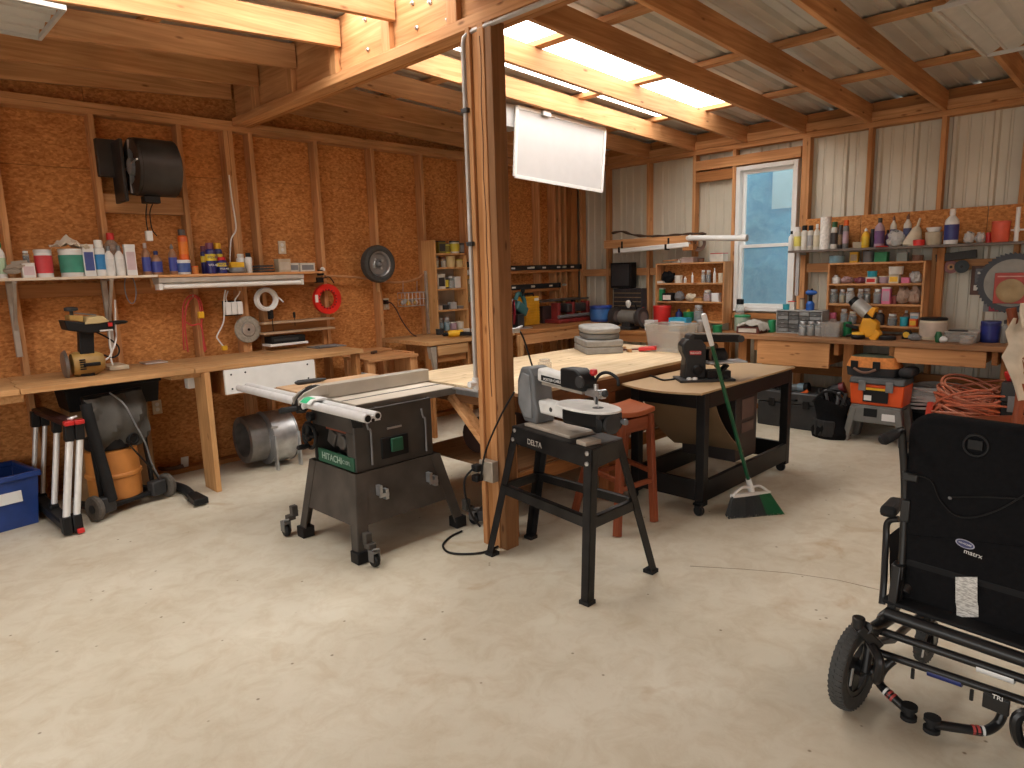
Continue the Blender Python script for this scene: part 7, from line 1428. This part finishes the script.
t = Thing('angle_grinder', 'dark power tool lying across the left end of the tool chest', 'power tool', OX(775, 392, 6.55)); t.p('body', MB().bar(OX(769, 390, 6.55), OX(781, 384, 6.55), .07, .06), BLKPL, bev=.015); t.p('head', MB().ball(OX(782, 383, 6.55), .05), DGREY); t.p('handle', MB().cyl(OX(776, 390, 6.5), OX(779, 392, 6.46)+Vector((0, 0, .03)), .017, n=10), BLKPL)
t = Thing('orange_clip', 'small orange-red clamp on the tool chest beside the flashlight', 'clamp', OX(806, 396, 6.46)); t.p('jaw', MB().bar(OX(801, 394, 6.46), OX(808, 391, 6.46), .02, .03), ORA, bev=.004); t.p('jaw', MB().bar(OX(803, 397, 6.46), OX(809, 398, 6.46), .02, .02), ORA, bev=.004)
t = Thing('power_drill', 'dark corded drill with a red chuck end lying over the bag', 'drill', OX(830, 392, 6.5)); a, c = OX(818, 395, 6.5), OX(845, 387, 6.5); t.p('body', MB().tube([a, a.lerp(c, .55)], [.035, .05], 14), BLKPL); t.p('gear_case', MB().tube([a.lerp(c, .55), a.lerp(c, .85)], .05, 14), DGREY); t.p('collar', MB().tube([a.lerp(c, .85), c], [.055, .048], 14), mat('maroon', (.16, .015, .02), .5)); t.p('handle', MB().bar(a.lerp(c, .25), a.lerp(c, .15)-Vector((.05, 0, .06)), .05, .04), BLKPL, bev=.01)
# black tool bag
t = Thing('tool_bag', 'slumped black tool bag with pockets beside the grey step stool', 'bag', OZ(828, 439, 0)); c = OZ(828, 438, 0)+Vector((.06, .0, 0)); r_ = random.Random(4); rings = []
for k in range(9):
    u = k/8; s = .155*(1-.12*u)+.02*math.sin(u*8)
    rings.append([c+Vector((s*.8*math.cos(j*PI/12)*(1+r_.uniform(-.06, .06)), s*math.sin(j*PI/12)*(1+r_.uniform(-.06, .06)), .34*u+.03*math.sin(j*.7)*u)) for j in range(24)])
t.p('body', MB().rings(rings), FAB, smooth=60)
for k in range(4): a_ = PI*.72+k*.34; p = c+Vector((.115*math.cos(a_), .145*math.sin(a_), .02)); t.p('pocket', MB().bar(p, p+Vector((0, 0, .15)), .10, .03, (math.cos(a_), math.sin(a_), 0)), mat('pocket_black', (.018, .017, .017), .85), bev=.012)
for s in (-1, 1): t.p('strap', MB().tube(spline([c+Vector((-.06*s, -.14, .32)), c+Vector((-.05*s, -.05, .42)), c+Vector((-.05*s, .06, .42)), c+Vector((-.06*s, .15, .32))]), .012, 7), BLKPL)
for k in range(5): p = c+Vector((-.05+.03*k, -.1+.05*k, .3)); t.p('tool_handle', MB().cyl(p, p+Vector((-.03, .02*(k-2), .13)), .014, n=8), [DGREY, GREY, BLKPL, GREY, DGREY][k])
# grey plastic step stool
x0 = 6.27; yl, yr = OX(842, 440, x0).y, OX(904, 448, x0).y; zt = OX(870, 406, x0).z
t = Thing('step_stool', 'grey plastic step stool carrying the orange tool box', 'step stool', (x0+.15, (yl+yr)/2, 0)); STG = mat('stool_grey', (.15, .148, .135), .55)
t.p('top', MB().b2((x0+.03, yr+.05, zt-.035), (x0+.31, yl-.05, zt)), STG, bev=.01); t.p('front_panel', MB().prism([(x0+.02, yl-.045, zt-.02), (x0+.02, yr+.045, zt-.02), (x0+.01, yr+.03, zt-.14), (x0+.01, yr+.09, zt-.155), (x0+.01, yl-.09, zt-.155), (x0+.01, yl-.03, zt-.14)], (.02, 0, 0)), STG, bev=.006)
for yy, s in ((yl, -1), (yr, 1)):
    for xx in (x0, x0+.26): t.p('leg', MB().bar((xx+.04, yy+s*.02, .0), (xx+.05 if xx == x0 else xx+.03, yy+s*.075, zt-.03), .085, .055, (0, 1, 0)), STG, bev=.008)
t.p('grip_recess', MB().b2((x0+.012, (yl+yr)/2-.02, zt-.10), (x0+.024, (yl+yr)/2+.09, zt-.025)), BLKPL, bev=.004); t.p('sticker', MB().b2((x0+.007, yr+.07, zt-.12), (x0+.0115, (yl+yr)/2-.06, zt-.06)), WPL)
# orange tool box
zb = zt+.001; zt2 = OX(875, 385, x0).z; y0, y1 = OX(903, 395, x0).y, OX(848, 395, x0).y
t = Thing('tool_box', 'bright orange tool box with a dark grey lid on the step stool', 'tool box', (x0+.17, (y0+y1)/2, zb)); OB = mat('toolbox_orange', (.68, .085, .012), .4, var=.08)
t.p('body', MB().box((x0+.16, (y0+y1)/2, (zb+zt2)/2), (.26, (y1-y0)*.95, zt2-zb), taper=(1.06, 1.05)), OB, bev=.012); zt3 = OX(875, 378.5, x0).z
t.p('lid', MB().box((x0+.16, (y0+y1)/2, (zt2+zt3)/2), (.30, (y1-y0)*1.02, zt3-zt2), taper=(.9, .97)), mat('lid_dark', (.065, .07, .072), .5), bev=.012)
for yy in (y0+.11, y1-.11): t.p('latch', MB().b2((x0+.0, yy-.03, zt2-.06), (x0+.014, yy+.03, zt2+.03)), GREY, bev=.004)
lb = t.p('label', MB().b2((x0+.012, (y0+y1)/2-.10, zb+.03), (x0+.022, (y0+y1)/2+.10, zt2-.03)), BLKPL); t.p('label_stripe', MB().b2((x0+.009, (y0+y1)/2-.10, zt2-.05), (x0+.0118, (y0+y1)/2+.08, zt2-.03)), YEL, lb); t.p('label_print', MB().b2((x0+.009, (y0+y1)/2+.03, zb+.045), (x0+.0118, (y0+y1)/2+.09, zb+.09)), WPL, lb)
# orange and black tool bag on top
zb = zt3+.001; zt4 = OX(870, 357, x0+.05).z; y0, y1 = OX(896, 370, x0+.05).y, OX(843, 370, x0+.05).y; cy = (y0+y1)/2
t = Thing('tool_bag', 'orange and black zipped tool bag on top of the orange tool box', 'bag', (x0+.2, cy, zb)); h = zt4-zb
def bag(z0, z1, w0, w1, k): return [[Vector((x0+.2+math.copysign(abs(math.cos(j*PI/14))**.5, math.cos(j*PI/14))*.15*(w0+(w1-w0)*i/5), cy+math.copysign(abs(math.sin(j*PI/14))**.5, math.sin(j*PI/14))*(y1-y0)/2*(w0+(w1-w0)*i/5), z0+(z1-z0)*i/5)) for j in range(28)] for i in range(6)]
t.p('base', MB().rings(bag(zb, zb+h*.45, .95, 1.0, 0)), mat('bag_black', (.02, .02, .022), .8), smooth=60); t.p('upper', MB().rings(bag(zb+h*.45, zb+h*.96, 1.0, .84, 0)), mat('bag_orange', (.62, .22, .05), .8, bump=.2, scale=40), smooth=60); t.p('zip_top', MB().rings(bag(zb+h*.96, zb+h*1.03, .83, .6, 0)), mat('bag_green_trim', (.06, .07, .04), .8), smooth=60)
for yy in (cy-.06, cy+.12): t.p('strap', MB().b2((x0+.038, yy-.03, zb+h*.35), (x0+.052, yy+.03, zb+h*.78)), BLKPL, bev=.004)
t.p('handle', MB().tube(spline([(x0+.04, cy+.12, zb+h*.4), (x0+.02, cy+.06, zb+h*.25), (x0+.02, cy, zb+h*.24), (x0+.04, cy-.06, zb+h*.4)]), .011, 8), mat('handle_brown', (.17, .09, .06), .7)); t.p('end_pocket', MB().b2((x0+.08, y0-.12, zb+.01), (x0+.32, y0-.004, zb+h*.5)), mat('bag_black', (.02, .02, .022), .8), bev=.03)
# black barrel with the grey cable, red bin with the orange cable
c = OX(931, 415, 6.82); zt = OX(934, 406, 6.82).z
tub((6.82, c.y, 0), .46, zt, FAB, BLKPL, 'black bucket under the coil of grey cable', None, name='bucket', cat='bucket')
t = Thing('cable_coil', 'coil of pale grey cable heaped on the black bucket', 'cable coil', (6.82, c.y, zt+.001)); GC_ = mat('grey_cable', (.62, .60, .57), .5); mb = MB(); r_ = random.Random(9)
for i in range(8):
    rr = .285-.016*i+r_.uniform(-.012, .012); zz = zt+.018+.021*i; mb.tube([(6.81+rr*.85*math.cos(j*PI/14)+r_.uniform(-.004, .004)+.01*math.sin(i), c.y+rr*math.sin(j*PI/14), zz+.014*math.sin(j*PI/7+i*.7)) for j in range(28)], .0115, 6, closed=True)
for i in range(4): rr = .17+.02*i; mb.tube([(6.81+rr*math.cos(j*PI/12), c.y-.02+rr*math.sin(j*PI/12), zt+.165+.02*math.sin(j*PI/6+i)) for j in range(24)], .0115, 6, closed=True)
t.p('cable', mb, GC_)
x0 = 6.05; yl, yr = OX(925, 425, x0).y, OX(1000, 425, x0).y+.05; zt = OX(960, 421, x0).z; cy = (yl+yr)/2
t = Thing('storage_bin', 'red bin on the floor behind the wheelchair', 'bin', (x0+.26, cy, 0), 0, None, False); mb = MB(); open_bin(mb, .5, yl-yr, zt, .008, .88); t.p('body', mb, RED, bev=.006); t.p('handle', MB().bar((-.27, (yl-yr)/2-.02, zt-.02), (-.05, (yl-yr)/2+.02, zt+.07), .05, .05), mat('bin_handle', (.62, .07, .04), .4), bev=.01)
t = Thing('cable_coil', 'big heap of orange extension cable in the red bin', 'cable coil', (x0+.26, cy, zt-.1)); OC = [mat('orange_cable', (.50, .125, .06), .5), mat('faded_orange_cable', (.46, .16, .09), .5)]; r_ = random.Random(5)
for mi in (0, 1):
    mb = MB()
    for i in range(19):
        rr = .25*(1+r_.uniform(-.25, .12)); tx, ty = r_.uniform(-.9, .5), r_.uniform(-.8, .8); ox, oy = r_.uniform(-.05, .05), r_.uniform(-.10, .02); zz = zt-.01+.0095*i*(.8+.4*mi)
        mb.tube([(x0+.26+ox+rr*.95*math.cos(j*PI/14), cy+oy+rr*1.1*math.sin(j*PI/14)*(yl-yr)/.56, zz+.02+tx*rr*math.cos(j*PI/14)*.5+ty*rr*math.sin(j*PI/14)*.5) for j in range(28)], .0085, 6, closed=True)
    t.p('cable', mb, OC[mi])
x0 = 6.15; a, c = OX(1001, 385, x0), OX(1022, 385, x0); zz = OX(1005, 418, x0).z
t = Thing('tool_chest', 'tall black case with a yellow base at the right end of the bench', 'tool box', (x0+.15, (a.y+c.y)/2-.1, 0)); t.p('base', MB().b2((x0, c.y-.2, 0), (x0+.3, a.y, zz)), YEL, bev=.008); t.p('body', MB().b2((x0+.01, c.y-.2, zz+.002), (x0+.3, a.y-.005, a.z-.13)), BLKPL, bev=.01); t.p('lid', MB().b2((x0+.005, c.y-.2, a.z-.128), (x0+.3, a.y, a.z+.02)), DGREY, bev=.01); t.p('latch', MB().b2((x0-.006, a.y-.10, a.z-.2), (x0+.012, a.y-.05, a.z-.08)), GREY, bev=.003)
solo('red_cloth', 'red cloth scrap on the tall black case', 'cloth', MB().ball((0, 0, .05), .07, n=9, sq=(1, .9, .8), rough=.2), RED, (x0+.1, a.y-.06, a.z+.021), w=False)
# ================================================================== wooden chair with a white garment at the right edge
def q(px, py, d): return CAM+ray(px, py)*(d/F)
D = 4.2; pts = [q(1011, 308, D), q(1013, 318, D), q(1018, 340, D), q(1021, 370, D), q(1020, 400, D), q(1016, 424, D)]
b0 = q(1012, 440, D); off = RX*.46
t = Thing('wooden_chair', 'tall-backed reddish wooden chair at the right edge behind the wheelchair', 'chair', (pts[-1].x, pts[-1].y, 0)); CHW = redwood('z')
for k in (0, 1):
    P = [p+off*k for p in pts]; lo = P[-1]; t.p('back_post', MB().tube(spline(P+[Vector((lo.x-.02, lo.y, .45)), Vector((lo.x, lo.y, .0))], 5), .028, 10), CHW)
fw = Vector((FW.x, FW.y, 0)).normalized(); ctr = pts[-1]+off*.5
t.p('seat', MB().box((ctr.x+fw.x*.2, ctr.y+fw.y*.2, .50), (.5, .46, .04), (0, 0, math.atan2(RX.y, RX.x))), CHW, bev=.01)
for k in (0, 1): p = pts[-1]+off*k+fw*.4; t.p('front_leg', MB().cyl((p.x, p.y, 0), (p.x, p.y, .48), .02, n=10), CHW)
for u in (.12, .45, .8): 
    a = pts[1].lerp(pts[-1], u); t.p('back_slat', MB().bar(a+RX*.02, a+off-RX*.02, .02, .07), CHW, bev=.003)
g = []; L = [(1014, 318), (1008, 332), (1012, 345), (1003, 357), (1007, 372), (1011, 385), (1016, 400)]; D2 = D-.045
for i, (px, py) in enumerate(L):
    row = []
    for j in range(10): row.append(q(px+j*7.0, py+j*.6, D2)+Vector((0, 0, .0))+fw*(.03*math.sin(j*1.5+i*.9)))
    g.append(row)
t2 = Thing('garment', 'cream white garment draped over the back of the wooden chair', 'garment', (pts[3].x, pts[3].y, pts[-1].z)); t2.p('cloth', MB().sheet(g, .008), mat('cream_garment', (.52, .45, .35), .95), smooth=60)
g = [[q(1021+j*7, 303+i*6+j*.5, D2-.03)+fw*(.012*math.sin(j*1.3+i)) for j in range(8)] for i in range(5)]; t2.p('collar', MB().sheet(g, .008), mat('cream_garment', (.62, .55, .44)), smooth=60)
# ================================================================== wheelchair seen from behind at the right edge
WCB = mat('wheelchair_black', (.012, .012, .013), .32, .1, .1); WCM = mat('wheelchair_matt', (.010, .010, .011), .75, spec=.2)
YR = math.atan2(-.99, -.09)                      # lateral axis, to the chair's right
LAT = Vector((-.10, -.995, 0)).normalized(); FWD = Vector((.995, -.10, 0)); WC = Vector((2.42, .735, 0))
def V(a, b_, z): return WC+LAT*a+FWD*b_+Vector((0, 0, z))   # a: to the right of the left wheel, b: forward of its axle
t = Thing('wheelchair', 'black transport wheelchair seen from behind at the right edge of the frame', 'wheelchair', V(.3, .2, 0))
TYR = mat('tyre_grey', (.045, .045, .043), .8, bump=.2, scale=60)
W2 = .60
def wheel(a, b_, r, w, name):
    c = V(a, b_, r); prof = [(r*.66, -w*.4), (r*.8, -w*.5), (r*.94, -w*.46), (r*.995, -w*.25), (r, 0), (r*.995, w*.25), (r*.94, w*.46), (r*.8, w*.5), (r*.66, w*.4)]
    o = t.p(name, MB().ringlathe(prof, c, LAT, 44), TYR); tr = MB(); u = Vector((0, 0, 1)); f = FWD
    n = 46 if r > .12 else 24
    for k in range(n):
        for s in (-1, 1):
            a_ = 2*PI*(k+.5*(s > 0))/n; d = f*math.cos(a_)+u*math.sin(a_); tg = u*math.cos(a_)-f*math.sin(a_); p = c+d*(r*.995); tr.bar(p+LAT*s*w*.04+tg*.0, p+LAT*s*w*.42-d*r*.03+tg*.005, .010, .006, d)
    t.p('tread', tr, TYR, o)
    t.p('rim', MB().ringlathe([(r*.56, -w*.3), (r*.68, -w*.36), (r*.68, w*.36), (r*.56, w*.3)], c, LAT, 30), WCB, o)
    sp = MB()
    for k in range(3): a_ = 2*PI*k/3+.4; d = f*math.cos(a_)+u*math.sin(a_); sp.bar(c+d*.02, c+d*r*.6, .05, .02, LAT)
    t.p('spoke', sp, WCB, o); t.p('hub', MB().cyl(c-LAT*w*.5, c+LAT*w*.55, .028, n=16), WCB, o); t.p('reflector', MB().bar(c+LAT*w*.45+f*-.07+u*.03, c+LAT*w*.45-f*.085-u*.03, .012, .004, LAT), mat('reflector_pale', (.5, .5, .48), .3), o)
wheel(0, 0, .157, .054, 'rear_wheel'); wheel(W2, 0, .157, .054, 'rear_wheel')
wheel(.06, .50, .085, .04, 'front_caster'); wheel(W2-.06, .50, .085, .04, 'front_caster')
for a in (.06, W2-.06): t.p('caster_fork', MB().bar(V(a-.028, .50, .085), V(a-.028, .48, .19), .008, .03).bar(V(a+.028, .50, .085), V(a+.028, .48, .19), .008, .03).cyl(V(a, .48, .18), V(a, .48, .30), .018), WCB)
def X(px, py, b_):                                # point seen at a pixel, in the upright plane b_ forward of the rear axle
    d = ray(px, py); o = WC+FWD*b_-CAM; k = o.dot(FWD)/d.dot(FWD); return CAM+d*k
# cross tubes between the sides
def across(p, q_, over=.30):
    return p, p+(q_-p).normalized()*W2
for (p0, p1, b_, r, nm) in (((872, 650), (1012, 697), .03, .0135, 'rear_cross_tube'), ((872, 628), (1014, 676), .05, .0145, 'upper_cross_tube'), ((886, 613), (1012, 656), .06, .022, 'seat_cross_tube')):
    a, c = X(*p0, b_), X(*p1, b_); c = a+(c-a).normalized()*(W2-.06); o = t.p(nm, MB().cyl(a, c, r, n=12), WCB)
    if nm == 'upper_cross_tube':
        e = X(996, 673, b_); dd = (c-a).normalized(); t.p('white_sticker', MB().cyl(e-dd*.05, e+dd*.05, r+.0012, n=14), WPL, o)
    if nm == 'rear_cross_tube':
        e = X(945, 677, b_); dd = (c-a).normalized(); t.p('blue_sticker', MB().cyl(e-dd*.05, e+dd*.05, r+.001, n=14), DBLUE, o)
        for px, py in ((913, 669), (972, 690)): p = X(px, py, b_); t.p('bolt', MB().cyl(p, p-Vector((0, 0, .035)), .006, n=8), WCB, o)
# side frames
for s, a in ((0, .045), (1, W2-.045)):
    sg = 1 if s == 0 else -1
    t.p('side_frame', MB().tube([V(a, -.02, .165), V(a, .0, .27), V(a, .10, .33), V(a, .48, .33)], .0165, 12).tube([V(a, .0, .27), V(a, .20, .20), V(a, .46, .20)], .0145, 12).tube([V(a+sg*.0, -.04, .34), V(a, .02, .31), V(a+.03*sg, .14, .34)], .022, 12), WCB)
    t.p('axle', MB().cyl(V(a-sg*.05, 0, .165), V(a+sg*.03, 0, .165), .02, n=12), WCB); t.p('tilt_knob', MB().cyl(V(a-sg*.02, -.05, .335), V(a-sg*.02, -.05, .375), .021, n=14).bar(V(a-sg*.02, -.05, .34), V(a+sg*.03, .0, .27), .04, .035), WCB, bev=.004)
    t.p('brake_hose', MB().tube(spline([V(a+sg*.01, -.02, .28), V(a+sg*.06, -.06, .25), V(a+sg*.05, -.05, .17), V(a+sg*.02, .02, .15)]), .016, 9), WCB)
    t.p('lever', MB().bar(V(a, .02, .25), V(a+sg*.07, .09, .29), .018, .012), mat('lever_grey', (.08, .075, .07), .5))
# anti-tip tubes with end rollers
def tip(P, band, side):
    o = t.p('anti_tip_tube', MB().tube(spline(P, 6), .0155, 12), WCB); a, c = P[band], P[band+1]; dd = (c-a).normalized(); m_ = a.lerp(c, .35)
    for k in (-1, 0, 1): t.p('band', MB().cyl(m_+dd*(k*.014-.004), m_+dd*(k*.014+.004), .0168, n=12), [WPL, mat('band_red', (.45, .06, .05), .5)][k == 0 or k == 1], o)
    e = P[-1]; t.p('roller', MB().lathe([(.008, -.028), (.026, -.026), (.026, -.012), (.016, -.01), (.016, .01), (.026, .012), (.026, .026), (.008, .028)], e, 'z', 16), RUB, o)
tip([X(893, 660, .04), X(883, 672, .02)+Vector((0, 0, .01)), OZ(879, 681, .10), OZ(886, 691, .09), OZ(897, 701, .075), OZ(909, 712, .06)], 3, 0)
tip([OZ(1006, 693, .16), OZ(1003, 712, .12), OZ(997, 724, .08), OZ(984, 731, .06), OZ(966, 729, .06), OZ(932, 724, .06)], 3, 1)
pl = t.p('id_plate', MB().box(X(996, 704, -.02), (.012, .07, .05), (0, 0, math.atan2(FWD.y, FWD.x))), WCB, bev=.003)
text('lettering', 'TRI', .02, X(997.5, 698, -.0285), Matrix((LAT, Vector((0, 0, 1)), -FWD)).transposed(), WPL, pl, t.off)
# seat pan, back shell, posts
BB = .145                                         # plane of the back's rear face
zsp = X(950, 626, .07).z; t.p('seat_pan', MB().prism([V(.05, .07, zsp), V(W2-.05, .07, zsp), V(W2-.05, .52, zsp+.04), V(.05, .52, zsp+.04)], (0, 0, .014)), WCM, bev=.004)
t.p('seat_cushion', MB().prism([V(.06, .24, .385), V(W2-.06, .24, .385), V(W2-.06, .58, .42), V(.06, .58, .42)], (0, 0, .07)), FAB, bev=.02)
a0, zt = (X(908, 430, BB)-WC).dot(LAT), X(960, 419, BB).z; aw = W2-2*a0; zb = X(910, 603, BB).z
a1 = W2-a0; r_ = .07
def rr_(i=0.0, fwd=0.0, zb_=None):
    P = [V(a0+i, BB+fwd, (zb_ or zb)+i), V(a1-i, BB+fwd, (zb_ or zb)+i)]
    for k in range(7): an = k*PI/12; P.append(V(a1-i-r_+r_*math.cos(an), BB+fwd, zt-i-r_+r_*math.sin(an)))
    for k in range(7): an = PI/2+k*PI/12; P.append(V(a0+i+r_+r_*math.cos(an), BB+fwd, zt-i-r_+r_*math.sin(an)))
    return P
bk = t.p('backrest', MB().rings([rr_(.035, -.018), rr_(.012, -.010), rr_(0, .015), rr_(0, .045), rr_(.02, .07)]), FAB, smooth=60)
t.p('lower_back_panel', MB().prism([V(a0+.01, BB-.006, zb-.0), V(a1-.01, BB-.006, zb), V(a1-.01, BB-.02, zb+.17), V(a0+.01, BB-.02, zb+.17)], FWD*.02), WCM, bk, bev=.006)
t.p('pouch_edge', MB().tube([X(908, 535, BB-.02), X(960, 540, BB-.02), X(1030, 548, BB-.02)], .003, 6), FAB, bk)
hp = X(976, 447, BB-.02); t.p('grab_handle', MB().torus(hp+Vector((0, 0, .005)), FWD, .034, .005, 20, 6).bar(hp-LAT*.02+Vector((0, 0, .008)), hp+LAT*.02+Vector((0, 0, .008)), .03, .02, FWD), BLKPL, bk)
rotB = Matrix((LAT, Vector((0, 0, 1)), -FWD)).transposed()
em = t.p('emblem', MB().lathe([(.026, -.004), (.026, .002), (.001, .002)], (0, 0, 0), 'z', 24), mat('emblem_blue', (.05, .06, .16), .4), bk, smooth=30)
em.data.transform(Matrix.Translation(X(965, 544, BB-.021)-t.off) @ (rotB @ Matrix.Rotation(R(-8), 3, 'Z')).to_4x4() @ Matrix.Diagonal((1.0, .5, 1, 1)) @ Matrix.Translation(t.off))
rg = t.p('emblem_rim', MB().torus((0, 0, 0), 'z', .026, .0022, 28, 6), mat('emblem_silver', (.45, .46, .55), .4), em); rg.data.transform(Matrix.Translation(X(965, 544, BB-.0225)-t.off) @ (rotB @ Matrix.Rotation(R(-8), 3, 'Z')).to_4x4() @ Matrix.Diagonal((1.0, .5, 1, 1)) @ Matrix.Translation(t.off))
text('lettering', 'INVACARE', .0078, X(965, 544, BB-.0235), rotB @ Matrix.Rotation(R(-8), 3, 'Z'), WPL, bk, t.off); text('lettering', 'matrx', .022, X(973, 554, BB-.0225), rotB @ Matrix.Rotation(R(-6), 3, 'Z'), WPL, bk, t.off)
tg = []
for i in range(9):
    py = 577+i*5; row = []
    for j in range(4): px = 955.5+j*7.3+(1 if i > 5 else 0); row.append(X(px, py, BB-.026-.006*math.sin(i*.6)))
    tg.append(row)
tgm, n, l, b = nt('printed_tag'); tc = n.new('ShaderNodeTexCoord'); mp = n.new('ShaderNodeMapping'); mp.inputs['Scale'].default_value = (60, 60, 320); no = n.new('ShaderNodeTexNoise'); no.inputs['Scale'].default_value = 1
cr = n.new('ShaderNodeValToRGB'); cr.color_ramp.elements[0].position = .42; cr.color_ramp.elements[1].position = .55; cr.color_ramp.elements[0].color = (.36, .35, .33, 1); cr.color_ramp.elements[1].color = (.66, .65, .62, 1)
l.new(tc.outputs['Object'], mp.inputs['Vector']); l.new(mp.outputs['Vector'], no.inputs['Vector']); l.new(no.outputs['Fac'], cr.inputs['Fac']); l.new(cr.outputs['Color'], b.inputs['Base Color']); b.inputs['Roughness'].default_value = .7
t.p('care_tag', MB().sheet(tg, .001), tgm, bk, label='white printed paper tag')
t.p('strap_cord', MB().tube(spline([X(908, 474, BB-.03), X(930, 480, BB-.024), X(940, 500, BB-.024), X(955, 515, BB-.024), X(975, 517, BB-.024), X(1000, 509, BB-.024), X(1026, 494, BB-.024)]), .0028, 6), BLKPL, bk)
t.p('strap_cord', MB().tube([X(950, 497, BB-.024), X(985, 497, BB-.024), X(1022, 499, BB-.024)], .0028, 6), BLKPL, bk); t.p('snap', MB().ball(X(950, 498, BB-.024), .006), GREY, bk)
for k in (0, 1):
    M_ = (lambda p: p) if k == 0 else (lambda p: p+LAT*(W2-2*(p-WC).dot(LAT)))
    top, mid_, low = M_(X(902.5, 433, BB-.02)), M_(X(905, 500, BB-.0)), M_(X(898, 600, BB-.04))
    po = t.p('back_post', MB().tube(spline([M_(X(894, 434, BB-.07)), M_(X(900, 431, BB-.03)), top-Vector((0, 0, .015)), mid_, low, M_(V(.05, .06, .34))]), .0135, 12), WCB)
    t.p('push_handle', MB().tube([M_(X(881, 441, BB-.14)), M_(X(884, 439.5, BB-.13)), M_(X(895, 434, BB-.07))], [.013, .0195, .018], 14), RUB, po)
    t.p('post_clamp', MB().box(M_(X(911, 476, BB-.01)), (.035, .05, .03)), WCB, po, bev=.004); t.p('post_clamp', MB().box(M_(X(906, 510, BB-.01)), (.03, .03, .08)), WCB, po, bev=.004)
    ar = t.p('arm_post', MB().tube(spline([M_(X(899, 519, BB+.05)), M_(X(888, 522, BB+.05)), M_(X(886, 540, BB+.04)), M_(X(884, 580, BB-.02)), M_(X(882, 604, BB-.05))]), .0115, 10), WCB)
    t.p('arm_pad', MB().bar(M_(X(888, 512, BB+.02)), M_(X(897, 502, BB+.32)), .055, .04), RUB, ar, bev=.014); t.p('side_guard', MB().prism([M_(X(889, 535, BB+.06)), M_(X(902, 525, BB+.12)), M_(X(903, 580, BB+.10)), M_(X(890, 590, BB+.04))], FWD*.012+LAT*.002), WCM, ar)
    t.p('recline_mechanism', MB().bar(M_(X(899, 565, BB-.04)), M_(X(893, 610, BB-.06)), .03, .035).box(M_(X(899, 570, BB-.03)), (.05, .04, .05)).cyl(M_(X(908, 585, BB)), M_(X(903, 592, BB-.02)), .025, n=14), WCB, bev=.004)
